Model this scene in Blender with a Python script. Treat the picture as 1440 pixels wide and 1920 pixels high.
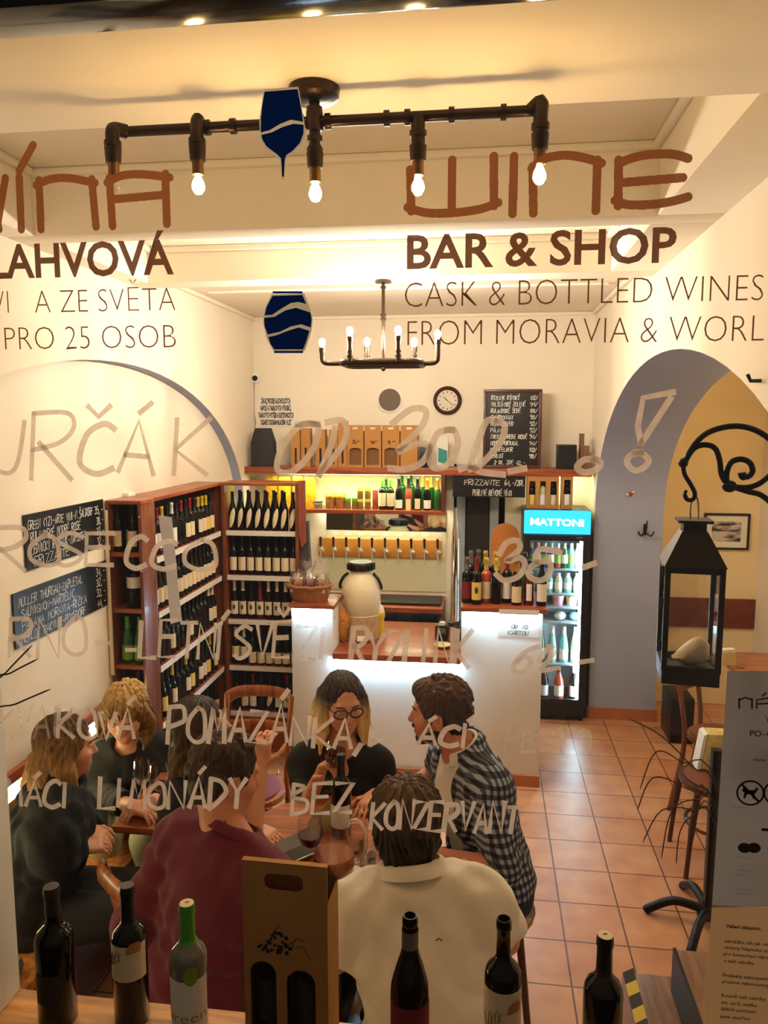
import bpy, bmesh, math, random
import numpy as np
from math import sin, cos, pi, radians, sqrt, atan, atan2
from mathutils import Vector, Matrix, Euler

for _o in list(bpy.data.objects):
    bpy.data.objects.remove(_o)
SC = bpy.context.scene
COL = SC.collection
random.seed(7)

# ---------------------------------------------------------------- camera, world, exposure
CAM_H = 2.3
FPX = 1440.0
PHI = atan(172 / FPX)
THETA = atan(192 / FPX * cos(PHI))
cam_data = bpy.data.cameras.new('camera')
cam_data.sensor_fit = 'VERTICAL'
cam_data.sensor_height = 32.0
cam_data.sensor_width = 24.0
cam_data.lens = 24.0
cam_data.clip_start = 0.05
cam = bpy.data.objects.new('camera', cam_data)
COL.objects.link(cam)
cam.location = (0, 0, CAM_H)
cam.rotation_euler = (pi / 2 - PHI, 0, THETA)
SC.camera = cam
world = bpy.data.worlds.new('night_street')
SC.world = world
world.use_nodes = True
world.node_tree.nodes['Background'].inputs[0].default_value = (1.0, 0.86, 0.72, 1)
world.node_tree.nodes['Background'].inputs[1].default_value = 0.06
SC.view_settings.view_transform = 'Standard'
SC.view_settings.look = 'None'
SC.view_settings.exposure = 0.38
SC.view_settings.gamma = 1.0
SC.view_settings.use_curve_mapping = False
# strengths of what glows in the room
BULB = 190.0
CHAND = 900.0
LED_COOL = 115.0
LED_WARM = 14.0
LED_CAB = 60.0

_F = Vector((-sin(THETA) * cos(PHI), cos(THETA) * cos(PHI), -sin(PHI)))
_R = Vector((cos(THETA), sin(THETA), 0))
_U = _R.cross(_F)


def at(px, py, x=None, y=None, z=None):
    d = _F + (px - 720) / FPX * _R + (960 - py) / FPX * _U
    t = x / d.x if x is not None else y / d.y if y is not None else (z - CAM_H) / d.z
    return Vector((t * d.x, t * d.y, CAM_H + t * d.z))


# ---------------------------------------------------------------- materials
MATS = {}


def nt(name):
    m = bpy.data.materials.new(name)
    m.use_nodes = True
    t = m.node_tree
    b = t.nodes['Principled BSDF']
    return m, t, b


def srgb(c):
    return tuple(((v / 255) / 12.92 if v / 255 <= .04045 else ((v / 255 + .055) / 1.055) ** 2.4) for v in c) + (1,)


def mat(name, rgb, rough=.5, metal=0., bump=0., bscale=60., var=0., vscale=6., emit=0., stretch=None, spec=.5, sheen=0., trans=0., coat=0.):
    """plain procedural surface: colour with noise variation, bump, optional gloss; rgb is sRGB 0-255"""
    if name in MATS:
        return MATS[name]
    m, t, b = nt(name)
    c = srgb(rgb)
    b.inputs['Base Color'].default_value = c
    b.inputs['Roughness'].default_value = rough
    b.inputs['Metallic'].default_value = metal
    b.inputs['Specular IOR Level'].default_value = spec
    if sheen:
        b.inputs['Sheen Weight'].default_value = sheen
    if coat:
        b.inputs['Coat Weight'].default_value = coat
        b.inputs['Coat Roughness'].default_value = .12
    if emit:
        b.inputs['Emission Color'].default_value = c
        b.inputs['Emission Strength'].default_value = emit
    if var or bump:
        tc = t.nodes.new('ShaderNodeTexCoord')
        mp = t.nodes.new('ShaderNodeMapping')
        t.links.new(tc.outputs['Object'], mp.inputs[0])
        if stretch:
            mp.inputs['Scale'].default_value = stretch
    if var:
        n = t.nodes.new('ShaderNodeTexNoise')
        n.inputs['Scale'].default_value = vscale
        n.inputs['Detail'].default_value = 5
        t.links.new(mp.outputs[0], n.inputs['Vector'])
        r = t.nodes.new('ShaderNodeValToRGB')
        r.color_ramp.elements[0].position = .3
        r.color_ramp.elements[1].position = .7
        r.color_ramp.elements[0].color = tuple(v * (1 - var) for v in c[:3]) + (1,)
        r.color_ramp.elements[1].color = tuple(min(1, v * (1 + var)) for v in c[:3]) + (1,)
        t.links.new(n.outputs[0], r.inputs[0])
        t.links.new(r.outputs[0], b.inputs['Base Color'])
    if bump:
        n2 = t.nodes.new('ShaderNodeTexNoise')
        n2.inputs['Scale'].default_value = bscale
        n2.inputs['Detail'].default_value = 4
        t.links.new(mp.outputs[0], n2.inputs['Vector'])
        bp = t.nodes.new('ShaderNodeBump')
        bp.inputs['Strength'].default_value = bump
        bp.inputs['Distance'].default_value = .01
        t.links.new(n2.outputs[0], bp.inputs['Height'])
        t.links.new(bp.outputs[0], b.inputs['Normal'])
    MATS[name] = m
    return m


def wood(name, rgb, dark=.55, scale=9., axis=0, rough=.38):
    st = [14., 14., 14.]
    st[axis] = 1.2
    return mat(name, rgb, rough, var=1 - dark, vscale=scale * .35, bump=.06, bscale=6, stretch=tuple(st), coat=.15)


def thin_glass(name, tint=(1, 1, 1), gloss=.10, rough=.02):
    """clear thin glass: lets light straight through, with a mirror glint at grazing angles"""
    if name in MATS:
        return MATS[name]
    m, t, b = nt(name)
    t.nodes.remove(b)
    out = t.nodes['Material Output']
    tr = t.nodes.new('ShaderNodeBsdfTransparent')
    tr.inputs[0].default_value = tint + (1,)
    gl = t.nodes.new('ShaderNodeBsdfGlossy')
    gl.inputs['Roughness'].default_value = rough
    lw = t.nodes.new('ShaderNodeLayerWeight')
    pw = t.nodes.new('ShaderNodeMath')
    pw.operation = 'POWER'
    pw.inputs[1].default_value = 4.0
    t.links.new(lw.outputs['Facing'], pw.inputs[0])
    mu = t.nodes.new('ShaderNodeMath')
    mu.operation = 'MULTIPLY_ADD'
    mu.inputs[1].default_value = .8
    mu.inputs[2].default_value = gloss
    mu.use_clamp = True
    t.links.new(pw.outputs[0], mu.inputs[0])
    mx = t.nodes.new('ShaderNodeMixShader')
    t.links.new(mu.outputs[0], mx.inputs[0])
    t.links.new(tr.outputs[0], mx.inputs[1])
    t.links.new(gl.outputs[0], mx.inputs[2])
    t.links.new(mx.outputs[0], out.inputs['Surface'])
    MATS[name] = m
    return m


def film(name, rgb, opac=.6, transl=.5, streak=0.):
    """paint, vinyl or paper on the pane: part see-through, part lit from either side"""
    if name in MATS:
        return MATS[name]
    m, t, b = nt(name)
    t.nodes.remove(b)
    out = t.nodes['Material Output']
    c = srgb(rgb)
    d = t.nodes.new('ShaderNodeBsdfDiffuse')
    d.inputs[0].default_value = c
    tl = t.nodes.new('ShaderNodeBsdfTranslucent')
    tl.inputs[0].default_value = c
    m1 = t.nodes.new('ShaderNodeMixShader')
    m1.inputs[0].default_value = transl
    t.links.new(d.outputs[0], m1.inputs[1])
    t.links.new(tl.outputs[0], m1.inputs[2])
    tr = t.nodes.new('ShaderNodeBsdfTransparent')
    m2 = t.nodes.new('ShaderNodeMixShader')
    m2.inputs[0].default_value = opac
    t.links.new(tr.outputs[0], m2.inputs[1])
    t.links.new(m1.outputs[0], m2.inputs[2])
    if streak:
        tc = t.nodes.new('ShaderNodeTexCoord')
        n = t.nodes.new('ShaderNodeTexNoise')
        n.inputs['Scale'].default_value = 60
        n.inputs['Detail'].default_value = 3
        t.links.new(tc.outputs['Object'], n.inputs['Vector'])
        r = t.nodes.new('ShaderNodeMapRange')
        r.inputs['From Min'].default_value = .3
        r.inputs['From Max'].default_value = .7
        r.inputs['To Min'].default_value = max(0, opac - streak)
        r.inputs['To Max'].default_value = min(1, opac + streak)
        t.links.new(n.outputs[0], r.inputs['Value'])
        t.links.new(r.outputs[0], m2.inputs[0])
    t.links.new(m2.outputs[0], out.inputs['Surface'])
    MATS[name] = m
    return m


def glow(name, rgb, strength):
    if name in MATS:
        return MATS[name]
    m, t, b = nt(name)
    t.nodes.remove(b)
    e = t.nodes.new('ShaderNodeEmission')
    e.inputs[0].default_value = srgb(rgb)
    e.inputs[1].default_value = strength
    t.links.new(e.outputs[0], t.nodes['Material Output'].inputs['Surface'])
    MATS[name] = m
    return m


def tile_floor():
    m, t, b = nt('terracotta_tiles')
    tc = t.nodes.new('ShaderNodeTexCoord')
    mp = t.nodes.new('ShaderNodeMapping')
    mp.inputs['Location'].default_value = (-.383 + 20 * .274, -3.245 + 20 * .281, 0)
    t.links.new(tc.outputs['Object'], mp.inputs[0])
    br = t.nodes.new('ShaderNodeTexBrick')
    br.offset = 0
    br.squash = 1
    br.inputs['Scale'].default_value = 1
    br.inputs['Brick Width'].default_value = .274
    br.inputs['Row Height'].default_value = .281
    br.inputs['Mortar Size'].default_value = .0045
    br.inputs['Mortar Smooth'].default_value = .3
    br.inputs['Color1'].default_value = srgb((208, 152, 110))
    br.inputs['Color2'].default_value = srgb((194, 134, 96))
    br.inputs['Mortar'].default_value = srgb((104, 66, 46))
    t.links.new(mp.outputs[0], br.inputs['Vector'])
    n = t.nodes.new('ShaderNodeTexNoise')
    n.inputs['Scale'].default_value = 7
    n.inputs['Detail'].default_value = 6
    t.links.new(tc.outputs['Object'], n.inputs['Vector'])
    mx = t.nodes.new('ShaderNodeMixRGB')
    mx.blend_type = 'SOFT_LIGHT'
    mx.inputs[0].default_value = .7
    t.links.new(br.outputs[0], mx.inputs[1])
    t.links.new(n.outputs[0], mx.inputs[2])
    t.links.new(mx.outputs[0], b.inputs['Base Color'])
    b.inputs['Roughness'].default_value = .36
    bp = t.nodes.new('ShaderNodeBump')
    bp.inputs['Strength'].default_value = .35
    bp.inputs['Distance'].default_value = .004
    bp.invert = True
    t.links.new(br.outputs['Fac'], bp.inputs['Height'])
    t.links.new(bp.outputs[0], b.inputs['Normal'])
    return m


def plaid():
    """dark navy and grey checks"""
    m, t, b = nt('plaid_cloth')
    tc = t.nodes.new('ShaderNodeTexCoord')
    sp = t.nodes.new('ShaderNodeSeparateXYZ')
    nz = t.nodes.new('ShaderNodeTexNoise')
    nz.inputs['Scale'].default_value = 5
    t.links.new(tc.outputs['Object'], nz.inputs['Vector'])
    ad = t.nodes.new('ShaderNodeMixRGB')
    ad.blend_type = 'ADD'
    ad.inputs[0].default_value = .045
    t.links.new(tc.outputs['Object'], ad.inputs[1])
    t.links.new(nz.outputs['Color'], ad.inputs[2])
    t.links.new(ad.outputs[0], sp.inputs[0])

    def math(op, a, bb=None):
        n = t.nodes.new('ShaderNodeMath')
        n.operation = op
        for i, v in enumerate((a, bb)):
            if v is None:
                continue
            if isinstance(v, (int, float)):
                n.inputs[i].default_value = v
            else:
                t.links.new(v, n.inputs[i])
        return n.outputs[0]
    hor = math('ADD', sp.outputs[0], math('MULTIPLY', sp.outputs[1], .8))

    def band(v, f, thr):
        return math('GREATER_THAN', math('FRACT', math('MULTIPLY', v, f)), thr)
    a = band(hor, 34, .5)
    c = band(sp.outputs[2], 34, .5)
    s = math('ADD', a, c)
    r = t.nodes.new('ShaderNodeValToRGB')
    r.color_ramp.interpolation = 'CONSTANT'
    e = r.color_ramp.elements
    e[0].position = 0
    e[0].color = srgb((26, 27, 34))
    e[1].position = .25
    e[1].color = srgb((74, 78, 90))
    e2 = e.new(.75)
    e2.color = srgb((158, 166, 180))
    t.links.new(math('MULTIPLY', s, .5), r.inputs[0])
    t.links.new(r.outputs[0], b.inputs['Base Color'])
    b.inputs['Roughness'].default_value = .85
    return m


def hair_mat(name, root, tip, z0, z1, streak=.5):
    """hair with streaks along its fall; root colour passes to tip colour between two heights of the thing"""
    m, t, b = nt(name)
    tc = t.nodes.new('ShaderNodeTexCoord')
    mp = t.nodes.new('ShaderNodeMapping')
    mp.inputs['Scale'].default_value = (120, 120, 7)
    t.links.new(tc.outputs['Object'], mp.inputs[0])
    n = t.nodes.new('ShaderNodeTexNoise')
    n.inputs['Scale'].default_value = 1
    n.inputs['Detail'].default_value = 4
    t.links.new(mp.outputs[0], n.inputs['Vector'])
    sp = t.nodes.new('ShaderNodeSeparateXYZ')
    t.links.new(tc.outputs['Object'], sp.inputs[0])
    mr = t.nodes.new('ShaderNodeMapRange')
    mr.inputs['From Min'].default_value = z0
    mr.inputs['From Max'].default_value = z1
    t.links.new(sp.outputs[2], mr.inputs['Value'])
    ad = t.nodes.new('ShaderNodeMath')
    ad.operation = 'MULTIPLY_ADD'
    ad.inputs[1].default_value = streak
    ad.use_clamp = True
    t.links.new(n.outputs[0], ad.inputs[0])
    sb = t.nodes.new('ShaderNodeMath')
    sb.operation = 'SUBTRACT'
    sb.inputs[1].default_value = streak * .5
    t.links.new(mr.outputs[0], sb.inputs[0])
    t.links.new(sb.outputs[0], ad.inputs[2])
    mx = t.nodes.new('ShaderNodeMixRGB')
    mx.inputs[1].default_value = srgb(root)
    mx.inputs[2].default_value = srgb(tip)
    t.links.new(ad.outputs[0], mx.inputs[0])
    t.links.new(mx.outputs[0], b.inputs['Base Color'])
    b.inputs['Roughness'].default_value = .55
    b.inputs['Specular IOR Level'].default_value = .3
    bp = t.nodes.new('ShaderNodeBump')
    bp.inputs['Strength'].default_value = .7
    bp.inputs['Distance'].default_value = .004
    t.links.new(n.outputs[0], bp.inputs['Height'])
    t.links.new(bp.outputs[0], b.inputs['Normal'])
    return m


def skin_mat(name, rgb):
    m = mat(name, rgb, .5, var=.08, vscale=14, bump=.03, bscale=220)
    b = m.node_tree.nodes['Principled BSDF']
    b.inputs['Subsurface Weight'].default_value = .08
    b.inputs['Subsurface Radius'].default_value = (.012, .005, .003)
    return m


M_PLASTER = mat('cream_plaster', (240, 230, 212), .9, bump=.05, bscale=45, var=.03, vscale=3)
M_CEIL = mat('ceiling_plaster', (242, 232, 214), .9, bump=.03, bscale=30, var=.025, vscale=2)
M_ARCH = mat('blue_grey_plaster', (160, 168, 196), .85, bump=.04, bscale=40, var=.03, vscale=3)
M_FLOOR = tile_floor()
M_BASE = mat('terracotta_skirting', (178, 108, 68), .45, var=.12, vscale=8)
M_WOODRED = wood('reddish_wood', (148, 72, 40), axis=0)
M_WOODREDY = wood('reddish_wood_along', (148, 72, 40), axis=1)
M_WOODREDZ = wood('reddish_wood_upright', (116, 58, 32), axis=2)
M_WOODDK = wood('dark_brown_wood', (86, 46, 28), axis=1)
M_WOODDKX = wood('dark_brown_wood_across', (86, 46, 28), axis=0)
M_WOODTAN = wood('tan_wood', (206, 150, 88), axis=0)
M_WOODOR = wood('orange_wood', (190, 122, 56), axis=2)
M_WOODTBL = wood('table_wood', (158, 88, 50), axis=0, rough=.3)
M_BLACK = mat('black_paint', (12, 12, 13), .4)
M_BLACKG = mat('black_gloss', (14, 10, 9), .12)
M_IRON = mat('black_iron', (20, 17, 16), .45, metal=.4, bump=.1, bscale=90)
M_PIPE = mat('dark_iron_pipe', (58, 44, 34), .34, metal=.85, bump=.12, bscale=70)
M_STEEL = mat('brushed_steel', (190, 190, 192), .22, metal=1., bump=.02, bscale=200)
M_CHROME = mat('chrome', (225, 220, 210), .08, metal=1.)
M_WHITE = mat('white_paint', (236, 236, 234), .7, bump=.06, bscale=35, var=.02)
M_PAPER = mat('white_paper', (236, 232, 222), .8)
M_CHALKBOARD = mat('chalkboard_black', (17, 17, 18), .35, var=.3, vscale=9)
M_CHALK = mat('chalk_white', (226, 226, 222), .9, emit=0)
M_GLASS = thin_glass('clear_glass', gloss=.05)
M_PANE = thin_glass('window_glass', gloss=.045, rough=.0)
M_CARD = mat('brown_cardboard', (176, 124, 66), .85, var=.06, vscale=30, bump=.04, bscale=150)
M_BULB = glow('lit_bulb', (255, 208, 134), BULB)
M_BULB2 = glow('lit_chandelier_bulb', (255, 240, 216), CHAND)


# ---------------------------------------------------------------- mesh building
class MB:
    def __init__(self):
        self.v = []
        self.f = []
        self.m = []

    def add(self, vs, fs, mi=0):
        n = len(self.v)
        self.v += [tuple(v) for v in vs]
        self.f += [tuple(i + n for i in f) for f in fs]
        self.m += [mi] * len(fs)
        return self

    def box(self, x0, x1, y0, y1, z0, z1, mi=0, rz=0., piv=None):
        vs = [Vector((x, y, z)) for z in (z0, z1) for y in (y0, y1) for x in (x0, x1)]
        if rz:
            c = Vector(piv) if piv else Vector(((x0 + x1) / 2, (y0 + y1) / 2, 0))
            Rm = Matrix.Rotation(rz, 3, 'Z')
            vs = [Rm @ (v - c) + c for v in vs]
        return self.add(vs, [(0, 2, 3, 1), (4, 5, 7, 6), (0, 1, 5, 4), (2, 6, 7, 3), (0, 4, 6, 2), (1, 3, 7, 5)], mi)

    def obox(self, c, s, rot, mi=0):
        Rm = Euler(rot).to_matrix()
        vs = [Rm @ Vector((x * s[0] / 2, y * s[1] / 2, z * s[2] / 2)) + Vector(c) for z in (-1, 1) for y in (-1, 1) for x in (-1, 1)]
        return self.add(vs, [(0, 2, 3, 1), (4, 5, 7, 6), (0, 1, 5, 4), (2, 6, 7, 3), (0, 4, 6, 2), (1, 3, 7, 5)], mi)

    def lathe(self, prof, n=24, c=(0, 0, 0), axis=None, mi=0, cap=True, sx=1., sy=1.):
        """prof: (r, z) pairs from bottom to top around +Z; axis: direction to turn +Z into"""
        Rm = Matrix.Identity(3)
        if axis is not None:
            Rm = Vector((0, 0, 1)).rotation_difference(Vector(axis)).to_matrix()
        c = Vector(c)
        vs, fs = [], []
        for r, z in prof:
            for k in range(n):
                a = 2 * pi * k / n
                vs.append(Rm @ Vector((r * cos(a) * sx, r * sin(a) * sy, z)) + c)
        for i in range(len(prof) - 1):
            for k in range(n):
                k2 = (k + 1) % n
                fs.append((i * n + k, i * n + k2, (i + 1) * n + k2, (i + 1) * n + k))
        if cap:
            fs.append(tuple(range(n - 1, -1, -1)))
            fs.append(tuple(range((len(prof) - 1) * n, len(prof) * n)))
        return self.add(vs, fs, mi)

    def cyl(self, p0, p1, r0, r1=None, n=16, mi=0):
        p0, p1 = Vector(p0), Vector(p1)
        return self.lathe([(r0, 0), (r0 if r1 is None else r1, (p1 - p0).length)], n, p0, p1 - p0, mi)

    def tube(self, pts, r, n=10, mi=0, closed=False, ry=None):
        pts = [Vector(p) for p in pts]
        rr = r if isinstance(r, (list, tuple)) else [r] * len(pts)
        vs, fs = [], []
        up = None
        N = len(pts)
        for i, p in enumerate(pts):
            if closed:
                t = pts[(i + 1) % N] - pts[i - 1]
            else:
                t = (pts[min(i + 1, N - 1)] - pts[max(i - 1, 0)])
            t.normalize()
            if up is None:
                up = Vector((0, 0, 1)) if abs(t.z) < .9 else Vector((1, 0, 0))
            s = t.cross(up)
            if s.length < 1e-6:
                s = t.orthogonal()
            s.normalize()
            up = s.cross(t).normalized()
            for k in range(n):
                a = 2 * pi * k / n
                vs.append(p + s * cos(a) * rr[i] + up * sin(a) * (ry if ry else rr[i]))
        for i in range(N if closed else N - 1):
            j = (i + 1) % N
            for k in range(n):
                k2 = (k + 1) % n
                fs.append((i * n + k, i * n + k2, j * n + k2, j * n + k))
        if not closed:
            fs.append(tuple(range(n - 1, -1, -1)))
            fs.append(tuple(range((N - 1) * n, N * n)))
        return self.add(vs, fs, mi)

    def prism(self, outline, d0, d1, plane='xz', mi=0, holes=()):
        """outline: 2-D polygon, pushed from d0 to d1 along the axis left over; holes are other polygons"""
        def p3(u, w, d):
            return {'xz': (u, d, w), 'yz': (d, u, w), 'xy': (u, w, d)}[plane]
        bm = bmesh.new()
        loops = [list(outline)] + [list(h) for h in holes]
        edges = []
        rings = []
        for lp in loops:
            vv = [bm.verts.new(p3(u, w, d0)) for u, w in lp]
            rings.append(vv)
            edges += [bm.edges.new((vv[i], vv[(i + 1) % len(vv)])) for i in range(len(vv))]
        if holes:
            bmesh.ops.triangle_fill(bm, use_beauty=True, use_dissolve=False, edges=edges)
        else:
            fc = bm.faces.new(rings[0])
            fc.normal_update()
            bmesh.ops.triangulate(bm, faces=[fc], ngon_method='EAR_CLIP')
        bm.verts.index_update()
        base = [v.co.copy() for v in bm.verts]
        tri = [[v.index for v in f.verts] for f in bm.faces]
        ringi = [[v.index for v in r] for r in rings]
        bm.free()
        n = len(base)
        k = {'xz': 1, 'yz': 0, 'xy': 2}[plane]
        top = []
        for b in base:
            t = b.copy()
            t[k] = d1
            top.append(t)
        fs = [tuple(t) for t in tri] + [tuple(i + n for i in reversed(t)) for t in tri]
        for r in ringi:
            L = len(r)
            fs += [(r[i], r[(i + 1) % L], r[(i + 1) % L] + n, r[i] + n) for i in range(L)]
        return self.add(base + top, fs, mi)

    def sphere(self, c, r, n=16, mi=0, s=(1, 1, 1)):
        m = max(6, n // 2)
        prof = [(max(r * sin(pi * i / m), 1e-4), -r * cos(pi * i / m)) for i in range(m + 1)]
        n0 = len(self.v)
        self.lathe(prof, n, (0, 0, 0), None, mi, cap=False)
        for i in range(n0, len(self.v)):
            x, y, z = self.v[i]
            self.v[i] = (x * s[0] + c[0], y * s[1] + c[1], z * s[2] + c[2])
        return self

    def xf(self, M, start=0):
        for i in range(start, len(self.v)):
            self.v[i] = tuple(M @ Vector(self.v[i]))
        return self

    def mesh(self, name, mats, smooth=True, angle=40, bevel=0.):
        me = bpy.data.meshes.new(name)
        me.from_pydata(self.v, [], self.f)
        for m_ in (mats if isinstance(mats, (list, tuple)) else [mats]):
            me.materials.append(m_)
        me.polygons.foreach_set('material_index', self.m)
        bm = bmesh.new()
        bm.from_mesh(me)
        bmesh.ops.recalc_face_normals(bm, faces=bm.faces)
        if bevel:
            es = [e for e in bm.edges if len(e.link_faces) == 2 and e.calc_face_angle(0) > radians(50)]
            bmesh.ops.bevel(bm, geom=es, offset=bevel, segments=2, profile=.6, affect='EDGES', clamp_overlap=True)
        if smooth:
            for f in bm.faces:
                f.smooth = True
            for e in bm.edges:
                if len(e.link_faces) == 2 and e.calc_face_angle(0) > radians(angle):
                    e.smooth = False
        bm.to_mesh(me)
        bm.free()
        me.update()
        return me

    def build(self, name, mats, parent=None, smooth=True, loc=None, rot=None, angle=40, bevel=0., label=None):
        o = bpy.data.objects.new(name, self.mesh(name, mats, smooth, angle, bevel))
        COL.objects.link(o)
        if parent is not None:
            o.parent = parent
        if loc is not None:
            o.location = loc
        if rot is not None:
            o.rotation_euler = rot
        if label:
            o['label'] = label
        return o


def place(me, name, parent=None, loc=None, label=None, rot=None):
    o = bpy.data.objects.new(name, me)
    COL.objects.link(o)
    if parent is not None:
        o.parent = parent
    if loc is not None:
        o.location = loc
    if rot is not None:
        o.rotation_euler = rot
    if label:
        o['label'] = label
    return o


def tag(o, label, cat, group=None):
    o['label'] = label
    o['category'] = cat
    if group:
        o['group'] = group
    return o


def thing(name, label, cat, loc=(0, 0, 0), rz=0., group=None):
    o = bpy.data.objects.new(name, None)
    o.empty_display_size = .05
    COL.objects.link(o)
    o.location = loc
    o.rotation_euler = (0, 0, rz)
    return tag(o, label, cat, group)


def struct(o):
    o['kind'] = 'structure'
    return o


def dup(root, loc, rz=0., label=None, group=None):
    r = root.copy()
    COL.objects.link(r)
    r.location = loc
    r.rotation_euler = (0, 0, rz)
    if label:
        r['label'] = label
    if group:
        r['group'] = group
    for ch in list(root.children):
        c = ch.copy()
        COL.objects.link(c)
        c.parent = r
        for g in list(ch.children):
            d = g.copy()
            COL.objects.link(d)
            d.parent = c
    return r


def rrect(x0, x1, z0, z1, r, n=5):
    out = []
    for cx, cz, a0 in ((x1 - r, z0 + r, -pi / 2), (x1 - r, z1 - r, 0), (x0 + r, z1 - r, pi / 2), (x0 + r, z0 + r, pi)):
        for k in range(n + 1):
            a = a0 + pi / 2 * k / n
            out.append((cx + r * cos(a), cz + r * sin(a)))
    return out


def spline(pts, n=6, closed=False):
    pts = [Vector(p) for p in pts]
    out = []
    N = len(pts)
    for i in range(N if closed else N - 1):
        if closed:
            p0, p1, p2, p3 = pts[i - 1], pts[i], pts[(i + 1) % N], pts[(i + 2) % N]
        else:
            p0, p1, p2, p3 = pts[max(i - 1, 0)], pts[i], pts[i + 1], pts[min(i + 2, N - 1)]
        for k in range(n):
            t = k / n
            out.append(.5 * ((2 * p1) + (p2 - p0) * t + (2 * p0 - 5 * p1 + 4 * p2 - p3) * t * t + (3 * p1 - p0 - 3 * p2 + p3) * t ** 3))
    if not closed:
        out.append(pts[-1])
    return out


# ---------------------------------------------------------------- lettering
_font_cache = {}


def type_verts(s, weight=0.):
    """typeset a line with the built-in font; returns verts (x, y), faces and the cap height"""
    key = (s, weight)
    if key in _font_cache:
        return _font_cache[key]

    def one(st):
        cu = bpy.data.curves.new('line', 'FONT')
        cu.body = st
        cu.size = 1
        cu.resolution_u = 3
        cu.offset = weight
        ob = bpy.data.objects.new('line', cu)
        COL.objects.link(ob)
        dg = bpy.context.evaluated_depsgraph_get()
        dg.update()
        me = bpy.data.meshes.new_from_object(ob.evaluated_get(dg))
        vs = [tuple(v.co) for v in me.vertices]
        fs = [tuple(p.vertices) for p in me.polygons]
        bpy.data.objects.remove(ob)
        bpy.data.curves.remove(cu)
        bpy.data.meshes.remove(me)
        return vs, fs
    vs, fs = one(s)
    hv, _ = one('H')
    cap = max(v[1] for v in hv) if hv else .7
    _font_cache[key] = (vs, fs, cap)
    return _font_cache[key]


def type_line(mb, s, x0, z0, cap, y, x1=None, weight=0., mi=0, slope=0.):
    """lay a typeset line flat on the plane y, facing -y, baseline z0, from x0 (to x1 if given)"""
    vs, fs, c = type_verts(s, weight)
    if not vs:
        return mb
    a, b = min(v[0] for v in vs), max(v[0] for v in vs)
    sz = cap / c
    sx = (x1 - x0) / (b - a) if x1 is not None else sz
    mb.add([(x0 + (v[0] - a) * sx, y, z0 + v[1] * sz + slope * (v[0] - a) * sx) for v in vs], fs, mi)
    return mb


STROKES = {
    'A': '00 39 60|13 53', 'B': '00 09|~09 48 06 05|~05 54 51 00', 'C': '~68 49 17 02 30 61', 'D': '00 09|~09 48 65 32 00',
    'E': '69 09 00 60|05 55', 'F': '69 09 00|05 55', 'G': '~68 39 06 02 30 61 64|64 44', 'H': '00 09|60 69|05 65', 'I': '20 29',
    'J': '~59 52 30 02', 'K': '00 09|69 04 60', 'L': '09 00 60', 'M': '00 19 33 59 60', 'N': '00 09 60 69', 'O': '~39 06 02 30 61 65 58 39',
    'P': '00 09|~09 59 66 45 04', 'Q': '~39 06 02 30 62 66 39|42 70', 'R': '00 09|~09 59 67 45 04|15 60', 'S': '~68 39 07 35 63 51 20 01', 'T': '09 69|39 30',
    'U': '~09 02 30 52 69', 'V': '09 30 69', 'W': '09 20 37 40 69', 'X': '00 69|09 60', 'Y': '09 35 69|35 30', 'Z': '09 69 00 60',
    '0': '~39 06 02 30 61 65 58 39', '1': '07 39 30', '2': '~08 39 67 44 00|00 60', '3': '~08 39 67 35|~35 63 30 01', '4': '50 59 03 63',
    '5': '59 19 15|~15 55 62 30 01', '6': '~59 16 02 30 62 44 03', '7': '09 69 20', '8': '~39 07 35 62 30 02 35 67 39', '9': '~66 35 07 39 67 51 20',
    '-': '14 54', ',': '21 0-2', '.': '20 21', '/': '00 69', '!': '29 23|20 21', '(': '~49 26 23 40', ')': '~19 46 43 10', '+': '14 54|37 31', '&': '60 18 49 16 02 30 63', ':': '22 23|26 27', '%': '00 69'}
ACC = {'Á': ('A', 'a'), 'É': ('E', 'a'), 'Í': ('I', 'a'), 'Ó': ('O', 'a'), 'Ú': ('U', 'a'), 'Ý': ('Y', 'a'), 'Č': ('C', 'h'), 'Ě': ('E', 'h'), 'Ř': ('R', 'h'), 'Š': ('S', 'h'),
       'Ž': ('Z', 'h'), 'Ů': ('U', 'r'), 'Ü': ('U', 'u'), 'Ň': ('N', 'h')}


def _pts(spec):
    sm = spec.startswith('~')
    out = []
    for tk in spec.lstrip('~').split():
        out.append((int(tk[0]) / 9, int(tk[1:]) / 9))
    return sm, out


def ribbon(mb, pts, w, y, mi=0):
    """flat brush stroke along 2-D points (x, z) on the plane y"""
    P = [Vector((p[0], p[1])) for p in pts]
    vs, fs = [], []
    for i, p in enumerate(P):
        t = P[min(i + 1, len(P) - 1)] - P[max(i - 1, 0)]
        if t.length < 1e-9:
            t = Vector((1, 0))
        t.normalize()
        nrm = Vector((-t.y, t.x)) * w / 2
        e = t * (w * .3) * (-1 if i == 0 else 1 if i == len(P) - 1 else 0)
        vs += [(p.x + nrm.x + e.x, y, p.y + nrm.y + e.y), (p.x - nrm.x + e.x, y, p.y - nrm.y + e.y)]
    for i in range(len(P) - 1):
        fs.append((2 * i, 2 * i + 1, 2 * i + 3, 2 * i + 2))
    return mb.add(vs, fs, mi)


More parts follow.
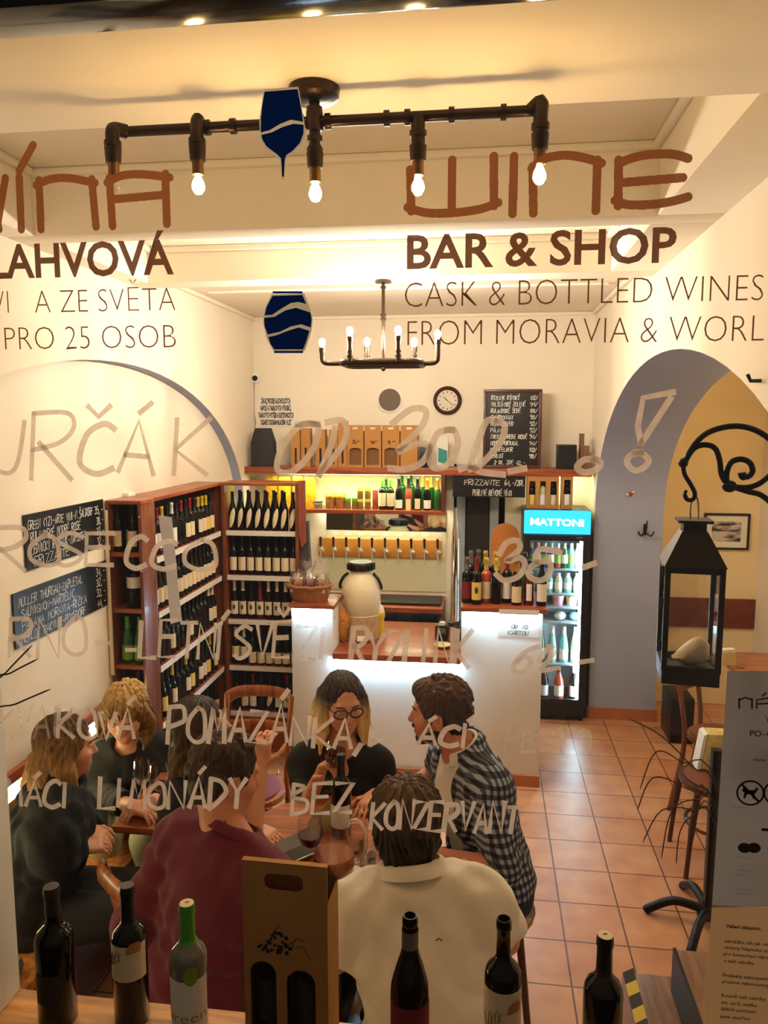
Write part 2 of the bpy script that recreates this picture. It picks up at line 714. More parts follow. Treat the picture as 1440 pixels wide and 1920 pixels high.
def write(mb, s, x0, x1, z0, h, w, y, mi=0, slope=0., jit=.03, slant=.06, xf=None):
    """hand lettering along a line; xf maps (x, z) to the surface"""
    n = sum(1.0 if c != 'I' and c != 'Í' else .6 for c in s)
    step = (x1 - x0) / n
    x = x0
    for ch in s:
        adv = step * (.6 if ch in 'IÍ' else 1.)
        if ch != ' ':
            b, a = ACC.get(ch, (ch, ''))
            specs = list(STROKES.get(b, '14 54').split('|'))
            if a == 'a':
                specs.append('3: 5=')
            elif a == 'h':
                specs.append('1= 3: 5=')
            elif a == 'u':
                specs += ['1: 1<', '5: 5<']
            elif a == 'r':
                specs.append('~3: 2< 3= 4< 3:')
            jx, jz = random.uniform(-jit, jit) * step, random.uniform(-jit, jit) * h
            sc = 1 + random.uniform(-jit, jit) * 2
            for sp in specs:
                sm = sp.startswith('~')
                P = []
                for tk in sp.lstrip('~').split():
                    u = int(tk[0]) / 9
                    v = tk[1:]
                    v = (10.3 if v == ':' else 11.2 if v == '<' else 12.2 if v == '=' else float(v)) / 9
                    P.append((u, v))
                if b in 'IÍ':
                    P = [(u - .22, v) for u, v in P]
                if sm:
                    P = [(p.x, p.y) for p in spline([(u, v, 0) for u, v in P], 5)]
                Q = []
                for u, v in P:
                    X = x + jx + (u * 1.18 * adv / (.6 if b == 'I' else 1.) + slant * v * h) * 1.
                    Z = z0 + jz + v * h * sc + slope * (X - x0)
                    Q.append((X, Z))
                if len(Q) == 2:
                    Q = [Q[0], ((Q[0][0] + Q[1][0]) / 2, (Q[0][1] + Q[1][1]) / 2), Q[1]]
                if xf:
                    Q = [xf(q) for q in Q]
                ribbon(mb, Q, w * random.uniform(.85, 1.15), y - random.uniform(0, .0004), mi)
        x += adv
    return mb

# ================================================================ SETTING
XL, XR, YB = -1.9, .82, 6.2
YF = 1.45           # inner face of the street wall
ZC = 3.02           # underside of the beams


def arch_pts(yc, hw, zs, h, n=36):
    return [(yc + hw * cos(pi - pi * k / n), zs + h * sin(pi * k / n)) for k in range(n + 1)]


struct(MB().box(-3, 3, -1.5, 1.129, .6, .7).build('pavement', mat('street_paving', (70, 68, 66), .9, bump=.3, bscale=20)))
struct(MB().box(-2.1, 2.3, 1.3, 8.0, -.1, 0).build('floor', M_FLOOR, smooth=False))

# right wall: a thick wall cut by a tall arch, grey reveal inside the arch
ra = [(1.8, 0)] + arch_pts(3.85, 2.05, 1.6, 1.02) + [(5.9, 0)]
mb = MB().prism([(1.3, 0)] + ra + [(6.5, 0), (6.5, 3.4), (1.3, 3.4)], XR, XR + .5, 'yz')
wr = struct(mb.build('wall_right', [M_PLASTER, M_ARCH], angle=30))
for p in wr.data.polygons:
    c = p.center
    if abs(p.normal.x) < .5 and 1.75 < c.y < 5.95 and c.z < 2.7:
        p.material_index = 1
# left wall with a shallow arched niche
la = [(1.78, 0)] + arch_pts(3.83, 2.05, 1.6, 1.0) + [(5.88, 0)]
mb = MB().prism([(1.3, 0)] + la + [(6.5, 0), (6.5, 3.4), (1.3, 3.4)], XL - .07, XL, 'yz').box(XL - .2, XL - .07, 1.3, 6.5, 0, 3.4)
wl = struct(mb.build('wall_left', [M_PLASTER, M_ARCH], angle=30))
for p in wl.data.polygons:
    c = p.center
    if abs(p.normal.x) < .5 and 1.75 < c.y < 5.9 and .05 < c.z < 2.65 and c.x < XL - .01 and c.x > XL - .06:
        p.material_index = 1
# back wall with the doorway beside the bar
DX0, DX1, DZ = at(850, 1000, y=YB).x, at(946, 1000, y=YB).x, 1.95
mb = MB().prism([(-2.1, 0), (DX0, 0), (DX0, DZ), (DX1, DZ), (DX1, 0), (XR + .1, 0), (XR + .1, 3.4), (-2.1, 3.4)], YB, YB + .2, 'xz')
struct(mb.build('wall_back', M_PLASTER, angle=30))
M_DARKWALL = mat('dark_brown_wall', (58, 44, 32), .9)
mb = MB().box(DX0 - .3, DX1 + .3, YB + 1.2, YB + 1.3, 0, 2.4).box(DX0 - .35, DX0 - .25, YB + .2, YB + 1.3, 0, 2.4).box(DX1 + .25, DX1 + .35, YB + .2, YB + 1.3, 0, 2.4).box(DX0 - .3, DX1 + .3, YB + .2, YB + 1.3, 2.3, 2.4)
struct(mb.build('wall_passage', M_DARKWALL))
mb = MB()
for x in (DX0 + .06, DX1 - .085):
    mb.box(x - .035, x + .035, YB - .03, YB + .06, 0, DZ)
mb.box(DX0 + .02, DX1 - .05, YB - .02, YB + .06, DZ - .05, DZ)
d1 = struct(mb.build('door_1', mat('grey_door_frame', (150, 160, 168), .4), bevel=.004))
MB().box(DX0 + .1, DX1 - .125, YB + .03, YB + .07, 0, DZ - .05).build('doorway_dark_sheet', mat('doorway_darkness', (34, 26, 20), .5), d1)  # dark sheet filling the open doorway in place of its unlit depth

# street wall, thick, with the opening of the shop window; its outer skin is dark
WX0, WX1 = -1.022, .66
SILL = 1.04
mb = MB().box(-2.1, WX0, 1.27, YF, 0, 3.4).box(WX1, 2.4, 1.27, YF, 0, 3.4).box(WX0, WX1, 1.27, YF - .02, 0, SILL - .045)
struct(mb.build('wall_front', M_PLASTER))
M_FACADE = mat('dark_facade', (22, 17, 15), .7)
mb = MB().box(-2.4, WX0, 1.13, 1.27, -.3, 3.6).box(WX1, 2.4, 1.13, 1.27, -.3, 3.6).box(WX0, WX1, 1.13, 1.27, -.3, SILL - .04).box(WX0, WX1, 1.13, 1.27, 2.975, 3.6)
struct(mb.build('wall_street', M_FACADE))

# ceiling with three sunk bays between flat beams
mb = MB().box(-2.1, XR + .5, 1.27, 1.9, ZC, 3.5)                # above the window
mb.box(-2.1, XR + .5, 2.93, 3.06, ZC, 3.5).box(-2.1, XR + .5, 3.97, 4.14, ZC, 3.5)
for ya, yb in ((1.9, 2.93), (3.06, 3.97)):
    mb.box(XR - .23, XR + .5, ya, yb, ZC, 3.5).box(-2.1, -1.78, ya, yb, ZC, 3.5)
mb.box(-1.78, XR - .23, 1.9, 2.93, 3.27, 3.5).box(-1.78, XR - .23, 3.06, 3.97, 3.2, 3.5)
mb.box(-2.1, XR + .5, 4.14, 6.5, 3.13, 3.5)
struct(mb.build('ceiling', M_CEIL, bevel=.006))
# mouldings run round inside each bay
for n, (y0, y1, z, x0, x1) in enumerate(((1.9, 2.93, 3.27, -1.78, XR - .23), (3.06, 3.97, 3.2, -1.78, XR - .23), (4.14, 6.2, 3.13, XL, XR))):
    mb = MB()
    w = .028
    mb.box(x0, x1, y1 - w, y1, z - w, z).box(x0, x1, y0, y0 + w, z - w, z).box(x0, x0 + w, y0 + w, y1 - w, z - w, z).box(x1 - w, x1, y0 + w, y1 - w, z - w, z)
    if n == 2:
        mb.box(x0 + .1, x1 - .1, 4.9, 4.93, z - .018, z)
    struct(mb.build('trim_%d' % (n + 1), M_CEIL, bevel=.008))

# side room beyond the arch
M_YELLOW = mat('warm_yellow_plaster', (240, 220, 176), .9, bump=.04, bscale=40, var=.03, vscale=3)
mb = MB().box(XR + .5, 2.3, 6.35, 6.5, 0, 3.0)
struct(mb.build('wall_side_back', M_YELLOW))
struct(MB().box(2.15, 2.3, 1.66, 6.35, 0, 3.0).build('wall_side', M_PLASTER))
struct(MB().box(XR + .5, 2.3, 1.66, 6.5, 2.85, 3.0).build('ceiling_side', M_CEIL))
struct(MB().box(XR + .5, 2.15, 6.325, 6.35, .64, .88).build('trim_4', mat('dark_red_wood_rail', (112, 48, 28), .4, var=.2, vscale=12), bevel=.004))

# skirting
mb = MB().box(XL - .068, XL - .056, 1.8, 5.88, 0, .08)
struct(mb.build('baseboard_left', M_BASE))
mb = MB().box(XR + .002, XR + .512, 5.888, 5.9, 0, .09).box(XR - .012, XR, 5.9, YB, 0, .09)
struct(mb.build('baseboard_right', M_BASE))
struct(MB().box(DX1, XR - .012, YB - .012, YB, 0, .09).build('baseboard_back', M_BASE))

# ---------------------------------------------------------------- the shop window and all that is on its pane
YG = 1.215
win = struct(MB().box(WX0, WX1, 1.17, 1.262, 2.925, 2.975).box(WX0, WX1, 1.155, 1.17, 2.94, 2.972).box(WX0, WX0 + .05, 1.17, 1.262, SILL + .02, 2.925)
             .box(WX1 - .05, WX1, 1.17, 1.262, SILL + .02, 2.925).box(WX0, WX1, 1.17, 1.262, SILL - .03, SILL + .02).build('window_1', M_BLACKG, bevel=.008))
MB().box(WX0 + .05, WX1 - .05, YG, YG + .006, SILL + .02, 2.925).build('glass_pane', M_PANE, win, smooth=False)
MB().box(WX0 + .003, WX1 - .003, 1.265, 1.457, SILL - .04, SILL).build('window_sill', M_WOODTAN, win, bevel=.004)
struct(MB().box(WX0, WX0 + .012, 1.27, YF + .004, SILL + .001, 2.9).build('trim_5', M_WHITE, bevel=.003))

M_VINYL = film('brown_vinyl', (150, 92, 58), .97, .45)
M_VINYLD = film('dark_brown_vinyl', (122, 72, 44), .97, .4)
M_BLUE = film('blue_vinyl', (56, 104, 196), .99, .5)
M_EDGE = film('white_vinyl', (236, 232, 225), .95, .5)
M_MARK = film('white_marker', (228, 213, 200), .76, .62, .10)
M_MARKF = film('faint_white_marker', (226, 212, 198), .30, .58, .08)
YT = YG - .0015


def g(px, py):
    p = at(px, py, y=YT)
    return (p.x, p.z)


def glass_text(name, s, x0, x1, ybase0, ybase1, cap_px, weight, m, label):
    """typeset line on the pane between two photo points of its baseline"""
    a, b = g(x0, ybase0), g(x1, ybase1)
    cap = g(x0, ybase0 - cap_px)[1] - a[1]
    z = (a[1] + b[1]) / 2
    mb = MB()
    type_line(mb, s, a[0], z, cap, YT, b[0], weight)
    return mb.build(name, m, win, smooth=False, label=label)


glass_text('lettering', 'BAR & SHOP', 763, 1267, 503, 490, 62, .022, M_VINYLD, 'bold brown vinyl lettering BAR & SHOP')
glass_text('lettering', 'CASK & BOTTLED WINES', 759, 1430, 575, 566, 46, -.022, M_VINYLD, 'thin brown vinyl lettering CASK & BOTTLED WINES')
glass_text('lettering', 'FROM MORAVIA & WORLD', 764, 1476, 648, 640, 46, -.022, M_VINYLD, 'thin brown vinyl lettering FROM MORAVIA & WORLD')
glass_text('lettering', 'LAHVOVÁ', -18, 326, 522, 512, 62, .022, M_VINYLD, 'bold brown vinyl lettering LAHVOVÁ')
glass_text('lettering', 'VI', -14, 17, 588, 588, 42, -.022, M_VINYLD, 'thin brown vinyl lettering before A ZE SVĚTA')
glass_text('lettering', 'A ZE SVĚTA', 66, 329, 587, 583, 42, -.022, M_VINYLD, 'thin brown vinyl lettering A ZE SVĚTA')
glass_text('lettering', 'PRO 25 OSOB', 10, 330, 658, 651, 42, -.022, M_VINYLD, 'thin brown vinyl lettering PRO 25 OSOB')


def px_ribbon(mb, pts, wpx, smooth=True):
    P = [g(*p) for p in pts]
    if smooth and len(P) > 2:
        P = [(q.x, q.y) for q in spline([(a, b, 0) for a, b in P], 6)]
    return ribbon(mb, P, wpx / FPX * 1.23, YT)


def merged(strokes, wpx, cell=.0006):
    """broad strokes melted into one flat shape on the pane"""
    segs = []
    for pts, sm in strokes:
        P = [g(*p) for p in pts]
        if sm:
            P = [(q.x, q.y) for q in spline([(a, b, 0) for a, b in P], 6)]
        segs += list(zip(P[:-1], P[1:]))
    w = wpx / FPX * 1.23 / 2
    xs, zs = [p[0] for sg in segs for p in sg], [p[1] for sg in segs for p in sg]
    X = np.arange(min(xs) - w - cell, max(xs) + w + 2 * cell, cell)
    Z = np.arange(min(zs) - w - cell, max(zs) + w + 2 * cell, cell)
    gx_, gz_ = np.meshgrid(X, Z)
    D = np.full(gx_.shape, 9.)
    for (ax_, az), (bx, bz) in segs:
        L2 = max((bx - ax_) ** 2 + (bz - az) ** 2, 1e-12)
        t = ((gx_ - ax_) * (bx - ax_) + (gz_ - az) * (bz - az)) / L2
        tc_ = np.clip(t, 0, 1)
        d = np.hypot(gx_ - ax_ - tc_ * (bx - ax_), gz_ - az - tc_ * (bz - az))
        D = np.minimum(D, d)
    mb = MB()
    ins = D < w
    for i, row in enumerate(ins):
        e = np.flatnonzero(np.diff(np.concatenate(([0], row.astype(int), [0]))))
        for j in range(0, len(e), 2):
            x0_, x1_, z0_ = X[e[j]] - cell / 2, X[e[j + 1] - 1] + cell / 2, Z[i] - cell / 2
            mb.add([(x0_, YT, z0_), (x1_, YT, z0_), (x1_, YT, z0_ + cell), (x0_, YT, z0_ + cell)], [(0, 1, 2, 3)])
    return mb


STK = []
for pts, sm in (([(769, 318), (771, 396)], 0), ([(764, 389), (800, 399), (850, 399), (900, 392), (934, 380)], 1), ([(848, 300), (847, 394)], 0), ([(926, 293), (926, 386)], 0),
                ([(964, 293), (961, 401)], 0), ([(999, 312), (1000, 400)], 0), ([(997, 316), (1020, 298), (1060, 291), (1100, 297), (1128, 306)], 1), ([(1120, 300), (1117, 395)], 0),
                ([(1290, 297), (1260, 289), (1215, 290), (1180, 298), (1160, 308)], 1), ([(1160, 300), (1159, 386)], 0), ([(1160, 343), (1280, 333)], 0), ([(1153, 376), (1180, 384), (1225, 383), (1262, 377), (1290, 369)], 1)):
    STK.append((pts, sm))
merged(STK, 15).build('lettering', M_VINYL, win, smooth=False, label='large brown art deco vinyl lettering WINE')
STK = []
for pts, sm in (([(-20, 340), (-2, 430)], 0), ([(10, 334), (-6, 430)], 0), ([(36, 332), (40, 430)], 0), ([(36, 320), (62, 272)], 0), ([(73, 338), (77, 430)], 0), ([(68, 347), (95, 336), (130, 334), (178, 343)], 1), ([(172, 336), (180, 425)], 0),
                ([(205, 334), (211, 424)], 0), ([(201, 342), (230, 329), (270, 327), (318, 333)], 1), ([(310, 326), (313, 420)], 0), ([(208, 374), (310, 365)], 0)):
    STK.append((pts, sm))
merged(STK, 15).build('lettering', M_VINYL, win, smooth=False, label='large brown art deco vinyl lettering VÍNA')


def decal(name, polys, m, label, y=YT):
    mb = MB()
    for P in polys:
        mb.prism([g(*p) for p in P], y, y + .0008, 'xz')
    return mb.build(name, m, win, smooth=False, label=label)


def grow(P, d):
    cx, cy = sum(p[0] for p in P) / len(P), sum(p[1] for p in P) / len(P)
    return [(p[0] + d * (p[0] - cx) / max(1, math.hypot(p[0] - cx, p[1] - cy)), p[1] + d * (p[1] - cy) / max(1, math.hypot(p[0] - cx, p[1] - cy))) for p in P]


gl_top = [(496, 172), (558, 167), (564, 200), (568, 228), (545, 224), (525, 232), (505, 244), (489, 248), (489, 225), (492, 195)]
gl_bot = [(490, 253), (510, 248), (530, 238), (550, 232), (569, 234), (569, 250), (562, 268), (548, 283), (537, 290), (534, 298), (532, 331), (529, 331), (527, 297), (518, 288), (500, 275), (492, 262)]
decal('wine_glass_emblem', [gl_top, gl_bot], M_BLUE, 'blue wine glass emblem with a wave')
decal('emblem_edge', [grow([(496, 170), (558, 165), (566, 215), (570, 250), (563, 268), (548, 284), (538, 291), (535, 300), (533, 333), (528, 333), (526, 299), (517, 290), (498, 275), (490, 258), (488, 225)], 3)], M_EDGE, 'white edge round the wine glass emblem', YT + .001)
bar_parts = [[(511, 546), (567, 546), (567, 550), (511, 550)],
             [(511, 555), (567, 553), (574, 570), (560, 566), (545, 568), (525, 580), (510, 590), (496, 591), (500, 575)],
             [(495, 596), (515, 594), (535, 582), (555, 577), (582, 586), (584, 600), (582, 614), (565, 608), (545, 612), (525, 622), (502, 627), (496, 612)],
             [(503, 632), (520, 628), (540, 620), (560, 614), (580, 620), (574, 640), (568, 655), (514, 655), (507, 645)],
             [(514, 658), (568, 658), (568, 662), (514, 662)]]
decal('barrel_emblem', bar_parts, M_BLUE, 'blue wine barrel emblem with two waves')
decal('emblem_edge', [[(509, 552), (570, 550), (580, 575), (586, 598), (583, 622), (571, 658), (512, 658), (500, 634), (493, 606), (497, 577)]], M_EDGE, 'white edge round the barrel emblem', YT + .001)


def marker(words, wpx, m, label):
    """hand lettering on the pane: (text, left, right, top, bottom, drift) in the photograph's frame"""
    mb = MB()
    for s, x0, x1, y0, y1, dr in words:
        a, b = g(x0, y1), g(x1, y0)
        sl = (g(x1, y1 + dr)[1] - a[1]) / (b[0] - a[0])
        write(mb, s, a[0], b[0], a[1], g(x0, y0)[1] - a[1], wpx / FPX * 1.23, YT - .0006, 0, sl, .05, .1)
    return mb.build('marker_writing', m, win, smooth=False, label=label)


marker([('U', -14, 55, 790, 884, 0), ('R', 60, 150, 770, 893, 0), ('Č', 152, 228, 795, 886, 0), ('Á', 226, 306, 785, 888, 8), ('K', 325, 400, 785, 888, 0)], 11, M_MARK, 'handwritten white BURČÁK at the top left')
mb = MB()
for pts in ([(598, 795), (560, 800), (528, 840), (520, 880), (548, 884), (582, 850), (598, 810), (590, 795), (556, 796)], [(628, 800), (622, 830), (598, 892)], [(612, 792), (640, 788), (650, 806), (640, 838), (598, 890)],
            [(735, 795), (770, 768), (798, 770), (790, 800), (746, 846), (782, 832), (806, 838), (790, 868), (758, 880), (730, 878)],
            [(850, 806), (822, 812), (806, 850), (812, 876), (838, 872), (858, 836), (852, 808), (836, 806)], [(862, 880), (880, 874)],
            [(930, 790), (912, 790), (896, 830), (884, 868), (900, 884), (945, 890)], [(930, 790), (946, 798), (938, 830), (900, 872), (880, 880)], [(955, 884), (985, 878)],
            [(1120, 862), (1096, 862), (1082, 876), (1096, 886), (1118, 880), (1126, 868), (1112, 860)]):
    px_ribbon(mb, pts, 12)
mb.build('marker_writing', M_MARK, win, smooth=False, label='handwritten white OD 30.8. across the middle')
mb = MB()
for pts, sm in (([(1202, 832), (1196, 800), (1206, 746), (1264, 735)], 0), ([(1258, 746), (1202, 832)], 0), ([(1204, 848), (1182, 854), (1176, 868), (1190, 882), (1208, 876), (1216, 862), (1200, 848), (1188, 850)], 1)):
    px_ribbon(mb, pts, 11, sm)
mb.build('marker_writing', M_MARK, win, smooth=False, label='handwritten white exclamation mark over the arch')
marker([('R', -14, 60, 990, 1068, 0), ('O', 58, 120, 1008, 1062, 0), ('S', 108, 164, 1002, 1060, 0), ('E', 164, 226, 1004, 1060, 0), ('C', 236, 280, 1006, 1066, 0), ('C', 284, 338, 1010, 1068, 0), ('O', 344, 412, 1012, 1070, 0)], 10, M_MARK, 'handwritten white PROSECCO')
mb = MB()
for pts in ([(936, 1040), (950, 1018), (970, 1014), (974, 1030), (950, 1052), (976, 1046), (984, 1062), (970, 1082), (945, 1088), (930, 1076)], [(1052, 1036), (1012, 1030), (1006, 1054)], [(1006, 1054), (1030, 1054), (1030, 1076), (1014, 1088), (994, 1082), (992, 1066), (1008, 1056)], [(1094, 1064), (1116, 1056)]):
    px_ribbon(mb, pts, 11)
mb.build('marker_writing', M_MARK, win, smooth=False, label='handwritten white price 35,- beside the fridge')
marker([('RNO', 20, 165, 1156, 1230, 0), ('-', 170, 215, 1165, 1240, 0), ('-', 232, 262, 1180, 1250, 0), ('LETNÍ', 262, 430, 1166, 1232, 0), ('SVĚ', 440, 548, 1172, 1234, -4)], 9, M_MARK, 'handwritten white ERNO LETNÍ SVĚ')
marker([('ŽÍ', 556, 630, 1180, 1236, 0)], 8, M_MARKF, 'faint handwritten ŽÍ on the pane')
marker([('RYZLINK', 655, 885, 1184, 1248, 2)], 10, M_MARK, 'handwritten white RYZLINK under the counter top')
mb = MB()
for pts in ([(1010, 1212), (985, 1222), (964, 1244), (966, 1258), (984, 1258), (996, 1240), (984, 1232), (970, 1242)], [(1010, 1240), (1030, 1212), (1040, 1224), (1014, 1256), (1048, 1252)], [(1086, 1242), (1112, 1238)]):
    px_ribbon(mb, pts, 9)
mb.build('marker_writing', M_MARK, win, smooth=False, label='handwritten white price 32,- on the right')
marker([('KVAR', -6, 135, 1325, 1380, 0)], 7, M_MARKF, 'faint handwritten TVAR on the left')
marker([('KOVÁ', 110, 258, 1330, 1384, 0), ('POMAZÁ', 315, 545, 1328, 1392, 0), ('NKA,', 546, 706, 1345, 1398, 2), ('D', 695, 730, 1358, 1396, 0), ('ÁCÍ', 782, 892, 1356, 1396, 4)], 9, M_MARK, 'handwritten white POMAZÁNKA, DOMÁCÍ')
marker([('PESTO', 946, 1110, 1364, 1406, 6)], 8, M_MARKF, 'faint handwritten PESTO on the counter front')
marker([('MÁCI', 12, 140, 1464, 1510, 2), ('LIMONÁDY', 186, 466, 1462, 1514, 0), ('BEZ', 545, 665, 1474, 1528, -6), ('KONZERVANT', 694, 975, 1500, 1552, 10)], 9, M_MARK, 'handwritten white DOMÁCÍ LIMONÁDY BEZ KONZERVANTŮ')

# two notices taped to the inside of the pane
M_GREYP = film('grey_poster_paper', (196, 194, 196), .94, .6)
M_TANP = film('cream_notice_paper', (226, 206, 176), .98, .6)
M_INK = mat('dark_ink', (26, 22, 24), .8)
M_INKS = mat('soft_ink', (70, 60, 58), .8)


def notice(label, pts, m):
    P = [at(*p, y=YG - .003) for p in pts]
    o = MB().prism([(p.x, p.z) for p in P], YG - .0035, YG - .0025, 'xz').build('paper_notice', m, smooth=False)
    return tag(o, label, 'notice')


YN = YG - .0042
n1 = notice('tall grey opening hours poster on the window, above the cream notice', [(1364, 1258), (1480, 1258), (1480, 1700), (1335, 1700)], M_GREYP)
mb = MB()


def ntext(mb, s, px, py, cap_px, weight=0.):
    a = at(px, py, y=YN)
    cap = at(px, py - cap_px, y=YN).z - a.z
    type_line(mb, s, a.x, a.z, cap, YN, None, weight)


for pts, sm in (([(1386, 1328), (1386, 1310)], 0), ([(1386, 1312), (1398, 1308), (1410, 1312)], 1), ([(1410, 1310), (1410, 1328)], 0), ([(1419, 1328), (1419, 1312), (1440, 1309)], 0), ([(1419, 1320), (1440, 1319)], 0), ([(1430, 1305), (1436, 1299)], 0)):
    P = [(at(*p, y=YN).x, at(*p, y=YN).z) for p in pts]
    ribbon(mb, P, .0026, YN)
mb.build('printed_name', M_INKS, n1, smooth=False)
for args in (('V', 1434, 1354, 12, -.01), ('PO–ČT', 1406, 1380, 11, .01), ('www', 1412, 1427, 7, 0), ('VISA', 1438, 1598, 8, .02)) + tuple(('nekuřácký podnik', 1375 + k % 3 * 4, (1514, 1608, 1632, 1640, 1668, 1676)[k], 2.2, 0) for k in range(6)):
    mb = MB()
    ntext(mb, *args)
    mb.build('printed_text', M_INKS, n1, smooth=False)
r = .021


def ring(mb, c):
    mb.prism([(c.x + r * cos(a * pi / 16), c.z + r * sin(a * pi / 16)) for a in range(32)], YN, YN + .0004, 'xz', holes=[[(c.x + r * .87 * cos(a * pi / 16), c.z + r * .87 * sin(a * pi / 16)) for a in range(32)]])
    mb.prism([(c.x + u * r, c.z + v * r) for u, v in ((-.68, .56), (-.56, .68), (.68, -.56), (.56, -.68))], YN, YN + .0004, 'xz')
    return mb


c = at(1407, 1487, y=YN)
mb = ring(MB(), c)
mb.prism([(c.x + u * r, c.z + v * r) for u, v in ((-.5, .42), (-.3, .2), (.28, .25), (.42, .5), (.55, .36), (.4, .1), (.3, -.1), (.34, -.45), (.2, -.45), (.12, -.1), (-.25, -.12), (-.34, -.45), (-.48, -.45), (-.42, 0), (-.6, .15))], YN, YN + .0004, 'xz')
mb.build('no_dogs_symbol', M_INK, n1, smooth=False)
ring(MB(), at(1458, 1487, y=YN)).build('ban_symbol', M_INK, n1, smooth=False)
mb = MB()
for k in (-.5, .5):
    e = at(1405 + k * 18, 1590, y=YN)
    mb.prism([(e.x + .010 * cos(a * pi / 10), e.z + .0085 * sin(a * pi / 10)) for a in range(20)], YN - .0002 * k, YN + .0003, 'xz')
mb.build('card_symbol', M_INKS, n1, smooth=False)
MB().prism([(at(px, py, y=YN).x, at(px, py, y=YN).z) for px, py in ((1428, 1553), (1470, 1555), (1470, 1560), (1428, 1558))], YN, YN + .0004, 'xz').build('dash_mark', M_INK, n1, smooth=False)
n2 = notice('cream paper notice to customers on the window, bottom right', [(1335, 1698), (1480, 1704), (1480, 1960), (1318, 1960)], M_TANP)
mb = MB()
for s, px, py, w in (('Vážení zákazníci,', 1361, 1739, .03), ('zahrádka, tak jak celý prostor', 1358, 1767, .012), ('vinárny Náplavka slouží', 1358, 1779, .012), ('pro konzumaci nápojů', 1357, 1791, .012), ('z naší nabídky.', 1357, 1804, .012),
                     ('Produkty zakoupené jinde', 1355, 1831, .012), ('prosíme nekonzumujte', 1354, 1843, .012), ('Kromě naší nabídky', 1353, 1869, .012), ('vín, sýrů, nealko', 1352, 1882, .012), ('dalších pochutin', 1351, 1894, .012), ('jsme otevřeni', 1350, 1908, .012)):
    ntext(mb, s, px, py, 6.2, w)
mb.build('printed_text', M_INK, n2, smooth=False)

# ================================================================ LAMPS
def bulb_mesh(r, m):
    return MB().lathe([(.001, -r * 1.25), (r * .55, -r * 1.05), (r * .95, -r * .4), (r, .0), (r * .85, r * .6), (r * .5, r * 1.3), (r * .42, r * 1.7)], 12).mesh('bulb', m)


M_DEADBULB = thin_glass('unlit_bulb_glass', gloss=.12)
LY = 1.74
L = thing('pipe_lamp', 'black industrial pipe ceiling lamp with five downward bulbs, near the window', 'lamp', (-.384, LY, ZC))
MB().lathe([(.0, -.028), (.042, -.028), (.054, -.02), (.056, 0)], 28).build('ceiling_canopy', M_PIPE, L)
zp = -.07
MB().cyl((0, 0, -.028), (0, 0, -.14), .012).cyl((0, 0, -.04), (0, 0, -.055), .018).cyl((0, 0, zp - .02), (0, 0, zp + .02), .019).cyl((0, 0, -.1), (0, 0, -.112), .017).cyl((0, 0, -.125), (0, 0, -.14), .018).build('stem', M_PIPE, L)
mb = MB().cyl((-.44, 0, zp), (.475, 0, zp), .0115)
for x in (-.245, -.185, -.03, .03, .16, .205, .41, .30):
    mb.cyl((x - .006, 0, zp), (x + .006, 0, zp), .0165)
mb.build('crossbar', M_PIPE, L)
ME_B1 = bulb_mesh(.0145, M_BULB)
ME_B0 = bulb_mesh(.0145, M_DEADBULB)
for x, dy, zs, lit, up in ((-.455, -.03, -.135, 0, .0), (-.262, -.02, -.135, 1, .012), (0, 0, -.155, 1, 0), (.228, 0, -.15, 1, 0), (.487, -.01, -.14, 1, .014)):
    mb = MB()
    if x:
        mb.tube(spline([(x + (.02 if x < 0 else -.02) * (abs(x) > .4), 0, zp), (x, dy * .6, zp + up), (x, dy, zp - .012), (x, dy, zs + .03)], 4), [.0155] * 13, 10)
        mb.cyl((x, dy, zp - .03), (x, dy, zp - .042), .019)
    mb.cyl((x, dy, zs + .035), (x, dy, zs + .02), .015).cyl((x, dy, zs + .02), (x, dy, zs - .012), .019, .017)
    mb.build('elbow', M_PIPE, L)
    MB().cyl((x, dy, zs - .01), (x, dy, zs - .042), .0125).build('socket', mat('brass_socket', (120, 88, 52), .35, metal=.9), L)
    place(ME_B1 if lit else ME_B0, 'bulb', L, (x, dy, zs - .066), 'unlit clear bulb' if not lit else None, (0, 0, 0) if lit else None)

CX, CY = at(722, 530, z=ZC).x, 4.055
K = thing('chandelier', 'iron pipe chandelier with six upright bulbs, hanging before the bar', 'chandelier', (CX, CY, ZC))
MB().lathe([(.0, -.012), (.045, -.012), (.045, 0)], 24).build('ceiling_plate', M_PIPE, K)
mb = MB().cyl((0, 0, -.012), (0, 0, -.41), .009)
for z in (-.03, -.17, -.19, -.40):
    mb.cyl((0, 0, z), (0, 0, z - .014), .015)
mb.build('hanging_rod', M_PIPE, K)
zr = -.425
mb = MB()
ring = rrect(-.2, .2, -.13, .13, .04)
mb.tube([(x, y, zr) for x, y in ring], .019, 10, closed=True).cyl((-.2, 0, zr), (.2, 0, zr), .019)
mb.sphere((0, 0, zr - .028), .012, 10)
mb.build('pipe_frame', M_PIPE, K)
ME_B2 = bulb_mesh(.017, M_BULB2)
for x, y, zs in ((-.315, -.05, -.355), (-.15, -.15, -.31), (-.105, .13, -.335), (.095, -.15, -.31), (.15, .13, -.34), (.285, .0, -.315)):
    mb = MB()
    if abs(x) > .2:
        sx = 1 if x > 0 else -1
        mb.tube(spline([(.19 * sx, y, zr), (x - .03 * sx, y, zr), (x - .006 * sx, y, zr + .01), (x, y, zr + .03), (x, y, zs)], 4), .013, 10)
    else:
        mb.cyl((x, y, zr), (x, y, zs), .012).cyl((x, y, zr + .02), (x, y, zr + .032), .017).cyl((x, y, zr + .045), (x, y, zr + .055), .016)
    mb.cyl((x, y, zs - .015), (x, y, zs + .012), .016)
    mb.build('socket', M_PIPE, K)
    place(ME_B2, 'bulb', K, (x, y, zs + .038), None, (pi, 0, 0))

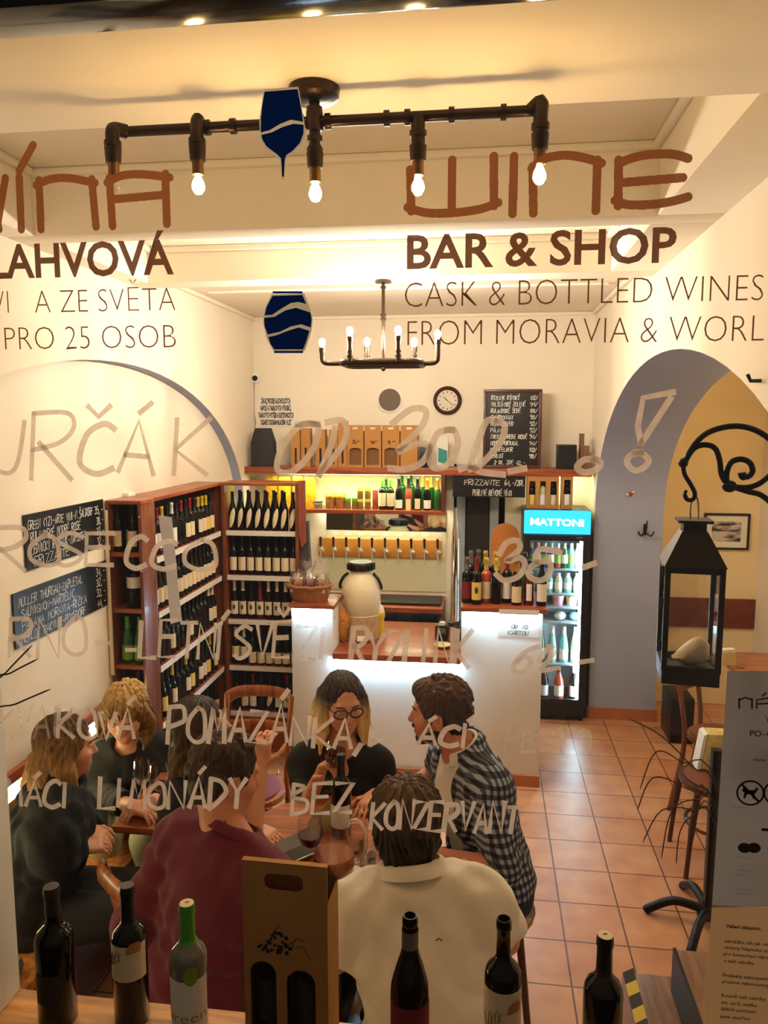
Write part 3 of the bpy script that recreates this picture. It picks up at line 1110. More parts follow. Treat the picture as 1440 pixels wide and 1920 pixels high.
# lamp added to light the side room, unseen behind the wall above the arch
P = thing('added_side_lamp', 'unseen round lamp added to light the side room', 'lamp', (1.75, 4.6, 2.85))
MB().cyl((0, 0, 0), (0, 0, -.25), .006).build('cord', M_BLACK, P)
MB().sphere((0, 0, -.34), .1, 20).build('globe', glow('added_side_glow', (255, 216, 150), 30.), P)

# ================================================================ BOTTLES
G_DARK = mat('dark_green_glass', (7, 9, 7), .06, spec=.35)
G_BROWN = mat('dark_brown_glass', (17, 8, 5), .06, spec=.35)
G_GREEN = mat('green_glass', (30, 92, 34), .08, coat=.3)
G_ROSE = mat('rose_wine', (182, 72, 52), .08, coat=.3)
G_RED = mat('red_glass', (92, 14, 18), .08, coat=.3)
G_PALE = mat('pale_wine_glass', (198, 200, 150), .08, coat=.3)
G_BLUE = mat('blue_glass', (24, 52, 120), .08, coat=.3)
G_AQUA = mat('aqua_bottle', (120, 190, 190), .1, coat=.3)
L_CREAM = mat('cream_label', (226, 208, 172), .75)
L_WHITE = mat('white_label', (236, 232, 224), .75)
L_RED = mat('wine_red_label', (120, 22, 32), .7)
L_YEL = mat('yellow_label', (226, 196, 98), .7)
L_GREEN = mat('green_label', (120, 160, 60), .7)
C_RED = mat('red_capsule', (140, 24, 26), .3)
C_YEL = mat('yellow_capsule', (214, 182, 60), .35)
C_WHITE = mat('white_capsule', (226, 220, 204), .4)
C_BLACK = mat('black_capsule', (13, 12, 13), .3)
C_GOLD = mat('gold_foil', (196, 128, 52), .3, metal=.7)
C_GREEN = mat('green_capsule', (74, 156, 38), .4)
C_GREY = mat('grey_capsule', (110, 100, 92), .45)

PROFILES = {  # fractions of the height; radius in fractions of the body radius
    'bordeaux': [(.9, 0), (1, .012), (1, .60), (.97, .635), (.86, .67), (.62, .70), (.44, .73), (.39, .76), (.37, .93), (.42, .935), (.42, .975), (.37, 1.0)],
    'burgundy': [(.9, 0), (1, .012), (1, .47), (.97, .52), (.86, .58), (.68, .66), (.5, .73), (.4, .79), (.36, .93), (.41, .935), (.41, .975), (.37, 1.0)],
    'sparkling': [(.9, 0), (1, .012), (1, .46), (.95, .54), (.8, .62), (.6, .70), (.45, .78), (.40, .9), (.46, .92), (.46, .98), (.36, 1.0)],
    'flute': [(.9, 0), (1, .012), (1, .42), (.9, .54), (.7, .68), (.5, .8), (.4, .88), (.37, .94), (.42, .945), (.42, .98), (.37, 1.0)],
    'soda': [(.9, 0), (1, .012), (1, .62), (.9, .7), (.6, .8), (.42, .86), (.4, .92), (.48, .93), (.48, 1.0)],
    'can': [(.85, 0), (1, .03), (1, .93), (.86, 1.0)]}
_bm = {}


def patch(r, outline_rows, n=10):
    """piece of a cylinder wall facing -y; rows of (z, a0, a1) angles in degrees off the front"""
    vs, fs = [], []
    for z, a0, a1 in outline_rows:
        for k in range(n + 1):
            a = radians(a0 + (a1 - a0) * k / n)
            vs.append((r * sin(a), -r * cos(a), z))
    for i in range(len(outline_rows) - 1):
        for k in range(n):
            b = i * (n + 1) + k
            fs.append((b, b + 1, b + n + 2, b + n + 1))
    return vs, fs


def bottle_meshes(shape, h, r, glass, label, lrange, lhalf, capsule, cap_from, n, lshape, emblem):
    key = (shape, h, r, glass.name, label and label.name, lrange, lhalf, capsule and capsule.name, cap_from, n, lshape, emblem)
    if key in _bm:
        return _bm[key]
    pr = [(a * r, z * h) for a, z in PROFILES[shape]]
    body = MB().lathe(pr, n).mesh('bottle', glass, angle=60)
    lab = cap = emb = None
    if label:
        z0, z1 = lrange[0] * h, lrange[1] * h
        R = r + .0007
        if lshape == 'leaf':
            rows = []
            for i in range(9):
                t = i / 8
                w = lhalf * .62 * sqrt(max(0.02, 1 - (2 * t - 1) ** 2))
                cx = -30 + 60 * t
                rows.append((z0 + (z1 - z0) * t, cx - w, cx + w))
        else:
            rows = [(z0, -lhalf, lhalf), (z1, -lhalf, lhalf)]
        lab = MB().add(*patch(R, rows)).mesh('label', label, angle=80)
        if emblem:
            zc, hh = z0 + (z1 - z0) * .55, (z1 - z0) * .2
            rows = [(zc + hh * (2 * i / 6 - 1), -20 * sqrt(max(.03, 1 - (2 * i / 6 - 1) ** 2)), 20 * sqrt(max(.03, 1 - (2 * i / 6 - 1) ** 2))) for i in range(7)]
            emb = MB().add(*patch(R + .0006, rows, 4)).mesh('emblem', M_INKS, angle=80)
    if capsule:
        pc = [(a * r + .0008, z * h) for a, z in PROFILES[shape] if z >= cap_from]
        a0 = np.interp(cap_from, [z for _, z in PROFILES[shape]], [a for a, _ in PROFILES[shape]])
        pc = [(a0 * r + .0008, cap_from * h)] + pc
        pc[-1] = (pc[-1][0], h + .0008)
        cap = MB().lathe(pc, n).mesh('capsule', capsule, angle=50)
    _bm[key] = (body, lab, cap, emb)
    return _bm[key]


def bottle(loc, desc, shape='bordeaux', h=.30, r=.037, glass=None, label=None, lrange=(.12, .5), lhalf=62, capsule=None, cap_from=.74, rz=0., n=16, lshape='', emblem=False, group=None, name='wine_bottle', cat='bottle'):
    body, lab, cap, emb = bottle_meshes(shape, h, r, glass or G_DARK, label, lrange, lhalf, capsule, cap_from, n, lshape, emblem)
    o = place(body, name, None, loc, None, (0, 0, rz))
    tag(o, desc, cat, group)
    if lab:
        q = place(lab, 'label', o)
        if emb:
            place(emb, 'emblem', q)
    if cap:
        place(cap, 'capsule', o)
    return o


ORD = ['first', 'second', 'third', 'fourth', 'fifth', 'sixth', 'seventh', 'eighth', 'ninth', 'tenth', 'eleventh', 'twelfth', 'thirteenth', 'fourteenth', 'fifteenth', 'sixteenth']

# ================================================================ WINE SHELVES along the left wall and across the corner
SX, SY0, SYB = -1.772, 3.93, 4.98
SZ = [.285, .612, .94, 1.248, 1.556]      # shelf tops, lowest to highest
STOP = 1.865
M_STRIP = mat('white_price_strip', (228, 222, 214), .7)
M_BACKP = mat('dark_back_panel', (40, 24, 18), .8)
us = thing('wine_shelf', 'tall reddish wooden wine shelf running along the left wall in the niche', 'shelf', (0, 0, 0))
MB().box(-1.962, SX, SY0 - .016, SY0, 0, STOP).build('side_panel', M_WOODREDZ, us, bevel=.002)
MB().box(-1.962, SX, SYB + .02, SYB + .036, 0, STOP).build('side_panel', M_WOODREDZ, us, bevel=.002)
MB().box(-1.968, -1.963, SY0, SYB + .2, .05, STOP).build('back_panel', M_BACKP, us)
for z in SZ + [.02]:
    MB().box(-1.962, SX, SY0, SYB, z - .02, z).build('shelf_board', M_WOODREDY, us)
    if z > .1:
        MB().box(SX, SX + .004, SY0 + .002, SYB - .03, z - .032, z + .002).build('price_strip', M_STRIP, us)
MB().box(-1.962, SX + .004, SY0 - .016, SYB + .04, STOP, STOP + .02).build('top_board', M_WOODREDY, us, bevel=.002)

ub = thing('wine_shelf', 'tall reddish wooden wine shelf facing the room, left of the bar', 'shelf', (0, 0, 0))
BX0, BX1 = SX + .006, -1.232
MB().box(BX0, BX0 + .024, SYB - .016, SYB + .2, 0, STOP).build('side_panel', M_WOODREDZ, ub, bevel=.002)
MB().box(BX1 - .024, BX1, SYB - .016, SYB + .2, 0, STOP).build('side_panel', M_WOODREDZ, ub, bevel=.002)
MB().box(BX0 + .024, BX1 - .024, SYB + .19, SYB + .2, .05, SZ[4] + .0).build('back_panel', M_BACKP, ub)
for z in SZ + [.02]:
    MB().box(BX0 + .024, BX1 - .024, SYB, SYB + .19, z - .02, z).build('shelf_board', M_WOODRED, ub)
    if z > .1:
        MB().box(BX0 + .026, BX1 - .026, SYB - .005, SYB, z - .032, z + .002).build('price_strip', M_STRIP, ub)
MB().box(BX0, BX1, SYB - .018, SYB + .2, STOP, STOP + .02).build('top_board', M_WOODRED, ub, bevel=.002)
MB().box(BX0 + .024, BX1 - .024, SYB, SYB + .012, .02, SZ[0] - .02).build('plinth_panel', M_WOODRED, ub)

uc = thing('end_shelf', 'narrow open wooden shelf end facing the window, by the left wall', 'shelf', (0, 0, 0))
EZ = [.385, .70, 1.0, 1.307, 1.609]
EY0 = SY0 - .17
MB().box(-1.965, -1.946, EY0, SY0 - .017, 0, STOP).build('side_panel', M_WOODREDZ, uc, bevel=.002)
MB().box(SX - .018, SX, EY0, SY0 - .017, 0, STOP).build('side_panel', M_WOODREDZ, uc, bevel=.002)
MB().box(-1.946, SX - .018, SY0 - .03, SY0 - .018, 0, STOP).build('back_panel', M_BACKP, uc)
MB().box(-1.965, SX + .004, EY0 - .004, SY0 - .0165, STOP, STOP + .02).build('top_board', M_WOODREDY, uc, bevel=.002)
for z in EZ:
    MB().box(-1.946, SX - .018, EY0 + .003, SY0 - .03, z - .022, z).build('shelf_board', M_WOODRED, uc)

rowname = ['lowest', 'fourth', 'middle', 'second', 'top']
HB = .262
for ri, z in enumerate(SZ):      # side run, seen at a slant
    for k in range(14):
        y = SY0 + .045 + k * .0695
        rnd = random.random()
        gl, lb, cp = G_DARK, L_CREAM, C_BLACK
        d = 'dark'
        if ri == 4:
            cp = [C_BLACK, C_RED, C_YEL, C_BLACK, C_WHITE, C_BLACK, C_RED, C_BLACK, C_RED, C_BLACK, C_YEL, C_YEL, C_YEL, C_BLACK][k]
            lb = [L_WHITE, L_WHITE, L_WHITE, L_WHITE, L_WHITE, None, None, L_CREAM, L_CREAM, None, L_CREAM, L_CREAM, L_YEL, L_CREAM][k]
            d = {'red_capsule': 'red-capped', 'yellow_capsule': 'yellow-capped', 'white_capsule': 'white-capped'}.get(cp.name, 'black-capped')
        elif ri == 2 and k < 12:
            lb = None if rnd < .7 else L_CREAM
        elif ri == 2:
            lb, cp, d = L_CREAM, C_WHITE, 'white-capped'
        elif ri == 1:
            lb = [None, L_YEL, None, L_CREAM, None, None, L_CREAM, L_YEL, None, L_CREAM, L_CREAM, L_YEL, None, L_CREAM][k]
            if k % 3 == 0:
                cp, d = C_YEL, 'yellow-capped'
        elif ri == 0:
            lb = (L_YEL if k % 2 else L_CREAM) if k % 3 else None
        lr = (.10, .24) if ri == 0 and k < 9 else (.14, .46)
        bottle((SX - .045, y, z), '%s wine bottle, %s from the near end, %s row of the side shelf' % (d, ORD[k], rowname[ri]), ['bordeaux', 'burgundy'][(k // 4 + ri) % 2], HB + random.uniform(-.008, .006), .0295, gl, lb, lr, 60, cp,
               .76, radians(58) + random.uniform(-.2, .2), 12, group='bottles on the side wine shelf')
for ri, z in enumerate(SZ):      # corner shelf, facing the room
    for k in range(8):
        x = BX0 + .057 + k * .0605
        kw = dict(shape='bordeaux', h=HB, r=.0272, glass=G_DARK, label=L_CREAM, lrange=(.12, .47), lhalf=66, capsule=C_BLACK)
        d = 'dark wine bottle with square cream label'
        if ri == 4:
            kw.update(lrange=(.06, .58), lhalf=60, lshape='leaf', shape='burgundy')
            d = 'dark wine bottle with slanted leaf label'
        if ri == 2:
            kw.update(shape='burgundy', capsule=[C_WHITE, C_WHITE, C_BLACK, C_RED, C_WHITE, C_WHITE, C_WHITE, C_WHITE][k], emblem=True, glass=[G_BROWN, G_BROWN, G_BROWN, G_RED, G_BROWN, G_BROWN, G_BROWN, G_BROWN][k])
            d = ['white-capped', 'white-capped', 'black-capped', 'red', 'white-capped', 'white-capped', 'white-capped', 'white-capped'][k] + ' bottle with emblem label'
        if ri == 1:
            kw.update(lrange=(.06, .36), lhalf=80)
            if k < 2:
                kw.update(capsule=C_WHITE, lrange=(.2, .5))
            d = 'dark wine bottle with pale low label' if k > 1 else 'white-capped wine bottle with pale label'
        if ri == 0:
            kw.update(capsule=[C_BLACK, C_BLACK, C_RED, C_BLACK, C_BLACK, C_BLACK, C_RED, C_BLACK][k], label=[None, L_CREAM, L_WHITE, None, L_CREAM, L_WHITE, L_WHITE, L_CREAM][k])
            if k in (4, 7):
                kw.update(lshape='leaf')
            d = 'wine bottle'
        bottle((x, SYB + .05, z), '%s, %s from left, %s corner shelf row' % (d, ORD[k], rowname[ri]), group='bottles on the corner wine shelf', rz=random.uniform(-.12, .12), n=14, **kw)
for k in range(6):               # a second rank shows above the first on the top row
    bottle((BX0 + .085 + k * .0605, SYB + .125, SZ[4]), 'dark wine bottle behind the leaf labels, %s from left, top corner row' % ORD[k], 'burgundy', HB + .004, .0272, G_DARK, None, capsule=C_BLACK, n=12, group='second rank on the corner wine shelf')
for k in range(4):
    bottle((-1.925 + .042 * k, EY0 + (.05 if k % 2 == 0 else .11), EZ[4]), 'dark wine bottle, %s from left atop the end shelf' % ORD[k], 'bordeaux', .25, .027, G_DARK, L_CREAM, (.12, .45), 60, C_BLACK, n=12, group='bottles on the end shelf')
    bottle((-1.925 + .042 * k, EY0 + (.05 if k % 2 == 0 else .11), EZ[1]), 'dark wine bottle, %s from left on the fourth end shelf' % ORD[k], 'bordeaux', .26, .027, G_DARK, L_YEL, (.06, .2), 50, C_BLACK, n=12, group='bottles on the end shelf')
    bottle((-1.925 + .042 * k, EY0 + (.05 if k % 2 == 0 else .11), EZ[0]), 'dark wine bottle, %s from left on the lowest end shelf' % ORD[k], 'bordeaux', .26, .027, G_DARK, L_YEL, (.06, .2), 50, C_BLACK, n=12, group='bottles on the end shelf')
bottle((-1.85, EY0 + .06, EZ[3]), 'big dark wine bottle with white label alone on the second end shelf', 'bordeaux', .27, .04, G_DARK, L_WHITE, (.4, .62), 70, C_BLACK, n=16)
for k in range(2):
    bottle((-1.90 + .07 * k, EY0 + .06, EZ[2]), '%s green bottle with pale label on the middle end shelf' % ('left', 'right')[k], 'burgundy', .255, .033, G_GREEN, L_GREEN, (.08, .4), 70, C_GREEN, n=16)
# paper sheets pinned down the corner of the side shelf
M_SHEET = mat('pale_paper_sheet', (206, 204, 216), .8)
for i, (pts, d) in enumerate((([(297, 966), (322, 970), (332, 1072), (311, 1073)], 'upper pale paper sheet pinned to the side wine shelf'), ([(311, 1068), (331, 1066), (341, 1164), (320, 1170)], 'lower bluish paper sheet pinned to the side wine shelf'))):
    y0 = SY0 - .1716
    P = [at(*p, y=y0) for p in pts]
    y0 -= .0012 * i
    o = MB().prism([(p.x, p.z) for p in P], y0, y0 + .0012, 'xz').build('paper_sheet', M_SHEET, smooth=False)
    tag(o, d, 'paper')
    MB().cyl((SX - .008, y0 - .002, P[0].z - .012), (SX - .008, SY0 - .169, P[0].z - .012), .004, n=8).build('pin', M_WHITE, o)

# things on the left wall, inside the niche
XN = XL - .07
o = MB().box(XN, XN + .035, at(237, 940, x=XN).y - .045, at(237, 940, x=XN).y + .045, 1.835, 1.905).build('junction_box', M_WHITE, bevel=.006)
tag(o, 'small white junction box on the left wall above the end shelf', 'box')
o = MB().tube([(XN + .0125, 3.744, 1.835), (XN + .0125, 3.744, .95)], .0115, 10).build('cable_conduit', mat('cream_conduit', (230, 214, 186), .6))
tag(o, 'cream cable conduit running down the left wall beside the end shelf', 'pipe')


def chalkboard(label, loc, rz, w, h, lines, frame=None, margin=.012, ch=.7, sw=.0035, th=.01):
    t = thing('chalkboard', label, 'chalkboard', loc, rz)
    MB().box(-w / 2, w / 2, -th, 0, -h / 2, h / 2).build('board', M_CHALKBOARD, t)
    if frame:
        mb = MB()
        f = .022
        for a, b, c, d in ((-w / 2, w / 2, h / 2 - f, h / 2), (-w / 2, w / 2, -h / 2, -h / 2 + f), (-w / 2, -w / 2 + f, -h / 2 + f, h / 2 - f), (w / 2 - f, w / 2, -h / 2 + f, h / 2 - f)):
            mb.box(a, b, -th - .012, .0, c, d)
        mb.build('frame', frame, t, bevel=.003)
    mb = MB()
    nrow = len(lines)
    for i, row in enumerate(lines):
        zz = h / 2 - margin - (i + 1) * (h - 2 * margin) / nrow
        lh = (h - 2 * margin) / nrow * ch
        for s, a, b in row:
            write(mb, s, -w / 2 + a * w, -w / 2 + b * w, zz, lh, sw, -th - .0012, 0, 0, .05, .05)
    mb.build('chalk_writing', M_CHALK, t, smooth=False)
    return t


def on_left(p0, p1, z0, z1):
    a, b = at(*p0, x=XN), at(*p1, x=XN)
    far = min(b.y, 3.728)
    return (XN + .001, (a.y + far) / 2, (z0 + z1) / 2), far - a.y, z1 - z0


loc, w, h = on_left((41, 966), (219, 930), at(46, 1071, x=XN).z, at(218, 930, x=XN).z)
chalkboard('upper long black chalkboard on the left wall', loc, pi / 2, w, h, [[('GREEN (12)-ARTE VINI-N.ŠALDORF', .03, .84), ('35,-', .86, .99)], [('RULANDSKÉ MODRÉ ROSÉ', .05, .66), ('38,-', .88, .99)],
           [('LEDNICKÝ RYZLINK-ZAPLETAL', .05, .74), ('32,-', .88, .99)], [('FRIZZANTE', .08, .5), ('32,-', .88, .99)]])
loc, w, h = on_left((20, 1113), (208, 1046), at(23, 1219, x=XN).z, at(207, 1046, x=XN).z)
chalkboard('lower long black chalkboard on the left wall', loc, pi / 2, w, h, [[('MÜLLER THURGAU-ZAPLETAL', .04, .7), ('34,-', .86, .98)], [('SAUVIGNON-MARTÉLIC', .06, .6), ('32,-', .86, .98)], [('PÁLAVA MORAVIA-ŘÍČKA', .06, .74), ('32,-', .86, .98)],
           [('MERLOT RAKVICE-POYSDORF', .05, .72), ('44,-', .86, .98)]])

# ================================================================ BACK WALL AND BAR
YT0 = 5.9
ZB = at(700, 882, y=YT0).z
tb = MB().box(-1.96, XR - .03, YT0, YB - .001, ZB - .034, ZB + .02).build('display_shelf', M_WOODRED, bevel=.003)
tag(tb, 'long reddish wooden shelf board across the back wall above the bar', 'shelf')
MB().box(.42, XR - .05, YB - .12, YB - .10, ZB - .0356, ZB - .0346).build('led_strip', glow('warm_green_led', (250, 255, 190), LED_CAB), tb)
ZT = ZB + .02
# lit wall cabinet under the board
cx0, cx1 = -1.32, at(834, 930, y=YT0).x
zc = at(700, 957, y=YT0).z
cb = thing('wall_cabinet', 'open lit wall cabinet with jars and bottles over the taps', 'cabinet', (0, 0, 0))
MB().box(cx0 - .3, cx1, YT0 + .01, YB - .03, zc - .03, zc).build('shelf_board', M_WOODRED, cb, bevel=.002)
MB().box(cx1 - .03, cx1, YT0 + .01, YB - .03, zc, ZB - .035).build('side_panel', M_WOODREDZ, cb)
MB().box(cx0 - .3, cx1 - .03, YB - .022, YB - .004, zc, ZB - .035).build('back_panel', mat('pale_yellow_panel', (242, 240, 196), .8), cb)
MB().box(cx0 - .3, cx1 - .032, YT0 + .02, YT0 + .05, ZB - .0354, ZB - .0346).build('led_strip', glow('warm_green_led', (250, 255, 190), LED_CAB), cb)

MB().box(cx0, cx1 - .032, YB - .075, YB - .06, zc - .036, zc - .031).build('under_light', glow('soft_under_light', (250, 252, 206), 70.), cb)
# tile wall, mirror, taps
M_TILE, t_, b_ = nt('patterned_wall_tiles')
_tc = t_.nodes.new('ShaderNodeTexCoord')
_vo = t_.nodes.new('ShaderNodeTexVoronoi')
_vo.inputs['Scale'].default_value = 13
_vo.inputs['Randomness'].default_value = .25
_rp = t_.nodes.new('ShaderNodeValToRGB')
_rp.color_ramp.elements[0].position = .10
_rp.color_ramp.elements[0].color = srgb((120, 112, 92))
_rp.color_ramp.elements[1].position = .2
_rp.color_ramp.elements[1].color = srgb((222, 220, 186))
t_.links.new(_tc.outputs['Object'], _vo.inputs['Vector'])
t_.links.new(_vo.outputs['Distance'], _rp.inputs[0])
t_.links.new(_rp.outputs[0], b_.inputs['Base Color'])
b_.inputs['Roughness'].default_value = .3
tx0, tx1 = -1.30, cx1 + .0
ztile = at(700, 995, y=YB).z
o = MB().box(tx0, tx1, YB - .012, YB - .001, .9, ztile).build('tile_panel', M_TILE, smooth=False)
struct(o)
o.name = 'wall_tiles'
mr = thing('mirror', 'long low mirror between the lit cabinet and the taps', 'mirror', (0, 0, 0))
MB().box(tx0 + .0, tx1, YB - .010, YB - .001, ztile + .003, zc - .033).build('mirror_glass', mat('mirror_surface', (230, 230, 230), .02, metal=1.), mr)
zr0, zr1 = at(700, 1044, y=YB - .04).z, at(700, 1011, y=YB - .04).z
rx0, rx1 = at(597, 1027, y=YB - .04).x, at(828, 1027, y=YB - .04).x
M_TAP = mat('satin_tap_metal', (206, 200, 188), .3, metal=.35)
tr = thing('tap_rail', 'orange wooden rail with ten wine taps on the tiled wall', 'tap', (0, 0, 0))
MB().box(rx0, rx1, YB - .04, YB - .013, zr0, zr1).build('rail_board', mat('light_orange_wood', (206, 140, 56), .4, var=.12, vscale=10), tr, bevel=.003)
for k in range(10):
    x = rx0 + (rx1 - rx0) * (.032 + k * .1045)
    zt = zr0 + (zr1 - zr0) * .45
    tp = MB().cyl((x, YB - .04, zt), (x, YB - .11, zt), .011, n=10).cyl((x, YB - .1, zt - .015), (x, YB - .1, zt + .02), .013, n=10).cyl((x, YB - .108, zt - .01), (x + .003, YB - .115, zt - .11), .006, n=8).cyl((x, YB - .1, zt), (x + .03, YB - .12, zt - .008), .011, n=8).build('tap', M_TAP, tr)
    MB().cyl((x, YB - .1, zt + .02), (x - .002, YB - .095, zt + .1), .008, .011, 10).build('tap_lever', M_BLACK, tp)
    MB().box(x - .028, x + .028, YB - .0135, YB - .0122, zr1 + .022, zr1 + .05).build('tap_label', M_PAPER, tr)
# back counter under the taps
zk = at(700, 1140, y=5.74).z
bc = thing('back_counter', 'back bar counter with reddish edge and black drip tray under the taps', 'counter', (0, 0, 0))
MB().box(tx0, tx1, 5.74, YB - .013, zk - .03, zk + .008).build('worktop', M_WOODRED, bc, bevel=.003)
MB().box(tx0 + .02, tx1 - .02, 5.82, 6.1, zk + .008, zk + .03).build('drip_tray', mat('black_rubber', (22, 20, 18), .5), bc, bevel=.004)
MB().box(tx0, tx0 + .03, 5.78, YB - .013, 0, zk - .03).box(tx1 - .03, tx1, 5.78, YB - .013, 0, zk - .03).build('side_panel', M_WOODREDZ, bc)
MB().box(tx0 + .03, tx1 - .03, YB - .03, YB - .013, 0, zk - .03).build('back_panel', mat('grey_back_panel', (120, 118, 108), .8), bc)
zl = .46
MB().box(tx0 + .03, tx1 - .03, 5.78, YB - .03, zl - .025, zl).build('shelf_board', M_WOODRED, bc)
for k, px in enumerate((724, 741, 757, 774, 790, 812)):
    p = at(px, 1160, y=5.9)
    bottle((p.x, 5.9, zl), 'dark bottle, %s from left on the shelf under the taps' % ORD[k], 'bordeaux', (.31, .33, .22, .30, .32, .31)[k], .034, G_DARK if k != 2 else G_GREEN, L_CREAM if k == 4 else None, (.3, .6), capsule=C_BLACK, n=12, group='bottles under the taps')

# bar counter with two taller piers
PY = 4.70
M_BAR = mat('white_bar_plaster', (226, 224, 220), .8, bump=.08, bscale=50, var=.03, vscale=4)
M_LED = glow('cool_white_led', (178, 226, 255), LED_COOL)
bar = thing('bar_counter', 'white bar counter with two tall piers and lit wooden tops', 'bar', (0, 0, 0))
lx0, lx1 = at(546, 1140, y=PY).x, at(624, 1140, y=PY).x
qx0, qx1 = at(865, 1150, y=PY).x, at(1018, 1150, y=PY).x
zp1 = at(585, 1140, y=PY).z
zp2 = at(930, 1147, y=PY).z
zlow = at(740, 1233, y=PY - .03).z
MB().box(lx0, lx1, PY, PY + .30, 0, zp1).build('pier', M_BAR, bar, bevel=.006)
MB().box(qx0, qx1, PY, PY + .42, 0, zp2).build('pier', M_BAR, bar, bevel=.006)
MB().box(lx1, qx0, PY + .012, PY + .12, 0, zlow - .04).build('front_panel', M_BAR, bar)
MB().box(lx1 + .001, qx0 - .001, PY - .03, PY + .80, zlow - .028, zlow + .012).build('worktop', M_WOODRED, bar, bevel=.003)
MB().box(lx0 - .012, lx1 + .012, PY - .03, PY + .31, zp1 + .001, zp1 + .026).build('pier_top', M_WOODRED, bar, bevel=.003)
MB().box(qx0 - .004, qx1 + .03, PY - .03, PY + .43, zp2 + .001, zp2 + .03).build('pier_top', M_WOODRED, bar, bevel=.003)
for a, b, z in ((lx0 + .01, lx1 - .01, zp1 - .004), (qx0 + .01, qx1 - .01, zp2 - .004), (lx1 + .01, qx0 - .01, zlow - .032)):
    MB().box(a, b, PY - .024, PY - .012, z - .005, z + .004).build('led_strip', M_LED, bar)
MB().box(lx0 - .004, qx1 + .004, PY - .012, PY - .001, 0, .075).build('kick_skirting', M_BASE, bar)
ztop = zlow + .012
# paper notes
a, b = at(936, 1142, y=PY - .034), at(1011, 1154, y=PY - .034)
o = MB().box(a.x, b.x, PY - .034, PY - .0315, b.z, a.z).build('paper_note', M_PAPER)
tag(o, 'narrow cream paper strip on the edge of the right bar pier', 'paper')
a, b = at(935, 1163, y=PY - .003), at(1010, 1196, y=PY - .003)
o = MB().box(a.x, b.x, PY - .003, PY - .001, b.z, a.z).build('paper_note', M_PAPER)
tag(o, 'white price note taped to the front of the right bar pier', 'paper')
mb = MB()
write(mb, 'OD 70', a.x + .08, a.x + .18, b.z + .055, .022, .004, PY - .0045)
write(mb, 'KARTOU', a.x + .06, b.x - .06, b.z + .014, .024, .004, PY - .0045)
mb.build('handwriting', M_INKS, o, smooth=False)

# right pier bottles
zq = zp2 + .031
spec = [(875, 4.80, 'bordeaux', G_DARK, L_RED, C_GREY, .29, 'black wine bottle with dark red label and grey cap'), (882, 4.98, 'bordeaux', G_DARK, L_CREAM, C_GREY, .30, 'black wine bottle standing behind the dark red label'),
        (893, 4.77, 'bordeaux', G_DARK, L_YEL, C_RED, .295, 'black wine bottle with yellow label and red cap'), (896, 4.97, 'bordeaux', G_DARK, None, C_GREY, .31, 'grey-capped wine bottle behind the yellow label'),
        (911, 4.82, 'bordeaux', G_ROSE, L_CREAM, C_YEL, .285, 'rosé wine bottle with flowered cream label'), (909, 4.99, 'bordeaux', G_DARK, None, C_YEL, .30, 'yellow-capped dark bottle behind the rosé'),
        (930, 4.80, 'bordeaux', G_DARK, None, C_YEL, .285, 'black wine bottle without label, gold cap'), (927, 4.97, 'bordeaux', G_DARK, None, C_YEL, .30, 'gold-capped bottle behind the unlabelled bottle'),
        (950, 4.83, 'bordeaux', G_DARK, L_WHITE, C_RED, .295, 'black wine bottle with grey label and wine red cap'), (968, 4.78, 'sparkling', G_DARK, L_CREAM, C_GOLD, .30, 'sparkling wine bottle with gold foil and cream label'),
        (982, 4.97, 'sparkling', G_GREEN, None, C_BLACK, .30, 'green sparkling bottle in the second row of the pier'), (991, 4.80, 'burgundy', G_RED, L_WHITE, C_BLACK, .28, 'reddish bottle with narrow white label on the pier'),
        (1015, 4.78, 'burgundy', G_DARK, L_WHITE, C_BLACK, .29, 'black wine bottle with white label at the right pier end')]
for px, y, sh, gl, lb, cp, h, d in spec:
    p = at(px, 1130, y=y)
    bottle((p.x, y, zq), d, sh, h, .0325, gl, lb, (.1, .48) if sh != 'sparkling' else (.06, .4), 64 if 'narrow' not in d else 30, cp, .7 if sh == 'sparkling' else .74, n=18, emblem=lb in (L_YEL,), group='bottles on the right bar pier')

# basket of snack bags on the left pier
p = at(584, 1120, y=PY + .13)
M_WICK = mat('wicker', (176, 116, 66), .7, bump=.9, bscale=130, var=.25, vscale=60, stretch=(1, 1, 2.2))
bk = thing('bread_basket', 'oval wicker basket filled with clear snack bags on the left pier', 'basket', (p.x - .01, PY + .13, zp1 + .027))
MB().lathe([(.115, 0), (.12, .008), (.15, .1), (.142, .1), (.112, .012)], 36, sy=.8).build('basket_body', M_WICK, bk)
MB().tube([(.147 * cos(2 * pi * k / 28), .118 * sin(2 * pi * k / 28), .098 + .004 * sin(k * 2.2)) for k in range(28)], .011, 8, closed=True).build('rim', M_WICK, bk)
M_SNACK = mat('brown_snacks', (150, 88, 52), .7, bump=1., bscale=60, var=.4, vscale=40)
M_SNACK2 = mat('purple_snacks', (112, 66, 62), .7, bump=1., bscale=60, var=.4, vscale=40)
M_CELLO = thin_glass('crinkled_cellophane', gloss=.22, rough=.12)
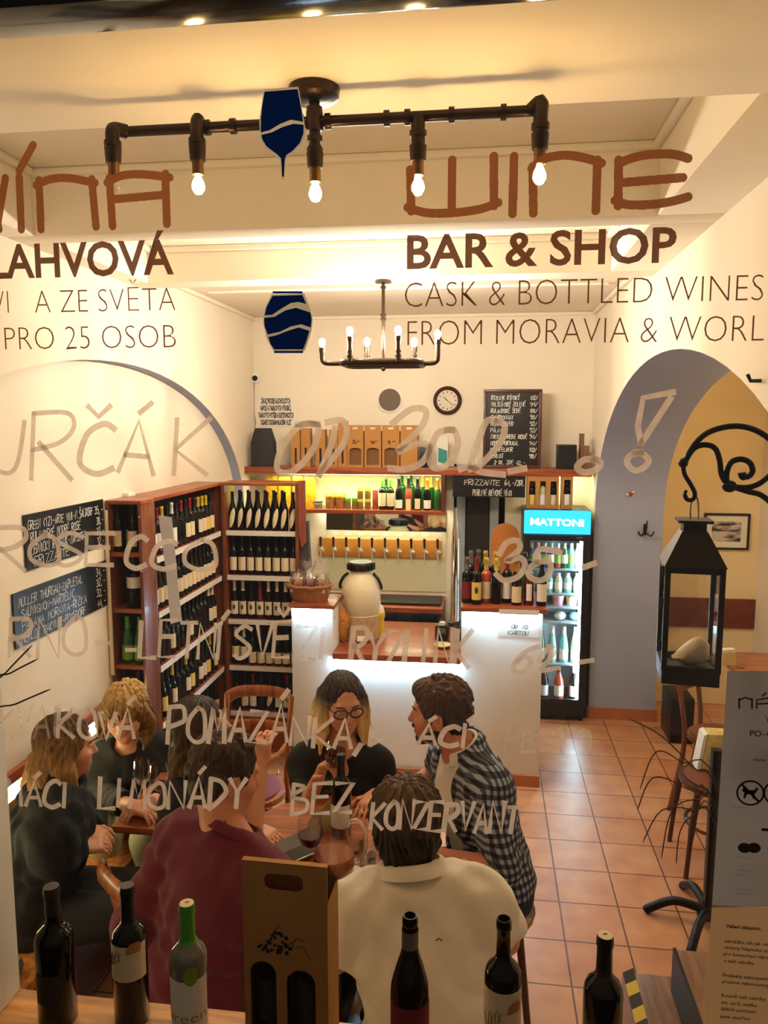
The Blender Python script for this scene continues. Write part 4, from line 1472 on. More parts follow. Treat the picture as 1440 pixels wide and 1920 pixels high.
for x, y, z, h, m, d in ((-.08, -.02, .06, .15, M_SNACK, 'clear bag of brown snacks at the left in the basket'), (.0, .0, .07, .22, M_SNACK2, 'tall clear bag of purple snacks in the middle of the basket'), (.085, -.02, .06, .14, M_SNACK, 'clear bag of brown snacks at the right in the basket')):
    t = thing('snack_bag', d, 'bag', (bk.location.x + x, bk.location.y + y, bk.location.z + .015))
    MB().sphere((0, 0, .075), .05, 16, s=(.95, .9, 1.3)).build('snacks', m, t)
    mb = MB()
    prof = [(.03, .0), (.052, .03), (.055, .09), (.042, .13), (.018, .155), (.035, h - .01), (.045, h + .02)]
    mb.lathe(prof, 18, cap=False)
    for i in range(len(mb.v)):
        a, b, c = mb.v[i]
        k = 1 + .18 * sin(7 * atan2(b, a) + c * 40) * (c > .1)
        mb.v[i] = (a * k, b * k, c + .012 * sin(5 * atan2(b, a)) * (c > .15))
    mb.build('cellophane', M_CELLO, t)
    MB().box(-.03, .03, -.058, -.056, .045, .065).build('price_tag', M_PAPER, t)

# big plastic fermenting jar
p = at(680, 1190, z=ztop)
jr = thing('plastic_jar', 'big cloudy white plastic jar of young wine with black screw lid', 'jar', (p.x, p.y - .06, ztop))
M_JAR = mat('cloudy_plastic', (232, 222, 188), .35, spec=.4)
M_JAR.node_tree.nodes['Principled BSDF'].inputs['Subsurface Weight'].default_value = .25
R = .132
MB().lathe([(R * .93, 0), (R, .015), (R, .17), (R * .985, .172), (R * .985, .178), (R, .18), (R, .33), (R * .96, .36), (R * .62, .445), (R * .56, .455), (R * .56, .475)], 40).build('jar_body', M_JAR, jr, angle=50)
mb = MB().lathe([(R * .64, .47), (R * .66, .475), (R * .66, .515), (R * .6, .525)], 40)
for k in range(16):
    a = 2 * pi * k / 16
    mb.obox((R * .66 * cos(a), R * .66 * sin(a), .495), (.02, .012, .04), (0, 0, a))
mb.build('screw_lid', M_BLACK, jr)
for s in (-1, 1):
    MB().tube(spline([(s * R * .66, -.01, .445), (s * R * .86, -.03, .425), (s * R * 1.05, -.03, .375), (s * R * 1.06, -.01, .345)], 5), .011, 8).build('handle', M_BLACK, jr)
MB().lathe([(R + .0008, .02), (R + .0008, .145), (R + .0008, .17)], 40, cap=False).build('wine_sediment', mat('beige_sediment', (186, 156, 112), .5, var=.15, vscale=30), jr)

p = at(712, 1196, z=ztop)
sb = thing('syrup_bottle', 'yellow squeeze bottle with pale pointed cap on the bar', 'bottle', (p.x, p.y, ztop))
MB().lathe([(.03, 0), (.036, .01), (.036, .09), (.03, .11), (.03, .13), (.036, .15), (.036, .18), (.02, .2)], 20).build('bottle_body', mat('mustard_yellow', (216, 176, 40), .35), sb)
MB().lathe([(.034, .18), (.03, .205), (.02, .225), (.008, .235), (.006, .27)], 18).build('cap', mat('pale_cap', (238, 226, 206), .4), sb)
p = at(637, 1204, z=ztop)
t = thing('crisp_bag', 'orange clear bag of crisps leaning beside the plastic jar', 'bag', (p.x, p.y, ztop), .2)
mb = MB().sphere((0, 0, .14), .05, 18, s=(.95, .7, 2.75))
for i in range(len(mb.v)):
    a, b, c = mb.v[i]
    mb.v[i] = (a + .03 * (1 - c / .28) - .012 * sin(c * 30), b + .006 * sin(c * 60 + a * 90), c)
mb.build('bag_body', mat('orange_crisps', (196, 128, 44), .35, bump=.9, bscale=40, var=.4, vscale=40, coat=.4), t)
p = at(680, 1200, z=ztop)
t = thing('snack_packet', 'flat gold snack packet with price tag lying on the bar', 'packet', (p.x, p.y - .02, ztop))
mb = MB().sphere((0, 0, .02), .09, 20, s=(1, .62, .22))
mb.build('packet_body', mat('gold_packet', (170, 116, 60), .35, bump=.5, bscale=50, var=.3, vscale=30, coat=.4), t)
MB().obox((-.0, -.055, .03), (.05, .003, .035), (-.4, 0, 0)).build('price_tag', M_PAPER, t)
for i, (px, py, dd) in enumerate(((660, 1180, 'left small glass bowl on the bar before the plastic jar'), (690, 1184, 'right small glass bowl with price tag before the plastic jar'))):
    p = at(px, py, z=ztop)
    o = thing('snack_bowl', dd, 'bowl', (p.x, p.y - .03, ztop))
    MB().lathe([(.03, 0), (.034, .004), (.04, .06), (.042, .065), (.037, .064), (.032, .01)], 20).build('bowl', mat('pinkish_bowl', (190, 140, 110), .3), o)
    if i:
        MB().obox((.0, -.02, .085), (.055, .003, .045), (-.2, 0, 0)).build('price_tag', M_PAPER, o)
p = at(829, 1200, z=ztop)
t = thing('card_terminal', 'black card terminal standing on the bar', 'card terminal', (p.x, p.y, ztop), -.2)
MB().prism(rrect(-.042, .042, 0, .105, .015), -.03, .03, 'xz').build('casing', M_BLACK, t, bevel=.006)
MB().box(-.03, .03, -.0325, -.031, .055, .09).build('screen', mat('grey_screen', (90, 100, 98), .2), t)
MB().lathe([(.02, .1), (.02, .125), (.012, .128)], 14).build('paper_roll', M_PAPER, t)
p = at(830, 1212, z=ztop)
o = MB().lathe([(.03, 0), (.04, .003), (.058, .018), (.056, .02), (.036, .007)], 28).build('coin_dish', mat('pale_yellow_dish', (220, 206, 150), .3), loc=(p.x, p.y - .015, ztop))
tag(o, 'small pale coin dish on the edge of the bar', 'dish')
p = at(856, 1200, z=ztop)
o = MB().sphere((0, 0, .05), .05, 16, s=(.8, .7, 1.)).build('black_bag', mat('black_cloth', (16, 16, 18), .8, bump=.4, bscale=30), loc=(p.x - .0, p.y + .02, ztop))
tag(o, 'black cloth pouch beside the right pier', 'pouch')
# chrome post beside the doorway
p = at(853, 1160, y=5.5)
o = thing('chrome_tower', 'slender chrome dispensing column at the end of the bar', 'tap', (p.x, 5.44, ztop + .0005))
zt = at(853, 955, y=5.5).z - ztop
MB().lathe([(.03, 0), (.03, zt * .55), (.027, zt * .8), (.012, zt * .9), (.010, zt + .02)], 24).build('column', M_CHROME, o)
MB().lathe([(.05, 0), (.05, .03), (.034, .035)], 24).build('column_base', M_BLACK, o)

# arched wooden board and the sparkling wine chalkboard at the doorway
a, b = at(919, 1100, y=5.86), at(975, 982, y=5.86)
w = (b.x - a.x)
o = MB().prism([(-w / 2, 0)] + [(w / 2, 0)] + [(w / 2 * cos(pi * k / 20), b.z - w / 2 + w / 2 * sin(pi * k / 20)) for k in range(21)], 0, .025, 'xz').build('arched_board', mat('orange_board_wood', (176, 108, 42), .5, var=.15, vscale=5), loc=((a.x + b.x) / 2, 5.86, .0), bevel=.004)
tag(o, 'upright orange wooden board with rounded top in the doorway', 'board')
a, b = at(849, 931, y=5.93), at(985, 888, y=5.93)
chalkboard('wide black chalkboard reading FRIZZANTE over the doorway', ((a.x + b.x) / 2, 5.93, (a.z + b.z) / 2), 0, b.x - a.x, b.z - a.z, [[('FRIZZANTE', .16, .66), ('64,-/2dl'.upper(), .72, .99)], [('PERLIVÉ RÉVOVÉ VÍNO', .28, .82)]], ch=.52, sw=.0045)

# ================================================================ FRIDGE
FX0, FX1, FY = at(981, 1000, y=5.81).x, at(1108, 1000, y=5.81).x, 5.81
FZ = at(1040, 957, y=FY).z
fr = thing('drinks_fridge', 'tall black drinks fridge with glass door and lit blue header', 'fridge', (0, 0, 0))
M_FR = mat('fridge_black', (16, 17, 20), .35)
zh = at(1040, 1001, y=FY).z
zd0 = at(1040, 1316, y=FY).z
FB = YB - .004
mb = MB().box(FX0, FX0 + .028, FY, FB, .03, FZ).box(FX1 - .05, FX1, FY, FB, .03, FZ).box(FX0 + .028, FX1 - .05, FB - .02, FB, .03, FZ).box(FX0 + .028, FX1 - .05, FY + .005, FB - .02, .03, zd0).box(FX0 + .028, FX1 - .05, FY + .03, FB - .02, zh - .04, FZ)
mb.build('cabinet_body', M_FR, fr, bevel=.004)
MB().box(FX0 + .03, FX1 - .052, FB - .03, FB - .021, zd0, zh - .04).build('inner_lining', mat('fridge_lining', (228, 236, 238), .5), fr)
hd = MB().box(FX0 + .004, FX1 - .004, FY - .012, FY + .028, zh, FZ - .002).build('lit_header', glow('lit_blue_header', (50, 178, 240), 1.7), fr, bevel=.004)
mb = MB()
type_line(mb, 'MATTONI', FX0 + .05, zh + .068, .05, FY - .0135, FX1 - .055, .035, slope=-.015)
mb.build('header_lettering', glow('lit_white_lettering', (240, 250, 255), 4.), hd, smooth=False)
mb = MB().box(FX0 + .008, FX0 + .05, FY - .022, FY - .001, zd0, zh - .006).box(FX1 - .058, FX1 - .012, FY - .022, FY - .001, zd0, zh - .006).box(FX0 + .05, FX1 - .058, FY - .022, FY - .001, zh - .05, zh - .006).box(FX0 + .05, FX1 - .058, FY - .022, FY - .001, zd0, zd0 + .03)
dr = mb.build('door', M_FR, fr, bevel=.003)
MB().box(FX0 + .05, FX1 - .058, FY - .014, FY - .010, zd0 + .03, zh - .05).build('door_glass', thin_glass('fridge_door_glass', gloss=.05), dr, smooth=False)
MB().box(FX0 + .39, FX0 + .43, FY - .0235, FY - .0225, zh - .028, zh - .02).build('maker_plate', mat('grey_plate', (120, 120, 124), .4), dr)
MB().box(FX1 - .074, FX1 - .062, FY + .012, FY + .024, zd0 + .02, zh - .05).build('light_tube', glow('fridge_light', (190, 236, 255), 90.), fr)
for k, x in enumerate((FX0 + .03, FX1 - .03)):
    MB().cyl((x, FY + .04, 0), (x, FY + .04, .03), .016).build('foot', M_BLACK, fr)
zs = [at(1040, y, y=FY + .05).z for y in (1066, 1112, 1137, 1165, 1243, 1310)]
M_WIRE = mat('white_wire_shelf', (150, 160, 164), .4)
for z in zs[:-1]:
    MB().box(FX0 + .03, FX1 - .054, FY + .03, FB - .032, z - .012, z).build('shelf', M_WIRE, fr)
zs[-1] = zd0 + .002


def fitem(k, n, z, shape, h, r, gl, lb, cp, d, lr=(.2, .55)):
    x = FX0 + .07 + (FX1 - FX0 - .15) * k / (n - 1)
    bottle((x, FY + .085, z + .0005), d, shape, h, r, gl, lb, lr, 70, cp, .8, n=14, group='drinks in the fridge')


cols = [('dark blue', G_BLUE), ('dark green', G_GREEN), ('blue', G_BLUE), ('blue', G_BLUE), ('pale red', G_ROSE), ('green', G_GREEN), ('pale green', G_AQUA), ('pale', G_PALE)]
for k in range(8):
    fitem(k, 8, zs[0], 'soda', .19, .026, cols[k][1], L_WHITE if k % 2 else L_GREEN, C_WHITE, '%s soft drink bottle, %s from left on the top fridge shelf' % (cols[k][0], ORD[k]))
for k in range(6):
    fitem(k, 6, zs[1], 'soda', .15, .03, [G_AQUA, G_RED, G_AQUA, G_PALE, G_AQUA, G_PALE][k], L_WHITE, C_WHITE, '%s bottle, %s from left on the second fridge shelf' % (['aqua', 'red', 'aqua', 'pale', 'aqua', 'pale'][k], ORD[k]))
for k, (px, m, d) in enumerate(((1046, mat('pink_tub', (206, 150, 160), .4), 'pinkish plastic tub on the left of the third fridge shelf'), (1072, mat('white_tub', (236, 226, 180), .4), 'white tub with yellow lid on the right of the third fridge shelf'))):
    p = at(px, 1130, y=FY + .1)
    t = thing('food_tub', d, 'tub', (p.x, FY + .1, zs[2] + .0005))
    MB().lathe([(.035, 0), (.045, .07)], 20).build('tub_body', m, t)
    MB().lathe([(.048, .07), (.048, .078)], 20).build('tub_lid', L_YEL if k else L_WHITE, t)
for k, (px, m, d) in enumerate(((1050, L_WHITE, 'white wrapped packet on the fourth fridge shelf'), (1078, G_AQUA, 'aqua plastic bowl on the fourth fridge shelf'))):
    p = at(px, 1150, y=FY + .1)
    o = MB().sphere((0, 0, .035), .045, 16, s=(1, .9, .75)).build('food_packet', m, loc=(p.x, FY + .1, zs[3] + .0005))
    tag(o, d, 'packet')
for k in range(5):
    fitem(k, 5, zs[4], 'flute', .28, .035, [G_GREEN, G_GREEN, G_AQUA, G_AQUA, G_PALE][k], L_WHITE, [C_GREEN, C_BLACK, C_WHITE, C_WHITE, C_WHITE][k], '%s bottle, %s from left on the fifth fridge shelf' % (['green', 'dark green', 'aqua', 'aqua', 'pale'][k], ORD[k]), (.1, .4))
for k in range(4):
    fitem(k, 4, zs[5], 'burgundy', .26, .038, [G_BROWN, G_DARK, G_ROSE, G_DARK][k], L_WHITE, [C_BLACK, C_BLACK, C_BLACK, C_WHITE][k], '%s wine bottle, %s from left on the lowest fridge shelf' % (['brown', 'dark', 'rosé', 'white-capped'][k], ORD[k]), (.1, .42))


# wine carriers with windows on the fridge
def carrier(label, cx, y, z, w, h, d, nwin, rz, glasses, kind, arched=False, handle=True):
    t = thing('wine_carton', label, 'carton', (cx, y, z), rz)
    body = [(-w / 2, 0), (w / 2, 0), (w / 2 * .97, h * .84), (w / 2 * .9, h), (-w / 2 * .9, h), (-w / 2 * .97, h * .84)]
    holes = []
    ww = w / nwin
    for k in range(nwin):
        cxk = -w / 2 + ww * (k + .5)
        hw_ = ww * .33
        if arched:
            holes.append([(cxk - hw_, h * .12), (cxk + hw_, h * .12)] + [(cxk + hw_ * cos(a), h * .42 + hw_ * 1.0 * sin(a)) for a in [pi * i / 8 for i in range(9)]])
        else:
            holes.append([(cxk - hw_, h * .10), (cxk + hw_, h * .10), (cxk + hw_ * .8, h * .74), (cxk - hw_ * .8, h * .74)])
    if handle:
        holes.append(rrect(-w * .2, w * .2, h * .885, h * .945, h * .028, 4))
    MB().prism(body, -d / 2, -d / 2 + .003, 'xz', holes=holes).build('front_panel', M_CARD, t, smooth=False)
    mb = MB().box(-w / 2, -w / 2 + .003, -d / 2 + .003, d / 2, 0, h * .84).box(w / 2 - .003, w / 2, -d / 2 + .003, d / 2, 0, h * .84).box(-w / 2, w / 2, d / 2 - .003, d / 2, 0, h * .84).box(-w / 2 + .003, w / 2 - .003, -d / 2 + .003, d / 2 - .003, 0, .003)
    mb.add([(-w / 2 * .97, d / 2, h * .84), (w / 2 * .97, d / 2, h * .84), (w / 2 * .9, -d / 2 + .004, h), (-w / 2 * .9, -d / 2 + .004, h)], [(0, 1, 2, 3)])
    mb.build('carton_body', M_CARD, t, smooth=False)
    for k, gl in enumerate(glasses):
        if gl is None:
            continue
        cxk = -w / 2 + ww * (k + .5)
        P = Matrix.Rotation(rz, 3, 'Z') @ Vector((cxk, 0, .0035)) + Vector((cx, y, z))
        bottle(tuple(P), '%s inside %s' % (gl[2], kind), 'bordeaux', h * .80, min(ww * .42, d * .42), gl[0], gl[1], (.1, .45), 60, C_BLACK, n=14, rz=rz)
    return t


p = at(1015, 950, y=5.95)
a, b = at(987, 950, y=5.95), at(1046, 950, y=5.95)
carrier('brown cardboard carrier holding three wine bottles on the fridge', (a.x + b.x) / 2, 5.95, FZ + .001, b.x - a.x, at(1015, 884, y=5.95).z - FZ, .09, 3, 0, [(G_DARK, L_YEL, 'dark yellow-labelled bottle'), (G_PALE, L_WHITE, 'pale white-labelled bottle'), (G_DARK, L_CREAM, 'dark cream-labelled bottle')], 'the three-bottle carrier on the fridge')
a, b = at(1051, 950, y=5.95), at(1072, 950, y=5.95)
carrier('narrow brown carton holding one wine bottle on the fridge', (a.x + b.x) / 2, 5.95, FZ + .001, b.x - a.x, at(1060, 880, y=5.95).z - FZ, .09, 1, 0, [(G_DARK, L_WHITE, 'dark white-labelled bottle')], 'the single carton on the fridge')

# ================================================================ ON THE LONG SHELF BOARD
YS = 5.98


def sx_(px):
    return at(px, 875, y=YS).x


def sh_(py):
    return at(700, py, y=YS).z - ZT


t = thing('black_bag', 'black paper carrier standing at the left end of the long shelf', 'bag', (sx_(495), YS, ZT))
w = sx_(516) - sx_(474)
h = sh_(803)
MB().prism([(-w / 2, 0), (w / 2, 0), (w / 2, h * .62), (w * .3, h), (-w * .3, h), (-w / 2, h * .62)], -.05, .05, 'xz').build('bag_body', mat('black_card', (36, 36, 40), .7), t, bevel=.004)
for i, (p0, p1, top) in enumerate(((549, 565, 805), (567, 584, 803), (594, 612, 805), (619, 635, 806), (636, 652, 789))):
    w = sx_(p1) - sx_(p0)
    h = sh_(top)
    t = thing('gift_carton', 'slim brown gift carton, %s from left on the long shelf' % ORD[i], 'carton', ((sx_(p0) + sx_(p1)) / 2, YS, ZT), 0)
    MB().prism([(-w / 2, 0), (w / 2, 0), (w / 2, h)] + ([(w * .2, h + .0)] if i < 4 else []) + [(-w / 2, h)], -.04, .04, 'xz', holes=[[(-w * .12, h * .08), (w * .12, h * .08), (w * .12, h * .5), (-w * .12, h * .5)]]).build('carton_body', M_CARD, t, smooth=False)
    MB().box(-w * .4, w * .4, -.03, -.02, .01, h * .6).build('inside_shade', M_BACKP, t)  # dark block standing for the shade inside the carton window
for i, (p0, p1) in enumerate(((653, 683), (685, 716), (718, 750), (752, 784))):
    w = sx_(p1) - sx_(p0)
    h = sh_(797)
    t = thing('gift_carton', 'wide brown two-bottle gift carton, %s from left on the long shelf' % ORD[i], 'carton', ((sx_(p0) + sx_(p1)) / 2, YS, ZT))
    holes = [rrect(-w * .17, w * .17, h * .9, h * .95, h * .024, 3)]
    if i < 3:
        holes.append([(-w * .38, .02), (w * .38, .02)] + [(w * .38 * cos(a), h * .38 + w * .22 * sin(a)) for a in [pi * k / 10 for k in range(11)]])
    MB().prism([(-w / 2, 0), (w / 2, 0), (w / 2, h), (-w / 2, h)], -.045, -.042, 'xz', holes=holes).build('front_panel', M_CARD, t, smooth=False)
    MB().box(-w / 2, w / 2, -.012, .04, 0, h * .86).box(-w / 2, -w / 2 + .003, -.042, -.012, 0, h * .86).box(w / 2 - .003, w / 2, -.042, -.012, 0, h * .86).build('carton_body', mat('shaded_cardboard', (128, 86, 48), .85), t, smooth=False)  # cardboard coloured darker to give the shade seen through the cut-outs
    if i < 3:
        mb = MB()
        for k in range(9):
            mb.sphere((random.uniform(-.022, .015), -.0455, h * .6 + random.uniform(-.012, .014)), .006, 8, s=(1, .15, 1))
        mb.tube([(.01, -.046, h * .61), (.028, -.046, h * .63), (.036, -.046, h * .6)], .003, 6)
        mb.build('grape_print', M_INKS, t)
o = MB().box(sx_(787), sx_(808), YS - .04, YS + .04, ZT, ZT + sh_(833)).build('black_box', M_BLACK, bevel=.003)
tag(o, 'small black box right of the gift cartons on the long shelf', 'box')
t = thing('gift_bag', 'small white and teal gift bag on the long shelf under the clock', 'bag', (sx_(830), YS, ZT))
w, h = sx_(841) - sx_(820), sh_(818)
MB().prism([(-w / 2, 0), (w / 2, 0), (w * .45, h), (-w * .45, h)], -.03, .03, 'xz').build('bag_body', mat('white_bag', (214, 214, 208), .6), t)
MB().prism([(-w * .4, h * .2), (w * .4, h * .1), (w * .42, h * .55), (-w * .38, h * .65)], -.032, -.0302, 'xz').build('teal_print', mat('teal_print', (40, 130, 128), .5), t)
t = thing('loudspeaker', 'small black loudspeaker at the right of the long shelf', 'loudspeaker', (sx_(1061), YS, ZT))
w, h = sx_(1079) - sx_(1043), sh_(832)
MB().box(-w / 2, w / 2, -.06, .06, 0, h).build('cabinet', M_BLACK, t, bevel=.006)
MB().box(-w / 2 + .008, w / 2 - .008, -.063, -.0605, .012, h - .008).build('grille', mat('speaker_cloth', (24, 24, 26), .9, bump=.4, bscale=400), t)
for i, (x0, x1, y0, rz) in enumerate(((1086, 1092, 812, .1), (1094, 1104, 834, -.1))):
    o = MB().box(-(sx_(x1) - sx_(x0)) / 2, (sx_(x1) - sx_(x0)) / 2, -.04, .04, 0, sh_(y0)).build('wooden_crate_board', mat('old_brown_wood', (120, 82, 52), .6, var=.2, vscale=20), loc=((sx_(x0) + sx_(x1)) / 2, YS, ZT), rot=(0, 0, rz), bevel=.002)
    tag(o, ('tall narrow brown wooden board beside the loudspeaker', 'low brown wooden box at the far right end of the long shelf')[i], 'board')
# price menu leaning on the wall
a, b = at(905, 876, y=5.97), at(1017, 728, y=5.97)
menu = chalkboard('large framed chalkboard price menu leaning above the doorway', ((a.x + b.x) / 2, 5.97, ZT + (b.z - a.z) / 2 + .001), 0, b.x - a.x, b.z - a.z,
           [[(s, .13, e), (pz, .80, .93)] for s, e, pz in (('RYZLINK RÝNSKÝ', .62, '102/'), ('VELTLÍNSKÉ ZELENÉ', .72, '94/'), ('RULANDSKÉ ŠEDÉ', .64, '88/'), ('CHARDONNAY', .52, '98/'), ('IRSAI OLIVER', .52, '92/'), ('PÁLAVA', .36, '92/'),
            ('ZWEIGELTREBE ROSÉ', .76, '94/'), ('MODRÝ PORTUGAL', .62, '94/'), ('DORNFELDER', .52, '102/'), ('MERLOT', .36, '98/'))] + [[('2 DL ZDE 42,-', .2, .74)]], frame=wood('mahogany_frame', (84, 32, 26), axis=2), margin=.03, ch=.62, sw=.004)

# cabinet contents
def cp_(px, y=6.02):
    return at(px, 950, y=y).x


def ch_(py, y=6.02):
    return at(700, py, y=y).z - zc


M_PASTA = mat('yellow_pasta', (226, 176, 32), .4, bump=.9, bscale=50, var=.35, vscale=30, coat=.4)
for i, (a, b, top) in enumerate(((500, 522, 893), (524, 546, 895), (551, 570, 893), (572, 592, 895))):
    w = cp_(b) - cp_(a)
    o = MB().prism(rrect(-w / 2, w / 2, 0, ch_(top), .02), -.03, .03, 'xz').build('pasta_bag', M_PASTA, loc=((cp_(a) + cp_(b)) / 2, 6.02, zc), bevel=.012)
    tag(o, 'yellow bag of pasta, %s from left in the lit cabinet' % ORD[i], 'bag')
o = MB().lathe([(.03, 0), (.03, .03), (.04, .035), (.03, .045), (.042, .06)], 14, sy=.8).build('grey_tin', mat('grey_tin', (120, 124, 110), .4), loc=(cp_(599), 5.98, zc))
tag(o, 'small grey ornament beside the pasta bags in the lit cabinet', 'tin')
for i, px in enumerate((621, 639)):
    t = thing('glass_jar', '%s wide jar with yellow wrapped top in the lit cabinet' % ('left', 'right')[i], 'jar', (cp_(px), 6.0, zc))
    MB().lathe([(.034, 0), (.040, .02), (.042, .09)], 18).build('jar_body', mat('brown_preserve', (150, 104, 54), .2, var=.3, vscale=30), t)
    MB().lathe([(.046, .09), (.048, .105), (.03, .125)], 18).build('wrapped_top', mat('yellow_wrap', (226, 186, 50), .4, bump=.5), t)
for i, (px, z0, z1, m, l, d) in enumerate(((654, 0, .085, 'preserve', C_GREEN, 'left green-lidded jar in the lit cabinet'), (667, 0, .085, 'preserve', C_GREEN, 'right green-lidded jar in the lit cabinet'), (677, 0, .08, 'p', C_YEL, 'lower tin of the left stack in the lit cabinet'),
                                           (677, .081, .165, 'p', C_YEL, 'upper tin of the left stack in the lit cabinet'), (691, 0, .08, 'p', C_YEL, 'lower tin of the right stack in the lit cabinet'), (691, .081, .165, 'p', C_YEL, 'upper tin of the right stack in the lit cabinet'))):
    t = thing('preserve_jar', d, 'jar', (cp_(px), 5.98, zc + z0))
    h = z1 - z0
    MB().lathe([(.021, 0), (.024, .006), (.024, h - .02)], 16).build('jar_body', mat('olive_preserve', (128, 104, 48), .3, var=.3, vscale=40), t)
    MB().lathe([(.025, h - .02), (.025, h)], 16).build('lid', l, t)
o = MB().box(cp_(700), cp_(709), 5.97, 6.02, zc, zc + .15).build('red_packet', mat('red_packet', (160, 62, 50), .4, var=.3, vscale=30), bevel=.003)
tag(o, 'red packet between the tins and bottles in the lit cabinet', 'packet')
for px, y, sh, gl, lb, lr, lh, cp, top, d in ((717, 5.97, 'bordeaux', G_DARK, L_CREAM, (.12, .56), 80, C_GREEN, 899, 'left black bottle with big cream label in the lit cabinet'), (732, 5.97, 'bordeaux', G_DARK, L_CREAM, (.12, .56), 80, C_GREEN, 899, 'right black bottle with big cream label in the lit cabinet'),
                                              (724, 6.08, 'bordeaux', G_GREEN, None, (.1, .5), 60, None, 897, 'green bottle behind the pair of cream labels'), (748, 5.97, 'sparkling', G_DARK, L_WHITE, (.06, .32), 70, C_BLACK, 895, 'dark sparkling bottle with white label in the lit cabinet'),
                                              (754, 6.09, 'bordeaux', G_GREEN, None, (.1, .5), 60, None, 890, 'green bottle standing behind the dark sparkling bottle'), (766, 5.97, 'sparkling', G_ROSE, L_CREAM, (.0, .34), 40, C_BLACK, 894, 'rosé sparkling bottle in the lit cabinet'),
                                              (771, 6.09, 'bordeaux', G_GREEN, None, (.1, .5), 60, None, 888, 'green bottle standing behind the rosé bottle'), (783, 5.97, 'sparkling', G_DARK, L_CREAM, (.04, .36), 45, C_BLACK, 895, 'dark bottle with narrow label in the lit cabinet'),
                                              (792, 6.09, 'sparkling', G_GREEN, None, (.1, .5), 60, C_YEL, 890, 'yellow-topped bottle at the back of the lit cabinet'), (801, 5.97, 'sparkling', G_DARK, L_WHITE, (.06, .32), 75, C_GOLD, 896, 'dark bottle with oval label and gold top in the lit cabinet'),
                                              (808, 6.09, 'sparkling', G_GREEN, None, (.1, .5), 60, C_YEL, 892, 'gold-topped green bottle at the back right of the lit cabinet'), (820, 5.97, 'sparkling', G_GREEN, None, (.1, .5), 60, C_GOLD, 896, 'green sparkling bottle with orange foil at the cabinet end')):
    bottle((cp_(px, y), y, zc + .0005), d, sh, ch_(top, y), .029, gl, lb, lr, lh, cp, .66 if sh == 'sparkling' else .76, n=16, group='bottles in the lit cabinet')

# ================================================================ ON THE BACK WALL
p = at(478, 709, y=YB - .03)
t = thing('security_camera', 'small white security camera in the back left corner', 'camera', (p.x, YB - .001, p.z))
MB().box(-.035, .035, -.04, 0, -.035, .045).build('camera_body', M_WHITE, t, bevel=.012)
MB().cyl((.005, -.04, .0), (.005, -.052, -.002), .022, n=18).build('lens', M_BLACKG, t)
MB().tube(spline([(-.015, -.006, -.03), (-.02, -.006, -.2), (-.018, -.006, -.3), (-.01, -.006, -.36), (-.022, -.006, -.42), (-.02, -.006, -.48)], 4), .004, 6).build('cable', mat('grey_cable', (150, 130, 108), .6), t)
a, b = at(482, 800, y=YB), at(553, 743, y=YB)
t = thing('paper_poster', 'white paper poster with four lines of black capitals', 'poster', ((a.x + b.x) / 2, YB - .001, (a.z + b.z) / 2))
w, h = b.x - a.x, b.z - a.z
MB().box(-w / 2, w / 2, -.002, 0, -h / 2, h / 2).build('sheet', M_PLASTER if False else M_PAPER, t)
mb = MB()
for i, (s, k) in enumerate((('ZÁKAZ PRODEJE ALKOHOLICKÝCH', .38), ('NÁPOJŮ A TABÁKOVÝCH VÝROBKŮ,', .40), ('TABÁKOVÝCH POTŘEB A ELEKTRONICKÝCH', .46), ('CIGARET OSOBÁM MLADŠÍM 18 LET', .40))):
    type_line(mb, s, -w * k, h * (.27 - .235 * i), .042, -.0028, w * k, .045)
mb.build('printed_text', M_INK, t, smooth=False)
p = at(731, 750, y=YB)
t = thing('round_vent', 'round grey wall vent beside the clock', 'vent', (p.x, YB - .001, p.z))
MB().lathe([(.103, 0), (.108, .006), (.096, .014), (.09, .014), (.088, .004)], 40, axis=(0, -1, 0)).build('vent_ring', M_WHITE, t)
M_MESH, _t, _b = nt('grey_vent_mesh')
_b.inputs['Base Color'].default_value = srgb((112, 98, 84))
_b.inputs['Roughness'].default_value = .8
MB().lathe([(.0, .004), (.09, .004), (.09, .008), (.0, .008)], 40, axis=(0, -1, 0), cap=False).build('vent_grille', M_MESH, t)
p = at(839, 751, y=YB)
t = thing('wall_clock', 'round wall clock with dark red rim on the back wall', 'clock', (p.x, YB - .001, p.z))
MB().lathe([(.10, 0), (.113, .01), (.112, .03), (.098, .04), (.084, .034), (.082, .02)], 44, axis=(0, -1, 0), cap=False).build('rim', mat('dark_red_rim', (64, 26, 22), .3), t)
MB().lathe([(.0, .016), (.084, .016), (.084, .02), (.0, .02)], 44, axis=(0, -1, 0), cap=False).build('clock_face', mat('pale_dial', (222, 212, 190), .5), t)
mb = MB()
for k in range(12):
    a = 2 * pi * k / 12
    mb.obox((.066 * sin(a), -.0215, .066 * cos(a)), (.006, .002, .014), (0, a, 0))
mb.build('hour_marks', M_INK, t)
for nm, a, l, w in (('hour_hand', radians(-48), .04, .006), ('minute_hand', radians(130), .06, .004)):
    MB().obox((sin(a) * l / 2, -.0235, cos(a) * l / 2), (w, .0016, l), (0, a, 0)).build(nm, M_INK, t)
